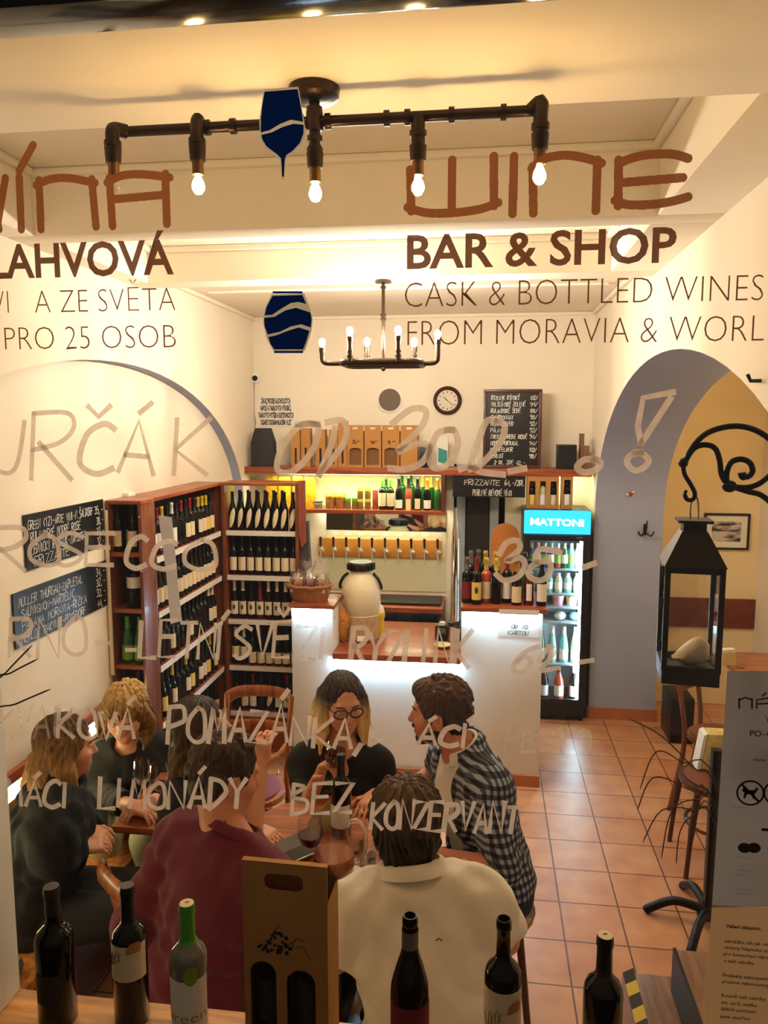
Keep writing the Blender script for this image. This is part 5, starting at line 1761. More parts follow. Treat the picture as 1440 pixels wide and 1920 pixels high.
# paper bags hanging on the shelf side
for i, (pts, m, d) in enumerate((([(573, 902), (583, 902), (586, 1020), (580, 1028), (574, 1000)], mat('reddish_paper', (136, 66, 48), .8), 'reddish brown paper bag hanging on the side of the corner shelf'),
                                 ([(578, 982), (592, 978), (597, 1066), (583, 1074)], mat('dark_grey_paper', (66, 66, 74), .8), 'dark grey paper bag hanging behind the reddish one'))):
    y = 4.95 + .05 * i
    P = [at(*q, y=y) for q in pts]
    dx = BX1 + .001 - min(q.x for q in P)
    o = MB().prism([(q.x + dx, q.z) for q in P], y, y + .05, 'xz').build('paper_bag', m, smooth=False)
    tag(o, d, 'bag')

# ================================================================ RIGHT SIDE, ARCH AND SIDE ROOM
YJ = 5.9
p = at(1209, 992, y=YJ)
t = thing('coat_hook', 'black triple coat hook on the grey inner face of the arch', 'hook', (p.x, YJ - .001, p.z))
MB().box(-.012, .012, -.008, 0, -.045, .04).build('back_plate', M_IRON, t, bevel=.003)
for s in (-1, 0, 1):
    MB().tube(spline([(0, -.008, -.02), (s * .03, -.04, -.045), (s * .05, -.05, -.03), (s * .055, -.05, -.01)] if s else [(0, -.008, .0), (0, -.05, -.0), (0, -.07, .05), (0, -.065, .07)], 4), .006, 8).build('hook', M_IRON, t)
p = at(1181, 920, y=YJ)
t = thing('hanging_ornament', 'small red and clear ornament hanging on the grey arch face', 'ornament', (p.x, YJ - .02, p.z))
MB().tube([(0, 0, 0), (0, .01, .17)], .0015, 6).build('thread', M_WHITE, t)
MB().sphere((0, 0, -.02), .022, 10, s=(1, .6, 1)).build('bauble', mat('red_bauble', (170, 60, 50), .2), t)
MB().sphere((.02, .005, -.01), .018, 10).sphere((-.02, .004, -.03), .016, 10).build('beads', M_CHROME, t)
p = at(1427, 714, x=XR)
o = MB().tube([(XR, p.y, p.z), (XR - .03, p.y, p.z), (XR - .04, p.y, p.z + .02)], .006, 8).build('wall_hook', M_IRON)
tag(o, 'small dark hook on the right wall above the arch', 'hook')
Y2 = 6.35
a, b = at(1317, 1029, y=Y2), at(1406, 963, y=Y2)
t = thing('framed_picture', 'black framed dark ink picture on the yellow side room wall', 'picture', ((a.x + b.x) / 2, Y2 - .001, (a.z + b.z) / 2))
w, h = b.x - a.x, b.z - a.z
f = .016
MB().box(-w / 2, w / 2, -.022, 0, h / 2 - f, h / 2).box(-w / 2, w / 2, -.022, 0, -h / 2, -h / 2 + f).box(-w / 2, -w / 2 + f, -.022, 0, -h / 2 + f, h / 2 - f).box(w / 2 - f, w / 2, -.022, 0, -h / 2 + f, h / 2 - f).build('frame', M_BLACK, t)
MB().box(-w / 2 + f, w / 2 - f, -.008, 0, -h / 2 + f, h / 2 - f).build('mat_board', M_PAPER, t)
mp, t2, b2 = nt('ink_landscape')
tc = t2.nodes.new('ShaderNodeTexCoord')
ma = t2.nodes.new('ShaderNodeMapping')
ma.inputs['Scale'].default_value = (7, 1, 26)
no = t2.nodes.new('ShaderNodeTexNoise')
no.inputs['Scale'].default_value = 1
no.inputs['Detail'].default_value = 8
rp = t2.nodes.new('ShaderNodeValToRGB')
rp.color_ramp.elements[0].position = .42
rp.color_ramp.elements[0].color = srgb((46, 40, 56))
rp.color_ramp.elements[1].position = .56
rp.color_ramp.elements[1].color = srgb((206, 196, 190))
t2.links.new(tc.outputs['Object'], ma.inputs[0])
t2.links.new(ma.outputs[0], no.inputs['Vector'])
t2.links.new(no.outputs[0], rp.inputs[0])
t2.links.new(rp.outputs[0], b2.inputs['Base Color'])
MB().box(-w * .32, w * .32, -.0095, -.0085, -h * .28, h * .28).build('ink_drawing', mp, t)


def cafe_chair(name, label, loc, rz, wd, seatm, sh=.46, bh=.86, slats=False):
    """bentwood cafe chair; the sitter faces +y"""
    t = thing(name, label, 'chair', loc, rz)
    MB().prism([(.19 * cos(a) * (1 if sin(a) < 0 else 1.04), .19 * sin(a)) for a in [2 * pi * k / 28 for k in range(28)]], sh - .03, sh, 'xy').build('seat_frame', wd, t, bevel=.006)
    MB().lathe([(.165, sh), (.168, sh + .008), (.14, sh + .016), (.0, sh + .017)], 28, cap=False).build('seat_pad', seatm, t)
    for sx in (-1, 1):
        MB().tube(spline([(sx * .15, .14, sh - .02), (sx * .165, .165, .25), (sx * .175, .185, 0)], 4), [.018] * 5 + [.013] * 4, 10).build('leg', wd, t)
        MB().tube(spline([(sx * .175, -.23, bh), (sx * .17, -.19, .68), (sx * .16, -.165, sh), (sx * .165, -.19, .22), (sx * .18, -.23, 0)], 4), [.015] * 12 + [.017] * 3 + [.013] * 2, 10).build('leg', wd, t)
    ring = [(.158 * cos(a), .158 * sin(a) * .95, .22) for a in [2 * pi * k / 24 for k in range(24)]]
    MB().tube(ring, .009, 8, closed=True).build('stretcher', wd, t)
    top = spline([(-.175, -.23, bh - .02), (-.12, -.262, bh + .005), (0, -.275, bh + .012), (.12, -.262, bh + .005), (.175, -.23, bh - .02)], 4)
    mb = MB()
    mb.tube(top, .012, 8, ry=.034)
    mb.build('backrest_rail', wd, t)
    if slats:
        for k in range(4):
            x = -.105 + .07 * k
            MB().tube([(x, -.262, bh - .02), (x, -.215, .62)], .009, 8).build('backrest_spindle', wd, t)
        MB().tube(spline([(-.165, -.2, .63), (0, -.225, .61), (.165, -.2, .63)], 5), .012, 8).build('backrest_rail', wd, t)
    else:
        MB().tube(spline([(-.168, -.205, .7), (0, -.24, .7), (.168, -.205, .7)], 5), .008, 8, ry=.03).build('backrest_rail', wd, t)
    return t


M_SEATRED = mat('maroon_seat', (120, 32, 38), .55)
M_SEATBR = mat('brown_leather_seat', (118, 62, 40), .4)
M_CHDK = wood('dark_bentwood', (74, 38, 24), axis=2)
M_CHOR = wood('orange_bentwood', (156, 84, 38), axis=2)
cafe_chair('cafe_chair', 'dark bentwood cafe chair with spindle back at the right of the arch', (1.22, 3.98, 0), radians(90), M_CHDK, M_SEATBR, slats=True)
cafe_chair('cafe_chair', 'brown bentwood cafe chair before the side room table', (1.40, 4.55, 0), radians(-120), wood('brown_bentwood', (110, 62, 36), axis=2), M_SEATBR)
st = thing('small_cafe_table', 'reddish wooden table in the side room with napkin holder', 'table', (1.86, 5.02, 0))
MB().box(-.3, .3, -.3, .28, .72, .75).build('tabletop', M_WOODTBL, st, bevel=.006)
MB().cyl((0, 0, .03), (0, 0, .72), .035).build('column', M_BLACK, st)
MB().lathe([(.2, 0), (.2, .02), (.05, .04)], 24).build('base', M_BLACK, st)
p = at(1362, 1245, z=.75)
t = thing('napkin_holder', 'yellowish napkin holder on the side room table', 'napkin holder', (p.x, p.y, .75), .3)
MB().box(-.05, .05, -.03, .03, 0, .012).box(-.05, .05, -.03, -.026, .012, .085).box(-.05, .05, .026, .03, .012, .085).build('holder', mat('yellow_card', (214, 188, 120), .6), t)
MB().box(-.045, .045, -.022, .022, .013, .1).build('napkins', M_PAPER, t)
p = at(1389, 1252, z=.75)
t = thing('drinking_glass', 'small clear tumbler beside the napkin holder', 'glass', (p.x, p.y, .75))
MB().lathe([(.026, 0), (.032, .1), (.03, .1), (.024, .008)], 18).build('tumbler', M_GLASS, t)
o = MB().box(1.34, 1.5, 5.5, 5.8, 0, .33).build('black_cabinet', M_BLACK, bevel=.006)
tag(o, 'low black cabinet behind the far jamb of the arch', 'cabinet')
# bag on the dark chair
p = at(1322, 1432, y=4.05)
t = thing('floral_bag', 'white and pale floral bag standing on the dark bentwood chair', 'bag', (p.x + .02, 4.07, .477))
MB().prism([(-.05, 0), (.09, 0), (.09, .2), (-.02, .2)], -.05, .05, 'xz').build('bag_body', mat('pale_floral', (206, 190, 120), .8, var=.25, vscale=40), t, bevel=.01)
MB().prism([(-.068, 0), (-.051, 0), (-.021, .2), (-.04, .19)], -.048, .048, 'xz').build('bag_side', M_PAPER, t)

# black post on a four-footed base
ps = thing('metal_stand', 'black metal post on a four-footed base beside the window notices', 'stand', (1.045, 3.45, 0))
MB().box(-.022, .022, -.022, .022, .05, .84).build('post', M_IRON, ps, bevel=.003)
MB().lathe([(.05, .04), (.05, .07), (.03, .1)], 16).build('hub', M_IRON, ps)
for a in (100, 170, 240, 350):
    a = radians(a)
    MB().tube(spline([(cos(a) * .03, sin(a) * .03, .07), (cos(a) * .15, sin(a) * .15, .085), (cos(a) * .25, sin(a) * .25, .03), (cos(a) * .27, sin(a) * .27, .012)], 5), .02, 10).build('foot', M_IRON, ps)

# wooden entrance steps at the lower right with hazard tape
M_STEP = wood('worn_step_wood', (128, 86, 48), axis=1)
zs1, zs2 = .30, .46
q = at(1166, 1822, z=zs1)
t = thing('entrance_step', 'low wooden entrance step edged with yellow and black tape', 'step', (0, 0, 0))
sx0, sy1 = q.x, q.y
MB().box(sx0, 1.3, 1.9, sy1, 0, zs1).build('step_body', M_STEP, t, bevel=.004)
mb0, mb1 = MB(), MB()
n = 12
for k in range(n):
    y0 = sy1 - .005 - k * .06
    mbx = (mb0 if k % 2 else mb1)
    mbx.add([(sx0 + .002, y0, zs1 + .0012), (sx0 + .045, y0 + .03, zs1 + .0012), (sx0 + .045, y0 - .03, zs1 + .0012), (sx0 + .002, y0 - .06, zs1 + .0012)], [(0, 1, 2, 3)])
tp = mb0.build('hazard_tape', mat('tape_yellow', (206, 176, 50), .4), t, smooth=False, label='yellow bands of the edge tape')
mb1.build('tape_band', M_BLACK, tp, smooth=False, label='black bands of the edge tape')
q = at(1268, 1780, z=zs2)
t = thing('entrance_landing', 'higher wooden landing with dark metal edge at lower right', 'step', (0, 0, 0))
MB().box(q.x, 1.32, 1.9, q.y, zs1 + .001, zs2).build('landing_body', M_STEP, t, bevel=.004)
MB().box(q.x - .012, q.x - .001, 1.9, q.y, zs1 + .002, zs2 + .006).build('edge_strip', M_IRON, t)

# lantern on a wrought bracket inside the window
YLN = 1.46


def lp(px, py):
    p = at(px, py, y=YLN)
    return (p.x, YLN, p.z)


br = thing('iron_bracket', 'black wrought iron scroll bracket reaching in from the right', 'bracket', (0, 0, 0))


def pxw(n):
    return n / FPX * 1.48


MB().tube(spline([lp(1282, 872), lp(1300, 836), (lp(1330, 810)), lp(1375, 799), lp(1415, 806), lp(1450, 830), lp(1490, 880), lp(1530, 960)], 6), pxw(5.2), 12).build('upper_scroll', M_IRON, br)
MB().tube(spline([lp(1284, 866), lp(1300, 842), lp(1320, 834), lp(1340, 840), lp(1349, 862), lp(1353, 890), lp(1366, 908), lp(1400, 921), lp(1430, 930), lp(1470, 965), lp(1530, 1010)], 6), pxw(5), 12).build('lower_scroll', M_IRON, br)
MB().tube(spline([lp(1364, 912), lp(1362, 890), lp(1370, 868), lp(1388, 861), lp(1405, 867), lp(1411, 882), lp(1404, 893), lp(1393, 893), lp(1391, 886)], 6), [pxw(5.2)] * 40 + [pxw(7)] * 9, 12).build('curl', M_IRON, br)
MB().tube(spline([lp(1368, 912), lp(1400, 914), lp(1425, 906), lp(1450, 885)], 6), pxw(5), 12).build('curl', M_IRON, br)
MB().sphere(lp(1368, 912), pxw(12), 14, s=(1.1, .8, .9)).build('collar', M_IRON, br)
MB().sphere(lp(1281, 868), pxw(9), 12).build('collar', M_IRON, br)
MB().tube(spline([lp(1281, 874), lp(1284, 890), lp(1296, 910), lp(1303, 926), lp(1298, 937), lp(1288, 936), lp(1284, 927), lp(1287, 919)], 6), [pxw(4)] * 36 + [pxw(3)] * 7, 10).build('hook', M_IRON, br)
MB().box(WX1 - .03, WX1 - .001, YLN - .03, YLN + .03, lp(1530, 1030)[2], lp(1530, 930)[2]).build('wall_plate', M_IRON, br)

cl_, cr_ = lp(1243, 1055), lp(1341, 1055)
cx = (cl_[0] + cr_[0]) / 2
hw = .046
ln = thing('hanging_lantern', 'dark metal glass-sided lantern hanging from the iron bracket', 'lantern', (lp(1287, 1270)[0], YLN, lp(1287, 1270)[2]), -.12)
zt, ze, zc1, zc2 = [lp(1287, y)[2] - ln.location.z for y in (1055, 1040, 994, 978)]
M_LAN = mat('dark_bronze_metal', (62, 50, 40), .45, metal=.5, var=.15, vscale=12)
MB().box(-hw - .004, hw + .004, -hw - .004, hw + .004, 0, .026).build('base', M_LAN, ln, bevel=.002)
fr_ = MB()
for sx in (-1, 1):
    for sy in (-1, 1):
        fr_.box(sx * hw - .005, sx * hw + .005, sy * hw - .005, sy * hw + .005, .026, zt)
for s in (-1, 1):
    fr_.box(-hw, hw, s * hw - .005, s * hw + .005, zt - .012, zt).box(s * hw - .005, s * hw + .005, -hw, hw, zt - .012, zt)
    fr_.box(-hw, hw, s * hw - .005, s * hw + .005, .026, .036).box(s * hw - .005, s * hw + .005, -hw, hw, .026, .036)
fr_.build('frame', M_LAN, ln, bevel=.001)
for s in (-1, 1):
    MB().box(-hw + .005, hw - .005, s * hw - .001, s * hw + .001, .036, zt - .012).build('glass_panel', M_GLASS, ln, smooth=False)
    MB().box(s * hw - .001, s * hw + .001, -hw + .005, hw - .005, .036, zt - .012).build('glass_panel', M_GLASS, ln, smooth=False)
r1, r2 = hw + .007, .022
ro = MB().add([(-r1, -r1, zt), (r1, -r1, zt), (r1, r1, zt), (-r1, r1, zt), (-r2, -r2, zc1), (r2, -r2, zc1), (r2, r2, zc1), (-r2, r2, zc1)], [(0, 1, 5, 4), (1, 2, 6, 5), (2, 3, 7, 6), (3, 0, 4, 7), (4, 5, 6, 7), (3, 2, 1, 0)])
ro.box(-r2 * .9, r2 * .9, -r2 * .9, r2 * .9, zc1, zc2)
ro.box(-r2 * 1.35, r2 * 1.35, -r2 * 1.35, r2 * 1.35, zc2, zc2 + .005)
ro.build('roof', M_LAN, ln, smooth=False)
zhk = lp(1290, 936)[2] - ln.location.z
rg = [(.007 * cos(a), .003 * sin(a), (zc2 + zhk) / 2 - .002 + (zhk - zc2 + .018) / 2 * sin(a)) for a in [2 * pi * k / 24 for k in range(24)]]
MB().tube(rg, .0018, 8, closed=True).build('ring', M_STEEL, ln)
mb = MB()
for z in (.2, .14, .06):
    mb.cyl((-hw - .006, -hw + .01, z), (-hw - .006, -hw + .01, z + .018), .003, n=8)
mb.build('hinge', M_IRON, ln)
o = MB().sphere((0, 0, 0), .03, 18, s=(1.15, .8, .55)).build('candle_stub', mat('melted_wax', (226, 208, 168), .5, bump=.4, bscale=40), loc=(ln.location.x + .005, YLN, ln.location.z + .0435))
for v in o.data.vertices:
    v.co.z += .012 * sin(v.co.x * 70 + 1) * (v.co.z > 0) + .018 * max(0, v.co.x / .03) * (v.co.z > 0)
tag(o, 'melted pale candle stub lying inside the hanging lantern', 'candle')

# dry grasses standing in pots at both ends of the sill
M_GRASS = mat('dry_grass', (70, 54, 36), .7)


def grasses(label, x, y, blades, potw=.06, z0=SILL):
    SILL = z0
    t = thing('dry_grass_pot', label, 'plant', (x, y, z0))
    MB().lathe([(potw * .7, 0), (potw, .12), (potw * .93, .12), (potw * .85, .1)], 20).build('pot', mat('grey_pot', (84, 80, 76), .7), t)
    for pts in blades:
        P = [(0, 0, .1)] + [tuple(at(*q, y=y) - Vector((x, y, SILL))) for q in pts]
        MB().tube(spline(P, 5), [.0012] * (5 * (len(P) - 1)) + [.0005], 5).build('grass_blade', M_GRASS, t)
    return t


grasses('dry grass in a pot behind the right window notices, blades arching left', .585, 1.36, [[(1352, 1500), (1300, 1440), (1240, 1380), (1181, 1348)], [(1345, 1520), (1290, 1480), (1225, 1458), (1195, 1520)], [(1350, 1480), (1280, 1430), (1230, 1410), (1200, 1480)],
                                                                                                [(1350, 1530), (1310, 1500), (1260, 1520), (1240, 1610)], [(1348, 1560), (1300, 1520), (1240, 1520), (1205, 1580)], [(1350, 1540), (1300, 1530), (1275, 1560), (1268, 1620)]])
grasses('dry grass in a street planter before the left of the window, thin blades leaning in', -.80, .95, [[(-60, 1500), (-20, 1345), (30, 1320), (95, 1292)], [(-60, 1480), (-20, 1290), (20, 1262), (70, 1236)], [(-60, 1490), (-30, 1310), (10, 1262), (60, 1210)]], .1, .70)

# ================================================================ LEFT BENCH
bn = thing('wall_bench', 'long wooden wall bench with lit back panel along the left wall', 'bench', (0, 0, 0))
zb = at(0, 1457, x=XL).z
MB().box(XL + .001, XL + .03, 1.70, 3.62, zb - .045, zb).build('back_rail', M_WOODREDY, bn, bevel=.003)
MB().box(XL + .001, XL + .012, 1.70, 3.62, .48, zb - .045).build('back_panel', M_WOODDK, bn)
MB().box(XL + .013, XL + .022, 1.72, 3.60, zb - .115, zb - .052).build('led_strip', glow('warm_white_led', (255, 232, 170), LED_WARM), bn)
MB().box(XL + .001, XL + .44, 1.70, 3.62, .42, .46).build('seat', M_WOODOR, bn, bevel=.005)
MB().box(XL + .38, XL + .41, 1.72, 3.60, .08, .42).build('front_panel', M_WOODDK, bn)
MB().box(XL + .05, XL + .38, 1.72, 1.75, .0, .42).box(XL + .05, XL + .38, 3.56, 3.59, .0, .42).build('leg_panel', M_WOODDKX, bn)
o = MB().box(XL + .02, XL + .40, 1.9, 2.2, .461, .53).build('seat_cushion', mat('grey_cushion', (128, 124, 116), .9, bump=.2, bscale=80), bevel=.03)
tag(o, 'grey seat cushion at the near end of the wall bench', 'cushion')

# ================================================================ TABLES AND WHAT STANDS ON THEM
TZ, TX, TY, TR = .84, -.508, 2.47, .35
tb1 = thing('round_table', 'round reddish wooden table crowded with glasses in the middle', 'table', (TX, TY, 0))
MB().lathe([(TR - .01, TZ - .03), (TR, TZ - .022), (TR, TZ - .006), (TR - .008, TZ), (.0, TZ)], 56, cap=False).lathe([(.0, TZ - .03), (TR - .01, TZ - .03)], 56, cap=False).build('tabletop', M_WOODTBL, tb1, angle=30)
MB().cyl((0, 0, .04), (0, 0, TZ - .03), .03).build('column', M_BLACK, tb1)
MB().lathe([(.22, 0), (.22, .015), (.06, .045)], 28).build('base', M_BLACK, tb1)
LTZ = .76
q = at(208, 1549, z=LTZ)
lt = thing('square_table', 'square reddish wooden table before the wall bench', 'table', (0, 0, 0))
x0, y0 = q.x, q.y
MB().box(x0, x0 + .46, y0, y0 + .46, LTZ - .028, LTZ).build('tabletop', M_WOODTBL, lt, bevel=.005)
MB().cyl((x0 + .24, y0 + .24, .03), (x0 + .24, y0 + .24, LTZ - .028), .03).build('column', M_BLACK, lt)
MB().lathe([(.2, 0), (.2, .015), (.05, .04)], 24, (x0 + .24, y0 + .24, 0)).build('base', M_BLACK, lt)

M_RED = mat('red_wine', (48, 4, 10), .08, coat=.3)
M_AMBER = mat('amber_wine', (150, 84, 52), .08, coat=.3)


def wine_glass(label, loc, h=.2, r=.042, fill=.35, wine=None, rot=(0, 0, 0), group='wine glasses'):
    t = thing('wine_glass', label, 'glass', loc, 0, group)
    t.rotation_euler = rot
    s = h / .2
    pr = [(.018 * s, .094 * s), (r * .7, .105 * s), (r * .95, .125 * s), (r, .145 * s), (r * .92, .175 * s), (r * .8, h)]
    MB().lathe([(.032 * s, 0), (.031 * s, .003 * s), (.006 * s, .01 * s), (.004 * s, .03 * s), (.004 * s, .085 * s)] + pr + [(a - .0012, z) for a, z in reversed(pr)], 28, cap=False).build('glass_body', M_GLASS, t)
    if wine:
        z1 = .098 * s + (h - .098 * s) * fill
        zz = [p_[1] for p_ in pr]
        rr = [p_[0] for p_ in pr]
        L_ = [(max(float(np.interp(z, zz, rr)) - .0025, .001), z) for z in np.linspace(.096 * s, z1, 7)]
        MB().lathe([(.001, .0955 * s)] + L_ + [(.0, z1)], 24, cap=False).build('wine', wine, t)
    return t


def on(px, py, z):
    p = at(px, py, z=z)
    return (p.x, p.y, z)


wine_glass('big wine glass of red wine on the round table left of the carafe', on(583, 1640, TZ + .0005), .21, .043, .34, M_RED)
wine_glass('wine glass with a little red wine on the square table', on(300, 1522, LTZ + .0005), .2, .04, .2, M_RED)
wine_glass('nearly empty wine glass behind on the square table', on(268, 1508, LTZ + .0005), .19, .036, .0)
for i, (px, py) in enumerate(((668, 1600), (690, 1628), (706, 1650))):
    t = thing('drinking_glass', '%s small glass of water on the round table' % ('farthest', 'middle', 'nearest')[i], 'glass', on(px, py, TZ + .0005), 0, 'water glasses')
    MB().lathe([(.024, 0), (.026, .004), (.032, .085), (.0305, .085), (.0245, .008), (0, .008)], 24, cap=False).build('tumbler', M_GLASS, t)
    MB().lathe([(.0, .0085), (.0235, .0085), (.027, .05), (.0, .05)], 24, cap=False).build('water', thin_glass('water', gloss=.14), t)
c = thing('glass_carafe', 'clear glass carafe with handle half full of amber wine', 'carafe', on(626, 1650, TZ + .0005), .25)
pr = [(.05, .004), (.066, .03), (.068, .07), (.058, .115), (.046, .15), (.044, .185), (.052, .205)]
MB().lathe([(.048, 0)] + pr + [(a - .0018, z) for a, z in reversed(pr)], 36, cap=False).build('glass_body', M_GLASS, c)
MB().lathe([(.0, .005), (.048, .006), (.064, .03), (.066, .07), (.0635, .09), (.0, .09)], 36, cap=False).build('wine', M_AMBER, c)
MB().tube(spline([(.045, 0, .19), (.075, 0, .195), (.1, 0, .16), (.1, 0, .1), (.082, 0, .065), (.064, 0, .06)], 5), .008, 10).build('handle', thin_glass('thick_glass', gloss=.3), c)
p = on(640, 1566, TZ + .0005)
bottle(p, 'open dark wine bottle with torn white label on the round table', 'bordeaux', .30, .036, G_DARK, L_WHITE, (.14, .42), 75, C_BLACK, .74, n=28, rz=-.15)
t = thing('table_card', 'folded yellow and white menu card standing on the round table', 'card', on(603, 1560, TZ + .0005), .3)
MB().prism([(-.045, 0), (.045, 0), (.045, .13), (-.045, .05)], -.002, .0, 'xz').build('card_front', mat('yellow_print_card', (206, 186, 104), .6, var=.2, vscale=20), t, smooth=False)
MB().add([(-.045, .002, .05), (.045, .002, .13), (.045, .05, 0), (-.045, .05, 0)], [(0, 1, 2, 3)]).build('card_back', M_PAPER, t, smooth=False)
t = thing('phone', 'black smartphone lying on a dark folder on the round table', 'phone', on(552, 1606, TZ + .010), -.75)
MB().prism(rrect(-.036, .036, -.072, .072, .01), 0, .008, 'xy').build('phone_body', mat('silver_edge', (150, 140, 128), .3, metal=.7), t, bevel=.002)
MB().prism(rrect(-.033, .033, -.068, .068, .008), .0082, .009, 'xy').build('screen', mat('dark_screen', (26, 28, 28), .1), t)
o = MB().box(-.07, .07, -.1, .1, 0, .009).build('bill_folder', mat('grey_folder', (70, 64, 56), .5), loc=on(535, 1600, TZ + .0005), rot=(0, 0, -.75), bevel=.003)
tag(o, 'dark grey bill folder under the phone on the round table', 'folder')
o = MB().lathe([(.04, 0), (.045, .003), (.075, .014), (.073, .016), (.042, .006), (0, .005)], 36, cap=False).build('saucer', mat('white_porcelain', (236, 228, 214), .2), loc=on(648, 1640 + 14, TZ + .0005))
tag(o, 'white saucer at the near edge of the round table', 'saucer')
o = MB().lathe([(0, 0), (.03, 0), (.03, .006), (0, .006)], 20, cap=False).build('coaster', M_BLACK, loc=on(314, 1545, LTZ + .0005))
tag(o, 'black coaster on the square table', 'coaster')

# chairs and stools round the tables
cafe_chair('cafe_chair', 'orange bentwood chair with maroon seat before the corner shelf', (at(470, 1500, y=3.6).x, 3.55, 0), radians(180), M_CHOR, M_SEATRED)
cafe_chair('cafe_chair', 'honey brown wooden chair behind the burgundy sweater, its back to the bench', (-.98, 2.36, 0), radians(-37), wood('honey_bentwood', (146, 84, 40), axis=2), M_SEATBR, bh=.82)


def stool(label, x, y, h):
    t = thing('wooden_stool', label, 'stool', (x, y, 0), random.uniform(0, 1), 'stools round the round table')
    MB().lathe([(0, h - .03), (.16, h - .03), (.165, h - .01), (.15, h), (0, h)], 28, cap=False).build('seat', M_WOODDK, t)
    for k in range(4):
        a = pi / 4 + pi / 2 * k
        MB().cyl((.11 * cos(a), .11 * sin(a), h - .03), (.16 * cos(a), .16 * sin(a), 0), .016, .013, 10).build('leg', M_WOODDK, t)
    return t

# ================================================================ BOTTLES AND CARTON ON THE WINDOW SILL
def sill_at(px, ytop, h):
    p = at(px, ytop, z=SILL + h)
    return (p.x, p.y, SILL)


S_KW = dict(n=40)
bottle(sill_at(96, 1662, .30), 'slender black wine bottle on the sill, leftmost', 'bordeaux', .30, .039, G_DARK, mat('black_label', (24, 22, 26), .6), (.2, .42), 40, mat('smoky_capsule', (44, 34, 28), .35), .8, **S_KW)
b2 = bottle(sill_at(238, 1660, .30), 'black wine bottle with cream landscape label on the sill', 'bordeaux', .30, .036, G_DARK, L_CREAM, (.36, .62), 85, C_BLACK, .72, **S_KW)
b3 = bottle(sill_at(350, 1694, .29), 'clear white wine bottle with green capsule and pale label on the sill', 'bordeaux', .29, .037, mat('clear_bottle', (120, 112, 100), .06, coat=.4), L_WHITE, (.1, .50), 88, C_GREEN, .72, **S_KW)
b4 = bottle(sill_at(769, 1716, .30), 'open brown wine bottle with dark red label on the sill', 'burgundy', .30, .038, G_BROWN, L_RED, (.1, .43), 90, None, **S_KW)
b5 = bottle(sill_at(945, 1722, .30), 'open black wine bottle with cream flower label on the sill', 'bordeaux', .30, .036, G_BROWN, L_CREAM, (.2, .56), 85, None, **S_KW)
b6 = bottle(sill_at(1135, 1754, .29), 'black wine bottle with white capped top on the sill, rightmost', 'bordeaux', .29, .037, G_DARK, None, capsule=C_BLACK, cap_from=.72, **S_KW)


def neck_band(o, z0, z1, r, m, name='neck_label'):
    MB().lathe([(r, z0), (r, z1)], 32, cap=False).build(name, m, o)


neck_band(b4, .235, .272, .0165, C_GREY)
for o, r in ((b4, .0157), (b5, .0152)):
    MB().lathe([(.0108, .0), (.0108, .0004)], 20, (0, 0, .3002)).build('bottle_mouth', mat('mouth_shade', (6, 5, 5), 1., spec=0.), o)  # flat black disc painted for the shade inside the open neck
for o, z in ((b3, .2905), (b6, .2905)):
    MB().lathe([(.0142, z), (.0142, z + .001), (.0, z + .001)], 28, cap=False).build('cap_top', L_CREAM, o)
    MB().obox((0, .002, z + .0013), (.008, .003, .0006), (0, 0, .3)).build('cap_mark', L_RED, o)


def wrap(mb, s, r, z, cap, halfdeg, weight=0., mi=0):
    vs, fs, c = type_verts(s, weight)
    a, b = min(v[0] for v in vs), max(v[0] for v in vs)
    out = []
    for v in vs:
        t = radians(halfdeg) * (2 * (v[0] - a) / (b - a) - 1)
        out.append((r * sin(t), -r * cos(t), z + v[1] * cap / c))
    return mb.add(out, fs, mi)


wrap(MB(), 'Green', .0382, .055, .022, 78, -.005).build('label_lettering', mat('leaf_green_print', (128, 160, 50), .6), b3, smooth=False)
MB().add(*patch(.0379, [(.135 + .042 * t, 28 - 22 * sqrt(max(.02, 1 - (2 * t - 1) ** 2)), 28 + 22 * sqrt(max(.02, 1 - (2 * t - 1) ** 2))) for t in [i / 8 for i in range(9)]])).build('leaf_print', mat('leaf_green_print', (128, 160, 50), .6), b3)
M_OLIVE = mat('brown_label_print', (110, 70, 40), .6)
for o, zb in ((b2, .135), (b5, .09)):
    mb = MB()
    for k in range(7):
        a0 = radians(-55 + k * 8)
        P = [((.0369) * sin(a0 + .05 * i * (k % 3 - 1)), -.0369 * cos(a0 + .05 * i * (k % 3 - 1)), zb + .008 * k * .4 + .006 * i) for i in range(5)]
        mb.tube(P, .0007, 5)
    mb.build('label_drawing', M_OLIVE, o)
    MB().add(*patch(.0369, [(zb + .035, 12, 62), (zb + .05, 18, 66), (zb + .058, 30, 58)])).build('label_picture', mat('ochre_print', (186, 116, 60), .6), o)
wrap(MB(), 'CABERNET', .0396, .088, .007, 30).build('label_lettering', mat('grey_print', (84, 80, 84), .6), bpy.data.objects['wine_bottle'] if False else [o for o in bpy.data.objects if o.get('label', '').startswith('slender black')][0], smooth=False)

p0, p1 = at(455, 1614, y=1.36), at(616, 1624, y=1.36)
w = p1.x - p0.x
h = p0.z - SILL + .004
CY0 = 1.373
gb = thing('gift_carton', 'brown two-bottle gift carton with grape print on the window sill', 'carton', ((p0.x + p1.x) / 2, CY0 + .03, SILL), -.03)
d2 = .045


def gx(px):
    return (px - 535.5) / 161 * w


def gz(py):
    return h - (py - 1618) / 1000 * 1.04


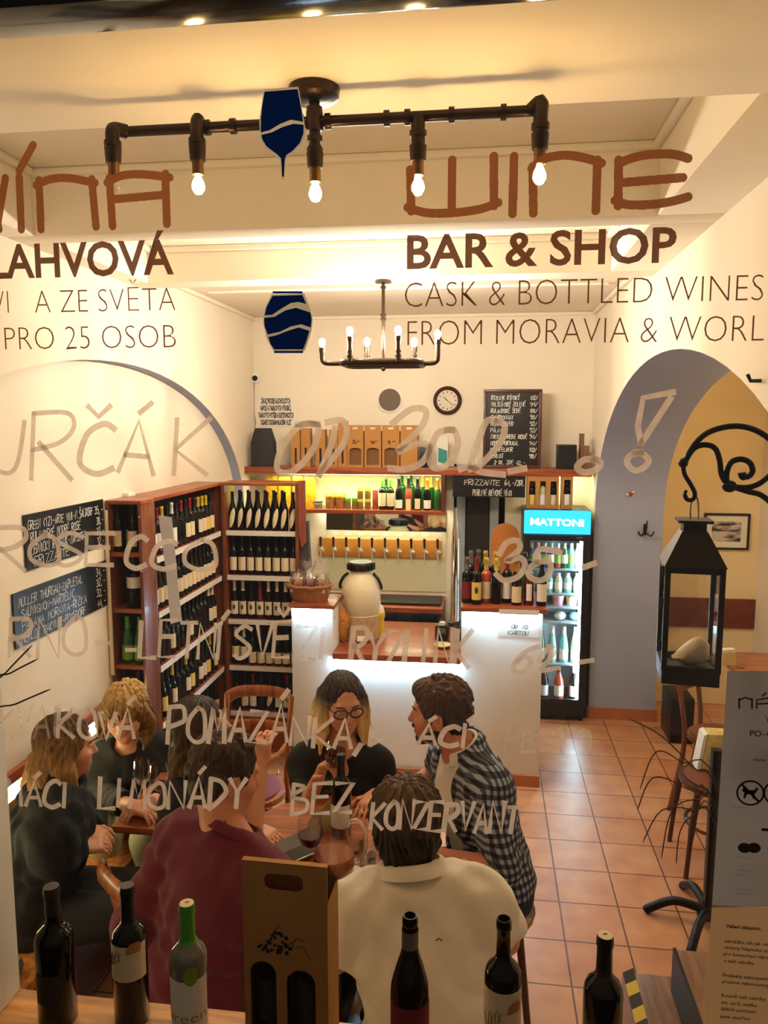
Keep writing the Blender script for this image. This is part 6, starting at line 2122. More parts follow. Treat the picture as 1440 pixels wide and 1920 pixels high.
holes = [rrect(gx(497), gx(571), gz(1673), gz(1640), .014, 6)]
for a, b, yt in ((467, 517, 1820), (537, 592, 1830)):
    xa, xb, zt_ = gx(a), gx(b), gz(yt)
    r = (xb - xa) / 2
    holes.append([(xa, .03), (xb, .03)] + [((xa + xb) / 2 + r * cos(t), zt_ - r + r * sin(t)) for t in [pi * k / 12 for k in range(13)]])
MB().prism([(-w / 2, 0), (w / 2, 0), (w / 2, h), (-w / 2, h)], -d2 - .003, -d2, 'xz', holes=holes).build('front_panel', M_CARD, gb, smooth=False)
mb = MB().box(-w / 2, -w / 2 + .003, -d2, d2, 0, h * .8).box(w / 2 - .003, w / 2, -d2, d2, 0, h * .8).box(-w / 2 + .003, w / 2 - .003, d2 - .003, d2, 0, h * .8).box(-w / 2 + .003, w / 2 - .003, -d2, d2 - .003, 0, .003)
mb.add([(-w / 2, d2, h * .8), (w / 2, d2, h * .8), (w / 2, -d2 + .008, h), (-w / 2, -d2 + .008, h)], [(0, 1, 2, 3)])
mb.box(-w / 2, w / 2, -d2, -d2 + .010, h - .003, h)
mb.build('carton_body', M_CARD, gb, smooth=False)
mb = MB()
random.seed(3)
for k in range(46):
    u = random.random()
    x = gx(484 + 62 * u)
    hh = 8 + 40 * (1 - abs(u - .62) * 1.5)
    zc_ = gz(1800 - random.random() * hh)
    mb.lathe([(.0035, 0), (.0035, .0004)], 10, (x, -d2 - .0031, zc_), (0, -1, 0))
for pts in ([(515, 1765), (518, 1752), (524, 1744)], [(548, 1790), (552, 1772), (556, 1766)], [(556, 1785), (568, 1780), (578, 1796), (584, 1806)], [(545, 1778), (560, 1765), (572, 1770)]):
    ribbon(mb, [(gx(a), gz(b)) for a, b in pts], .0016, -d2 - .0034)
mb.build('grape_print', M_INK, gb, smooth=False)
for sx, dd in ((-1, 'left'), (1, 'right')):
    bottle((gb.location.x + sx * w * .24, gb.location.y - .002, SILL + .0035), 'dark wine bottle in the %s half of the sill gift carton' % dd, 'bordeaux', .30, .035, G_DARK, mat('black_label', (24, 22, 26), .6), (.2, .5), 60, C_BLACK, .74, n=24)

# ================================================================ PEOPLE: one continuous skin surface each, clothes and hair over it
def vec(*a):
    return np.array(a, dtype=np.float32)


class Field:
    """signed distance field made of round cones, ellipsoids and boxes, melted together"""

    def __init__(self):
        self.p = []

    def cone(self, a, b, ra, rb, k=.02, sub=False, flat=None, cuts=()):
        self.p.append(('c', np.array(a, float), np.array(b, float), ra, rb, k, sub, flat, cuts))
        return self

    def chain(self, pts, rs, k=.02, flat=None):
        for i in range(len(pts) - 1):
            self.cone(pts[i], pts[i + 1], rs[i], rs[i + 1], k, False, flat)
        return self

    def ell(self, c, r, M=None, k=.02, sub=False):
        self.p.append(('e', np.array(c, float), np.array(r, float), np.array(M if M is not None else np.eye(3), float), k, sub))
        return self

    def box(self, c, hs, M=None, rd=.005, k=.01, sub=False):
        self.p.append(('b', np.array(c, float), np.array(hs, float), np.array(M if M is not None else np.eye(3), float), rd, k, sub))
        return self

    def solve(self, vox, disp=None, trim=(), cutter=None):
        lo, hi = [], []
        for q in self.p:
            if q[6 if q[0] in 'cb' else 5]:
                continue
            if q[0] == 'c':
                r = max(q[3], q[4])
                lo.append(np.minimum(q[1], q[2]) - r)
                hi.append(np.maximum(q[1], q[2]) + r)
            else:
                r = np.linalg.norm(q[2]) if q[0] == 'b' else q[2].max()
                lo.append(q[1] - r)
                hi.append(q[1] + r)
        lo = np.min(lo, 0) - .03
        hi = np.max(hi, 0) + .03
        n = np.ceil((hi - lo) / vox).astype(int) + 1
        ax = [(lo[i] + np.arange(n[i]) * vox).astype(np.float32) for i in range(3)]
        D = np.full(n, .05, np.float32)
        for q in self.p:
            k = q[5] if q[0] in 'cb' else q[4]
            sub = q[6] if q[0] in 'cb' else q[5]
            if q[0] == 'c':
                r = max(q[3], q[4])
                a, b = np.minimum(q[1], q[2]) - r, np.maximum(q[1], q[2]) + r
            else:
                r = np.linalg.norm(q[2]) if q[0] == 'b' else q[2].max()
                a, b = q[1] - r, q[1] + r
            m = k + .045
            i0 = np.clip(((a - m - lo) / vox).astype(int), 0, n - 1)
            i1 = np.clip(((b + m - lo) / vox).astype(int) + 2, 0, n)
            if np.any(i1 <= i0):
                continue
            X = ax[0][i0[0]:i1[0], None, None]
            Y = ax[1][None, i0[1]:i1[1], None]
            Z = ax[2][None, None, i0[2]:i1[2]]
            if q[0] == 'c':
                _, A, B, ra, rb, _, _, flat, cuts = q
                px, py, pz = X - A[0], Y - A[1], Z - A[2]
                ba = B - A
                L = max(float(ba @ ba), 1e-9)
                h = np.clip((px * ba[0] + py * ba[1] + pz * ba[2]) / L, 0, 1)
                qx, qy, qz = px - ba[0] * h, py - ba[1] * h, pz - ba[2] * h
                if flat is not None:
                    fv, fs = flat
                    dt = (qx * fv[0] + qy * fv[1] + qz * fv[2]) * (1 / fs - 1)
                    qx, qy, qz = qx + fv[0] * dt, qy + fv[1] * dt, qz + fv[2] * dt
                    d = np.sqrt(qx * qx + qy * qy + qz * qz) - (ra + (rb - ra) * h)
                    d = d * (fs * .5 + .5)
                else:
                    d = np.sqrt(qx * qx + qy * qy + qz * qz) - (ra + (rb - ra) * h)
                for cp, cn in cuts:
                    d = np.maximum(d, (X - cp[0]) * cn[0] + (Y - cp[1]) * cn[1] + (Z - cp[2]) * cn[2])
            else:
                C, S, M = q[1], q[2], q[3]
                px, py, pz = X - C[0], Y - C[1], Z - C[2]
                u = px * M[0, 0] + py * M[1, 0] + pz * M[2, 0]
                v = px * M[0, 1] + py * M[1, 1] + pz * M[2, 1]
                w = px * M[0, 2] + py * M[1, 2] + pz * M[2, 2]
                if q[0] == 'e':
                    k0 = np.sqrt((u / S[0]) ** 2 + (v / S[1]) ** 2 + (w / S[2]) ** 2) + 1e-6
                    k1 = np.sqrt((u / S[0] ** 2) ** 2 + (v / S[1] ** 2) ** 2 + (w / S[2] ** 2) ** 2) + 1e-6
                    d = k0 * (k0 - 1) / k1
                else:
                    rd = q[4]
                    a_, b_, c_ = np.abs(u) - S[0] + rd, np.abs(v) - S[1] + rd, np.abs(w) - S[2] + rd
                    d = np.sqrt(np.maximum(a_, 0) ** 2 + np.maximum(b_, 0) ** 2 + np.maximum(c_, 0) ** 2) + np.minimum(np.maximum(a_, np.maximum(b_, c_)), 0) - rd
            S_ = D[i0[0]:i1[0], i0[1]:i1[1], i0[2]:i1[2]]
            if sub:
                h = np.maximum(k - np.abs(-d - S_), 0) / k
                S_[...] = np.maximum(S_, -d) + h * h * k * .25
            else:
                h = np.maximum(k - np.abs(d - S_), 0) / k
                S_[...] = np.minimum(S_, d) - h * h * k * .25
        if disp is not None:
            D += disp(ax[0][:, None, None], ax[1][None, :, None], ax[2][None, None, :]).astype(np.float32)
        for cp, cn in trim:
            D = np.maximum(D, (ax[0][:, None, None] - cp[0]) * cn[0] + (ax[1][None, :, None] - cp[1]) * cn[1] + (ax[2][None, None, :] - cp[2]) * cn[2])
        D[[0, -1]] = .05
        D[:, [0, -1]] = .05
        D[:, :, [0, -1]] = .05
        return D, lo, vox

    def mesh(self, name, m, vox, origin, **kw):
        D, lo, vox = self.solve(vox, **kw)
        return surface_nets(D, lo, vox, name, m, origin)


def surface_nets(D, lo, vox, name, m, origin):
    s = D < 0
    n = np.array(D.shape)
    corners = [(i, j, k) for i in (0, 1) for j in (0, 1) for k in (0, 1)]
    cnt = np.zeros(n - 1, np.int8)
    for c in corners:
        cnt += s[c[0]:n[0] - 1 + c[0], c[1]:n[1] - 1 + c[1], c[2]:n[2] - 1 + c[2]]
    act = np.argwhere((cnt > 0) & (cnt < 8))
    vid = np.full(n - 1, -1, np.int32)
    vid[act[:, 0], act[:, 1], act[:, 2]] = np.arange(len(act))
    acc = np.zeros((len(act), 3), np.float64)
    num = np.zeros(len(act))
    val = {c: D[act[:, 0] + c[0], act[:, 1] + c[1], act[:, 2] + c[2]].astype(np.float64) for c in corners}
    for a in corners:
        for ax_ in range(3):
            if a[ax_]:
                continue
            b = list(a)
            b[ax_] = 1
            b = tuple(b)
            va, vb = val[a], val[b]
            x = (va < 0) != (vb < 0)
            t = np.where(x, va / np.where(x, va - vb, 1), 0)
            p = np.tile(np.array(a, float), (len(act), 1))
            p[:, ax_] += t
            acc += np.where(x[:, None], p, 0)
            num += x
    V = (act + acc / num[:, None]) * vox + lo - np.array(origin)
    quads = []
    for ax_ in range(3):
        u, w = (ax_ + 1) % 3, (ax_ + 2) % 3
        sl0, sl1 = [slice(None)] * 3, [slice(None)] * 3
        sl0[ax_] = slice(0, n[ax_] - 1)
        sl1[ax_] = slice(1, n[ax_])
        ch = s[tuple(sl0)] != s[tuple(sl1)]
        e = np.argwhere(ch)
        e = e[(e[:, u] > 0) & (e[:, w] > 0) & (e[:, u] < n[u] - 1) & (e[:, w] < n[w] - 1)]
        ins = s[e[:, 0], e[:, 1], e[:, 2]]
        du, dw = np.eye(3, dtype=int)[u], np.eye(3, dtype=int)[w]
        c = [e - du - dw, e - dw, e, e - du]
        ids = np.stack([vid[q[:, 0], q[:, 1], q[:, 2]] for q in c], 1)
        ids = np.where(ins[:, None], ids, ids[:, ::-1])
        quads.append(ids)
    Q = np.concatenate(quads)
    me = bpy.data.meshes.new(name)
    me.vertices.add(len(V))
    me.vertices.foreach_set('co', V.astype(np.float32).ravel())
    me.loops.add(Q.size)
    me.loops.foreach_set('vertex_index', Q.ravel().astype(np.int32))
    me.polygons.add(len(Q))
    me.polygons.foreach_set('loop_start', np.arange(0, Q.size, 4, dtype=np.int32))
    me.polygons.foreach_set('loop_total', np.full(len(Q), 4, np.int32))
    me.update(calc_edges=True)
    me.polygons.foreach_set('use_smooth', np.ones(len(Q), bool))
    me.materials.append(m)
    return me


def wrinkle(amp, f=1., seed=0.):
    def fn(x, y, z):
        return amp * (np.sin(f * (17 * x + 9 * y + 23 * z) + seed + 2 * np.sin(f * (11 * y - 7 * z) + seed)) * .6 + np.sin(f * (29 * y - 19 * x + 13 * z) + 1.7 * np.sin(f * (13 * x + 5 * z))) * .4)
    return fn


def nrm(v):
    v = np.array(v, float)
    return v / max(np.linalg.norm(v), 1e-9)


UP = np.array((0, 0, 1.))


def frame(fwd, pitch=0., roll=0.):
    """columns: right, forward, up; pitch>0 looks down"""
    f = nrm((fwd[0], fwd[1], 0))
    r = np.cross(f, UP)
    f2 = f * cos(pitch) - UP * sin(pitch)
    u2 = np.cross(r, f2)
    r2 = r * cos(roll) + u2 * sin(roll)
    u3 = np.cross(r2, f2)
    return np.stack([r2, f2, u3], 1)


def hand(F, W, f, nrm_palm, thumb, curl=.4, s=1., spread=1.):
    """palm, four fingers of unequal length with three bones each, and a thumb from the side of the palm"""
    f, n_ = nrm(f), np.array(nrm_palm, float)
    n_ = nrm(n_ - f * (n_ @ f))
    t = np.cross(f, n_)
    if t @ np.array(thumb, float) < 0:
        t = -t
    W = np.array(W, float)
    M = np.stack([t, f, n_], 1)
    F.box(W + f * .048 * s, (.040 * s, .050 * s, .014 * s), M, .012 * s, .012)
    F.cone(W - f * .01, W + f * .03 * s, .024 * s, .022 * s, .015, flat=(n_, .75))
    for off, ln_, r in ((.031, .072, .0088), (.0105, .08, .0090), (-.0105, .074, .0087), (-.031, .058, .0078)):
        p = W + f * .088 * s + t * off * s
        d = nrm(f + t * off * 1.8 * spread)
        a = .12
        for seg, (fr_, rr) in enumerate(((.45, 1.0), (.31, .92), (.24, .82))):
            a += curl * (1.0 if seg < 2 else .7)
            dd = d * cos(a) + n_ * sin(a)
            q = p + dd * ln_ * fr_ * s
            F.cone(p, q, r * rr * s, r * rr * .93 * s, .004)
            p = q
    p = W + f * .022 * s + t * .032 * s
    for k, (l, rr) in enumerate(((.038, .0125), (.032, .0105), (.026, .0092))):
        dd = nrm(t * (.85 - .35 * k) + f * (.55 + .25 * k) + n_ * (.25 + .5 * curl * k))
        q = p + dd * l * s
        F.cone(p, q, rr * s, rr * .9 * s, .008)
        p = q


def head(F, c, M, s=1., male=False):
    def L(*a):
        return c + M @ (np.array(a, float) * s)

    def E(a, r, k=.02, sub=False):
        F.ell(L(*a), np.array(r) * s, M, k, sub)
    E((0, -.012, .03), (.074, .092, .085))
    E((0, .024, -.035), (.058 + .004 * male, .068, .082), .03)
    E((0, .034, -.075), (.044 + .008 * male, .05, .038), .03)
    E((0, .07, -.1), (.02, .018, .016), .02)
    F.cone(L(-.034, .076, .024), L(.034, .076, .024), .011 * s, .011 * s, .015)
    for sx in (-1, 1):
        E((sx * .032, .098, .004), (.018, .016, .012), .012, True)
        E((sx * .04, .05, -.028), (.026, .03, .026), .025)
        E((sx * .0765, -.006, -.012), (.009, .021, .033), .006)
        E((sx * .083, -.002, -.012), (.006, .010, .016), .005, True)
    F.cone(L(0, .084, .012), L(0, .106, -.03), .0075 * s, .0115 * s, .01)
    for sx in (-1, 1):
        F.cone(L(sx * .011, .093, -.034), L(sx * .011, .090, -.034), .0085 * s, .0085 * s, .006)
    F.cone(L(-.019, .086, -.062), L(.019, .086, -.062), .0075 * s, .0075 * s, .008)
    F.cone(L(-.014, .087, -.073), L(.014, .087, -.073), .007 * s, .007 * s, .008)
    F.cone(L(-.02, .096, -.0672), L(.02, .096, -.0672), .0022 * s, .0022 * s, .003, True)


M_EYE = mat('eye_white', (226, 216, 208), .2)
M_IRIS = mat('dark_iris', (44, 30, 22), .2)
M_BROW = mat('dark_eyebrow', (44, 30, 22), .7)
M_LIP = mat('lip', (160, 78, 72), .4)


class Person:
    def __init__(self, label, skin, origin):
        self.o = np.array((origin[0], origin[1], 0.))
        self.label = label
        self.skin = skin

    def body(self, sp):
        self.sp = sp
        F = Field()
        g_ = {k: (np.array(v, float) if isinstance(v, (tuple, list, Vector, np.ndarray)) and not k.startswith('hand') else v) for k, v in sp.items()}
        self.g = g_
        f = nrm((g_['face'][0], g_['face'][1], 0))
        r = np.cross(f, UP)
        P, N = g_['pelvis'], g_['neck']
        axis = nrm(N - P)
        fw = nrm(f - axis * (f @ axis))
        rt = np.cross(fw, axis)
        self.M = np.stack([rt, fw, axis], 1)
        H = np.linalg.norm(N - P)
        sw = g_.get('sw', .18)
        bs = g_.get('build', 1.)
        tw = g_.get('twist', 0.)
        sr = rt * cos(tw) + fw * sin(tw)
        self.torso = []
        T = self.torso
        T.append(('e', P + axis * .02, (.165 * bs, .125 * bs, .13), .05))
        T.append(('e', P + axis * H * .36, (.138 * bs, .105 * bs, .16), .06))
        T.append(('e', P + axis * H * .66 + fw * .01, (.158 * bs, .115 * bs, .16), .06))
        T.append(('c', N - axis * .065 - sr * (sw - .045), N - axis * .065 + sr * (sw - .045), .062 * bs, .062 * bs, .05))
        self.shR, self.shL = N - axis * .075 + sr * sw, N - axis * .075 - sr * sw
        for s_ in (self.shR, self.shL):
            T.append(('c', N - axis * .0, s_ * .75 + N * .25 + axis * .012, .05, .042, .05))
        if g_.get('bust'):
            for q in (-1, 1):
                T.append(('e', P + axis * H * .64 + fw * .085 + rt * q * .07, (.065, .055, .065), .04))
        self.apply(F, T)
        hc = g_['head']
        hM = frame(g_['look'], g_.get('pitch', 0.), g_.get('roll', 0.))
        self.hc, self.hM = hc, hM
        hs = g_.get('hs', 1.)
        F.cone(hc + hM @ np.array((0, -.025, -.05)) * hs, N - axis * .04, .05 * (1 + .12 * g_.get('male', 0)), .06 * (1 + .12 * g_.get('male', 0)), .03)
        head(F, hc, hM, hs, g_.get('male', 0))
        for sd, sh in (('R', self.shR), ('L', self.shL)):
            e, w = g_['elbow' + sd], g_['wrist' + sd]
            F.cone(sh, e, .047 * bs, .038 * bs, .03)
            F.cone(e, w, .038 * bs, .026, .02)
            hd = g_['hand' + sd]
            hand(F, w, hd[0], hd[1], hd[2], hd[3], g_.get('handscale', .95), hd[4] if len(hd) > 4 else 1.)
            hip = P + rt * (.085 if sd == 'R' else -.085) - axis * .03
            kn, an = g_['knee' + sd], g_['ankle' + sd]
            F.cone(hip, kn, .082 * bs, .056 * bs, .04)
            F.cone(kn, an, .055 * bs, .036, .03)
            ff = nrm((kn - hip) * np.array((1, 1, 0)))
            F.cone(an + np.array((0, 0, -.02)) - ff * .02, an + ff * .15 + np.array((0, 0, -.045)), .034, .026, .02)
            setattr(self, 'hip' + sd, hip)
            setattr(self, 'foot' + sd, ff)
        me = F.mesh('person', self.skin, g_.get('vox', .0052), self.o)
        self.ob = place(me, 'person', None, tuple(self.o))
        tag(self.ob, self.label, 'person')
        return self

    def apply(self, F, T, t=0., k=None):
        for q in T:
            if q[0] == 'e':
                F.ell(q[1], np.array(q[2]) + t, self.M, q[3] if k is None else k)
            else:
                F.cone(q[1], q[2], q[3] + t, q[4] + t, q[5] if k is None else k)

    def part(self, name, F, m, vox=.006, label=None, **kw):
        return place(F.mesh(name, m, vox, self.o, **kw), name, self.ob, None, label)

    def top(self, name, m, sleeve, t=.014, amp=.003, neck=.06, v=None, hem=None, seed=0., open_front=0., vox=.006, cuff=.012):
        """garment over torso and arms; sleeve: 0..1 to the elbow, 1..2 to the wrist"""
        F = Field()
        self.apply(F, self.torso, t)
        for sd, sh in (('R', self.shR), ('L', self.shL)):
            e, w = self.g['elbow' + sd], self.g['wrist' + sd]
            bs = self.g.get('build', 1.)
            u = min(sleeve, 1.)
            q = sh + (e - sh) * u
            d = nrm(e - sh)
            F.cone(sh, q, .05 * bs + t, (.05 - .01 * u) * bs + t + cuff * (sleeve <= 1), .04, cuts=[(q, d)] if sleeve <= 1 else ())
            if sleeve > 1:
                q2 = e + (w - e) * (sleeve - 1)
                F.cone(e, q2, .04 * bs + t, .036 + t * .7, .03, cuts=[(q2, nrm(w - e))])
        N, P, ax_ = self.g['neck'], self.g['pelvis'], self.M[:, 2]
        fw, rt = self.M[:, 1], self.M[:, 0]
        c = N + ax_ * .045 + fw * .02
        F.ell(c, (neck, neck, .075), self.M, .015, True)
        if v:
            F.ell(N + fw * .115 - ax_ * v * .35, (.04, .06, v * .65), self.M, .02, True)
        if open_front:
            F.box(P + ax_ * .22 + fw * .2, (open_front, .16, .36), self.M, .01, .02, True)
        trim = [(P + ax_ * (hem if hem is not None else -.13), -ax_)]
        return self.part(name, F, m, vox, disp=wrinkle(amp, 2.1, seed) if amp else None, trim=trim)

    def trousers(self, m, t=.014, seed=1., shoes=M_BLACK):
        F = Field()
        P, ax_ = self.g['pelvis'], self.M[:, 2]
        F.ell(P + ax_ * .0, (.17 + t * .5, .13 + t * .5, .12), self.M, .04)
        bs = self.g.get('build', 1.)
        G = Field()
        for sd in 'RL':
            hip, kn, an = getattr(self, 'hip' + sd), self.g['knee' + sd], self.g['ankle' + sd]
            F.cone(hip, kn, .084 * bs + t, .058 * bs + t, .04)
            q = kn + (an - kn) * .95
            F.cone(kn, q, .056 * bs + t, .042 + t, .03, cuts=[(q, nrm(an - kn))])
            ff = getattr(self, 'foot' + sd)
            G.cone(an + np.array((0, 0, -.025)) - ff * .03, an + ff * .15 + np.array((0, 0, -.04)), .046, .036, .02)
        self.part('trousers', F, m, .0075, disp=wrinkle(.003, 1., seed))
        G.box(self.g['ankleR'], (.001, .001, .001))
        self.part('shoes', G, shoes, .007, trim=[(np.array((0, 0, .004)), -UP)])

    def hl(self, *a):
        return self.hc + self.hM @ (np.array(a, float) * self.g.get('hs', 1.))

    def hair(self, m, locks=(), short=True, vol=1., amp=.0022, vox=.0042, hairline=.0, crown=(), nape=True, tufts=0, tl=.035, wisps=0, seed=1):
        F = Field()
        rng = random.Random(seed)
        s = self.g.get('hs', 1.)
        F.ell(self.hl(0, -.02, .036), np.array((.084, .1, .09)) * vol * s, self.hM, .02)
        if nape:
            F.ell(self.hl(0, -.058, -.03), np.array((.066, .048, .062)) * s, self.hM, .03)
        for sx in (-1, 1):
            F.ell(self.hl(sx * .07, .012, .015), np.array((.014, .03, .04)) * s, self.hM, .015)
        for c, r in crown:
            F.ell(self.hl(*c), np.array(r) * s, self.hM, .03)
        F.ell(self.hl(0, .10, -.045 + hairline), np.array((.068, .07, .115)) * s, self.hM, .012, True)
        if short:
            for sx in (-1, 1):
                F.ell(self.hl(sx * .085, -.004, -.018), np.array((.022, .024, .034)) * s, self.hM, .01, True)
        for pts, rs, fl in locks:
            F.chain([np.array(p, float) for p in pts], rs, .02, fl)
        for _ in range(tufts):
            a, b = rng.uniform(0, 2 * pi), rng.uniform(-.25, 1.)
            d = np.array((cos(a) * sqrt(max(0, 1 - b * b)), sin(a) * sqrt(max(0, 1 - b * b)), b))
            if d[1] > .55 and d[2] < .35 + hairline * 8:
                continue
            q = np.array((0, -.02, .036)) + d * np.array((.084, .1, .09)) * vol * .97
            if b < .1:
                q = np.array((q[0] * .9, min(q[1], -.045), q[2] - .03))
            tg = np.array((-d[1] * .5 + rng.uniform(-.5, .5), d[0] * .3 - .35 + rng.uniform(-.4, .4), -.75 + rng.uniform(-.3, .3)))
            tg = nrm(tg - d * (tg @ d) * .85)
            F.cone(self.hl(*(q - tg * tl * .4)), self.hl(*(q + tg * tl * .7 + d * .004)), .009 * s, .003 * s, .006)
        for _ in range(wisps):
            pts, rs, fl = rng.choice(locks)
            o1 = np.array((rng.uniform(-1, 1), rng.uniform(-1, 1), 0))
            o2 = o1 + np.array((rng.uniform(-.4, .4), rng.uniform(-.4, .4), 0))
            n_ = len(pts)
            P = [np.array(p, float) + self.hM @ ((o1 + (o2 - o1) * i / (n_ - 1)) * rs[i] * .95) for i, p in enumerate(pts)]
            P = P[max(0, n_ - 4):]
            P.append(P[-1] + nrm(P[-1] - P[-2]) * rng.uniform(.01, .05))
            F.chain(P, [.008] * (len(P) - 2) + [.006, .002], .006)
        hc, M = self.hc, self.hM

        def strands(x, y, z):
            u = (x - hc[0]) * M[0, 0] + (y - hc[1]) * M[1, 0]
            w = (x - hc[0]) * M[0, 1] + (y - hc[1]) * M[1, 1]
            th = np.arctan2(w, u)
            return amp * np.sin(th * 34 + 5 * np.sin(z * 26 + th * 3)) + amp * .8 * np.sin(th * 15 + z * 40)
        return self.part('hair', F, m, vox, disp=strands)

    def features(self, brow=M_BROW, lip=M_LIP, lids=0.):
        hs = self.g.get('hs', 1.)
        R_ = Matrix([list(self.hM[i]) for i in range(3)])

        def put(mb, name, m):
            M4 = Matrix.Translation(Vector(self.hc - self.o)) @ R_.to_4x4() @ Matrix.Scale(hs, 4)
            mb.xf(M4)
            return mb.build(name, m, self.ob)
        for sx in (-1, 1):
            e = put(MB().sphere((sx * .032, .0735, .004), .0125, 14), 'eye', M_EYE)
            put(MB().sphere((sx * .032 + sx * .0, .0815, .003), .0058, 10, s=(1, .8, 1)), 'iris', M_IRIS).parent = e
            put(MB().tube(spline([(sx * .014, .0885, .021), (sx * .032, .088, .027), (sx * .05, .074, .021)], 4), [.0022] * 5 + [.0032] * 3 + [.0015], 6), 'eyebrow', brow)
            put(MB().sphere((sx * .032, .0725, .0075 - lids), .0142, 14, s=(1.05, .98, .62)), 'eyelid', self.skin)
        put(MB().sphere((0, .0895, -.064), .006, 12, s=(3.4, .85, .7)).sphere((0, .0895, -.0725), .006, 12, s=(2.8, .9, .8)), 'lips', lip)

    def ring_collar(self, m, r=.07, h=.035, name='collar', tilt=.35, lift=.02, gap=.5):
        N, M = self.g['neck'], self.M
        mb = MB()
        n = 28
        vs, fs = [], []
        rows = ((0, r + .004, -.012), (h * .55, r - .006, .006), (h, r - .004, .0), (h * .9, r + .008, -.004), (h * .1, r + .022, -.01))
        for dz, rr, _ in rows:
            for k in range(n + 1):
                a = -pi / 2 + gap / 2 + pi + (2 * pi - gap) * k / n
                p = N + M @ np.array((rr * cos(a), rr * .95 * sin(a) + .012, lift + dz - tilt * rr * sin(a) * .8))
                vs.append(tuple(p - self.o))
        for i in range(len(rows) - 1):
            for k in range(n):
                b = i * (n + 1) + k
                fs.append((b, b + 1, b + n + 2, b + n + 1))
        mb.add(vs, fs)
        return mb.build(name, m, self.ob, angle=70)


def A(px, py, **k):
    return np.array(at(px, py, **k), float)


SK1 = skin_mat('warm_skin', (216, 156, 122))
SK2 = skin_mat('tanned_skin', (198, 132, 98))
CL_BLACK = mat('black_cloth_soft', (17, 17, 20), .9, bump=.15, bscale=120)
CL_NAVY = mat('dark_navy_knit', (20, 24, 29), .95, bump=.5, bscale=120)
CL_RED = mat('burgundy_knit', (96, 20, 42), .95, bump=.35, bscale=220, sheen=.12)
CL_WHITE = mat('white_pique', (226, 214, 196), .9, bump=.25, bscale=260)
CL_WHITE2 = mat('white_tee', (226, 218, 208), .9, bump=.1, bscale=150)
CL_JEANS = mat('dark_jeans', (36, 42, 58), .9, bump=.2, bscale=150)
CL_PALE = mat('pale_green_cloth', (190, 192, 160), .9, bump=.3, bscale=60)
CL_PLAID = plaid()

# --- man in the burgundy sweater, back to the window
fc = (.40, .92)
pv = (-.85, 2.05, .57)
p = Person('person in burgundy sweater seated with back to the window, reaching for a saucer', SK2, pv)
p.body(dict(pelvis=pv, neck=A(432, 1575, y=2.11), head=A(424, 1450, y=2.17), look=(.75, .66), pitch=.3, roll=.05, face=fc, sw=.195, build=1.08, male=1, hs=1.04,
            elbowR=A(548, 1660, y=2.2), wristR=A(598, 1652, y=2.29), handR=((.5, .75, -.1), (0, .1, -1), (-.8, .4, .3), .35), elbowL=(-1.06, 2.08, .74), wristL=(-.98, 2.27, .64), handL=((.3, .9, -.2), (0, -.1, -1), (1, 0, 0), .3),
            kneeR=(-.62, 2.42, .53), kneeL=(-.92, 2.46, .53), ankleR=(-.66, 2.40, .085), ankleL=(-.93, 2.45, .085)))
p.top('sweater', CL_RED, 1.93, t=.02, amp=.006, neck=.068, hem=-.10)
p.ring_collar(CL_RED, .076, .032, 'roll_collar', gap=.02)
p.trousers(CL_JEANS)
p.hair(hair_mat('short_dark_hair', (34, 24, 18), (74, 54, 40), 1.2, 1.42, .8), vol=1.0, amp=.0016, tufts=120, tl=.03, seed=5)
stool('wooden stool under the person in the burgundy sweater', pv[0], pv[1], .455)

# --- man in the white polo shirt, back to the window
pv = (-.13, 1.94, .57)
p = Person('person in white polo shirt seated with back to the window, dark hair', SK2, pv)
p.body(dict(pelvis=pv, neck=A(775, 1655, y=1.95), head=A(757, 1553, y=2.02), look=(-.3, .95), pitch=.35, roll=-.12, face=(-.12, 1), sw=.195, build=1.08, male=1, hs=1.06,
            elbowR=(.075, 2.10, .80), wristR=(-.03, 2.28, .875), handR=((-.5, .8, -.05), (0, 0, -1), (-1, 0, 0), .3), elbowL=(-.40, 1.98, .79), wristL=(-.33, 2.16, .70), handL=((.4, .85, -.1), (0, 0, -1), (1, 0, 0), .3),
            kneeR=(-.02, 2.34, .53), kneeL=(-.26, 2.36, .53), ankleR=(-.03, 2.30, .085), ankleL=(-.25, 2.31, .085)))
p.top('polo_shirt', CL_WHITE, .62, t=.02, amp=.006, neck=.07, hem=-.11, seed=2.)
p.ring_collar(CL_WHITE, .082, .042, 'collar', gap=.7)
p.trousers(CL_JEANS, seed=3.)
p.hair(hair_mat('dark_brown_hair', (30, 21, 15), (112, 80, 52), 1.18, 1.42, .9), vol=1.08, amp=.003, crown=[((0, -.05, -.02), (.075, .062, .08)), ((-.01, -.03, .05), (.08, .09, .075))], tufts=150, tl=.05, seed=3)
lg = MB()
c = p.g['neck'] - p.M[:, 2] * .085 - p.M[:, 1] * .124 + p.M[:, 0] * .055 - p.o
lg.tube([(c[0] - .008, c[1] - .001, c[2] - .003), (c[0], c[1] - .001, c[2] + .004), (c[0] + .009, c[1], c[2] - .002)], .0016, 6)
lg.build('shirt_emblem', M_INKS, p.ob)
stool('wooden stool under the person in the white polo shirt', pv[0], pv[1], .455)

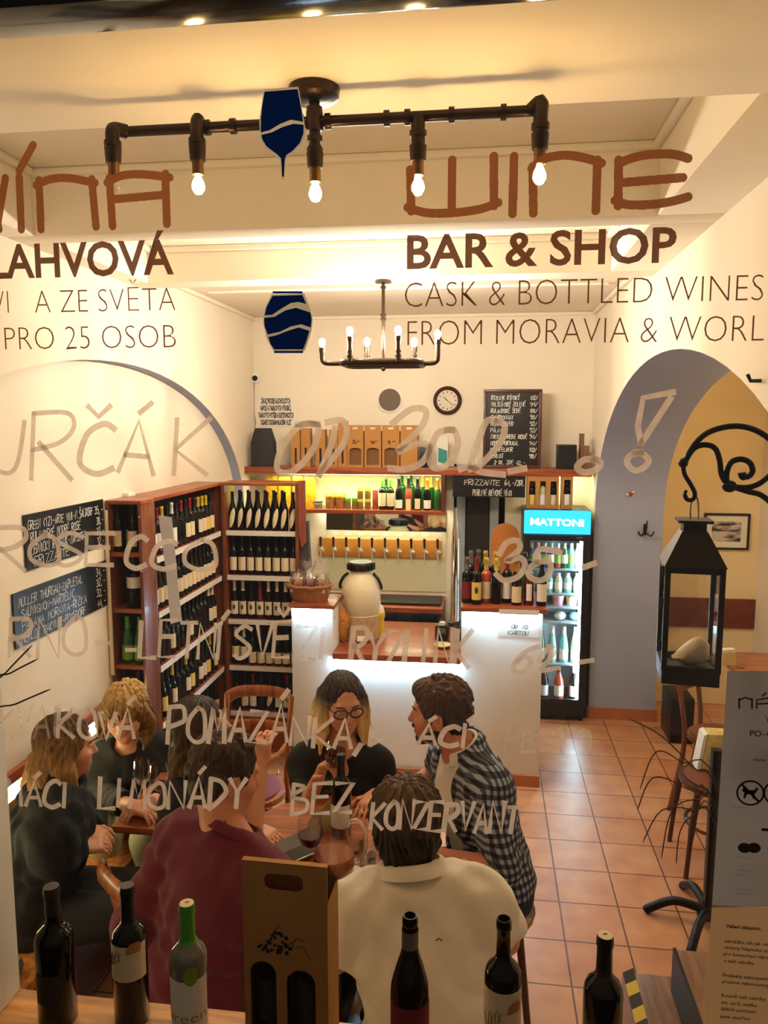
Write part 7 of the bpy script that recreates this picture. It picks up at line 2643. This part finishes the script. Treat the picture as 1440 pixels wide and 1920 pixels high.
# --- man in the plaid shirt, in profile
pv = (.05, 2.78, .57)
p = Person('person in dark plaid shirt over white tee, bearded, in profile facing left', SK2, pv)
p.body(dict(pelvis=pv, neck=A(872, 1416, y=2.77), head=A(823, 1332, y=2.76), look=(-1, .10), pitch=.1, roll=.0, face=(-1, -.5), sw=.19, build=1.06, male=1, hs=1.04, twist=0.,
            elbowR=(-.16, 2.98, .90), wristR=A(700, 1528, y=2.78), handR=((-.95, -.15, .25), (0, -1, -.1), (0, 0, 1), .55), elbowL=A(938, 1628, y=2.52), wristL=A(822, 1604, y=2.47), handL=((-.95, .1, .05), (.1, .3, -1), (0, .8, .4), .35),
            kneeR=(-.34, 2.86, .52), kneeL=(-.3, 2.66, .52), ankleR=(-.3, 2.86, .085), ankleL=(-.26, 2.67, .085)))
p.top('white_tee', CL_WHITE2, .5, t=.009, amp=.002, neck=.062, hem=-.08)
p.ring_collar(CL_WHITE2, .07, .04, 'polo_collar', gap=1.1)
p.top('plaid_shirt', CL_PLAID, 1.12, t=.024, amp=.005, neck=.075, hem=-.2, open_front=.085, seed=4.)
p.ring_collar(CL_PLAID, .086, .042, 'shirt_collar', gap=2.0)
p.trousers(CL_JEANS, seed=5.)
p.hair(hair_mat('short_brown_hair', (36, 24, 17), (92, 62, 42), 1.15, 1.4, .8), vol=1.02, amp=.0018, crown=[((0, .04, .085), (.05, .05, .03))], tufts=110, tl=.03, seed=8)
F = Field()
for sx in (-1, 1):
    F.ell(p.hl(sx * .05, .02, -.068), (.016, .042, .032), p.hM, .02)
F.ell(p.hl(0, .066, -.098), (.036, .03, .026), p.hM, .03)
F.ell(p.hl(0, .094, -.05), (.026, .01, .008), p.hM, .01)
p.part('beard', F, mat('brown_beard', (64, 42, 30), .9, bump=.8, bscale=300, var=.3, vscale=90), .0042)
p.features(brow=M_BROW)
stool('wooden stool under the person in the plaid shirt', pv[0], pv[1], .455)

# --- woman with glasses behind the table
pv = (-.60, 3.10, .56)
p = Person('person with glasses in black dress holding a glass of red wine', SK1, pv)
hdc = A(643, 1316, y=2.95)
wr_ = A(596, 1462, y=2.80)
p.body(dict(pelvis=pv, neck=A(640, 1404, y=3.0), head=hdc, look=(.42, -.9), pitch=.18, roll=.0, face=(.12, -1), sw=.165, build=.95, hs=.97, bust=1, handscale=.86,
            elbowR=A(572, 1512, y=2.84), wristR=wr_, handR=((.35, -.1, .9), (.85, -.35, -.25), (.3, -.9, .2), .75, .3), elbowL=A(733, 1520, y=2.98), wristL=(-.40, 2.76, .875), handL=((-.3, -.9, -.1), (0, 0, -1), (-1, 0, 0), .3),
            kneeR=(-.68, 2.72, .5), kneeL=(-.52, 2.72, .5), ankleR=(-.68, 2.78, .08), ankleL=(-.52, 2.78, .08)))
p.top('black_dress', CL_BLACK, 1.28, t=.014, amp=.003, neck=.07, v=.07, hem=-.14, seed=6.)
p.trousers(CL_BLACK, seed=6.)
N_ = p.g['neck']
hh = p.hl
lk = []
for sx in (-1, 1):
    for j, (dy, w_) in enumerate(((.0, .026), (-.03, .03), (-.055, .028))):
        lk.append(([hh(sx * .07, dy, .03), hh(sx * .085, dy, -.05), hh(sx * (.088 + .004 * j), dy + .008, -.12), hh(sx * .094, dy + .02, -.17)], (.022, w_, w_ * .95, w_ * .55), None))
lk.append(([hh(0, -.075, 0), hh(0, -.08, -.08), hh(0, -.08, -.16)], (.05, .06, .045), None))
p.hair(hair_mat('ombre_hair', (38, 24, 18), (244, 208, 144), 1.20, 1.09, .4), lk, short=False, vol=1.0, amp=.0018, hairline=.026, wisps=70, seed=2)
p.features()
GL = MB()
R3 = Matrix([list(p.hM[i]) for i in range(3)]).to_4x4()
for sx in (-1, 1):
    ring = [(sx * .033 + .027 * cos(a), .100 - abs(.25 * (.025 * cos(a) * sx)) * (cos(a) * sx > 0), .002 + .0205 * sin(a)) for a in [2 * pi * k / 22 for k in range(22)]]
    GL.tube(ring, .0031, 6, closed=True)
    GL.tube([(sx * .057, .095, .008), (sx * .078, .05, .01), (sx * .083, -.01, .002)], .002, 6)
GL.tube([(-.009, .101, .006), (0, .103, .009), (.009, .101, .006)], .002, 6)
GL.xf(Matrix.Translation(Vector(p.hc - p.o)) @ R3 @ Matrix.Scale(.97, 4))
GL.build('eyeglasses', mat('dark_tortoise_frame', (36, 18, 14), .2), p.ob)
bw = A(590, 1474, y=2.81) - p.o
MB().tube([(bw[0] + .031 * cos(a), bw[1] + .028 * sin(a), bw[2] + .012 * cos(a)) for a in [2 * pi * k / 22 for k in range(22)]], .0022, 6, closed=True).build('bracelet', C_GOLD, p.ob)
gp = A(622, 1478, y=2.755)
wine_glass('wine glass of dark red wine raised in the hand of the person with glasses', tuple(gp), .2, .042, .62, M_RED, (.06, .12, 0))
stool('wooden stool under the person with glasses', pv[0], pv[1], .45)

# --- woman with long brown hair drinking, behind the burgundy sweater
pv = (-1.03, 2.40, .56)
p = Person('person with long brown hair in black top drinking, half hidden behind burgundy sweater', SK1, pv)
hd_ = A(378, 1366, y=2.50)
wr_ = A(488, 1432, y=2.50)
p.body(dict(pelvis=pv, neck=hd_ + np.array((-.035, -.01, -.165)), head=hd_, look=(.93, .36), pitch=-.12, roll=.0, face=(1, .1), sw=.16, build=.92, hs=.97, bust=1, handscale=.86,
            elbowR=A(472, 1580, z=.88), wristR=wr_, handR=((.12, .05, 1), (.2, .95, 0), (.9, -.2, .3), .6, .4), elbowL=(-.86, 2.62, .90), wristL=A(474, 1552, z=.872), handL=((.85, -.25, -.12), (0, 0, -1), (0, -1, 0), .28),
            kneeR=(-.66, 2.32, .53), kneeL=(-.66, 2.50, .53), ankleR=(-.70, 2.36, .08), ankleL=(-.70, 2.48, .08)))
p.top('black_top', CL_BLACK, .18, t=.012, amp=.002, neck=.07, hem=-.13, seed=8.)
p.trousers(CL_JEANS, seed=8.)
hh = p.hl
lk = []
for a, w_ in ((-.07, .03), (-.04, .036), (0, .038), (.04, .036), (.07, .03)):
    lk.append(([hh(a, -.06, .02), hh(a * 1.1, -.085, -.08), hh(a * 1.15, -.095, -.18), hh(a * 1.05, -.085, -.30), hh(a * .9, -.08, -.37)], (.028, w_, w_, w_ * .8, w_ * .4), None))
lk.append(([hh(.07, -.01, .03), hh(.082, -.03, -.05), hh(.08, -.06, -.14)], (.018, .024, .026), None))
p.hair(hair_mat('long_brown_hair', (46, 30, 22), (128, 92, 52), 1.25, .82, .6), lk, short=False, vol=1.0, wisps=90, seed=4)
p.features()
gp = A(500, 1412, y=2.52)
wine_glass('tilted big wine glass raised to the mouth behind the burgundy sweater', tuple(A(528, 1440, y=2.50)), .2, .045, .0, None, (.1, -1.05, 0))

# --- blonde woman at the far end of the bench, looking down
pv = (-1.60, 3.34, .55)
p = Person('blonde person in black v-neck top looking down, at the far end of the bench', SK1, pv)
hd_ = A(236, 1336, y=3.06)
p.body(dict(pelvis=pv, neck=A(242, 1404, y=3.16), head=hd_, look=(.16, -1), pitch=.45, roll=.04, face=(.2, -1), sw=.175, build=1.02, hs=1.0, bust=1, handscale=.86,
            elbowR=A(192, 1494, y=3.06), wristR=A(250, 1512, z=.80), handR=((.9, -.3, -.05), (0, 0, -1), (0, 1, .2), .4), elbowL=A(312, 1490, y=3.1), wristL=A(283, 1505, z=.80), handL=((-.6, -.6, -.05), (0, 0, -1), (0, 1, 0), .4),
            kneeR=(-1.60, 2.92, .55), kneeL=(-1.40, 2.92, .53), ankleR=(-1.58, 2.97, .08), ankleL=(-1.40, 2.97, .08)))
p.top('black_top', CL_BLACK, 1.75, t=.018, amp=.005, neck=.05, hem=-.10, seed=9.)
p.trousers(CL_PALE, seed=9.)
hh = p.hl
lk = [([hh(-.065, .0, .03), hh(-.09, .0, -.04), hh(-.085, .01, -.10), hh(-.08, .03, -.13)], (.03, .032, .026, .014), None),
      ([hh(.06, -.01, .04), hh(.095, -.03, -.03), hh(.115, -.04, -.09), hh(.13, -.03, -.15)], (.034, .04, .038, .02), None), ([hh(.03, -.08, .0), hh(.06, -.1, -.08), hh(.09, -.09, -.14)], (.04, .045, .03), None)]
p.hair(hair_mat('blonde_hair', (112, 80, 44), (222, 184, 112), 1.02, 1.22, .9), lk, short=False, vol=1.06, amp=.003, crown=[((.02, .02, .085), (.06, .06, .035))], wisps=60, tufts=60, tl=.06, seed=6)
p.features(brow=mat('light_eyebrow', (112, 82, 54), .7), lids=.003)

# --- woman with long dark blonde hair, near on the bench
pv = (-1.62, 2.44, .55)
p = Person('person with long dark blonde hair in dark knit, on the bench facing away', SK1, pv)
hd_ = A(124, 1398, y=2.52)
p.body(dict(pelvis=pv, neck=A(106, 1478, y=2.45), head=hd_, look=(.8, .62), pitch=.12, roll=.0, face=(.8, .5), sw=.165, build=1.0, hs=.98, handscale=.86,
            elbowR=A(100, 1610, y=2.30), wristR=A(147, 1588, y=2.42), handR=((.75, .5, -.1), (-.2, .3, -1), (-.2, .8, .3), .45), elbowL=A(168, 1540, y=2.66), wristL=A(160, 1556, y=2.52), handL=((.8, -.2, -.1), (0, 0, -1), (.3, .9, 0), .5),
            kneeR=(-1.20, 2.42, .55), kneeL=(-1.24, 2.56, .55), ankleR=(-1.22, 2.42, .08), ankleL=(-1.25, 2.54, .08)))
p.top('dark_cardigan', CL_NAVY, 1.85, t=.026, amp=.009, neck=.066, hem=-.14, seed=11.)
p.trousers(mat('charcoal_cloth', (36, 38, 42), .95, bump=.3, bscale=120), seed=11.)
hh = p.hl
lk = []
for a, w_, dz in ((-.07, .03, .02), (-.035, .036, -.01), (0, .038, -.03), (.035, .036, -.04), (.068, .032, -.02)):
    lk.append(([hh(a, -.055, .02), hh(a * 1.15, -.085, -.08), hh(a * 1.25, -.095, -.19), hh(a * 1.3, -.085, -.29), hh(a * 1.15, -.065, -.38 + dz)], (.028, w_, w_ * 1.05, w_ * .85, w_ * .35), None))
for j in range(3):
    lk.append(([hh(.07, -.0 - .02 * j, .03), hh(.086, -.0 - .02 * j, -.06), hh(.088, .01 - .02 * j, -.16), hh(.095, .03 - .02 * j, -.28), hh(.09, .05 - .02 * j, -.40 + .03 * j)], (.02, .025, .026, .022, .010), None))
p.hair(hair_mat('long_dark_blonde_hair', (66, 42, 26), (206, 158, 94), 1.22, .86, .7), lk, short=False, vol=1.0, amp=.0025, wisps=130, seed=7)
p.features()
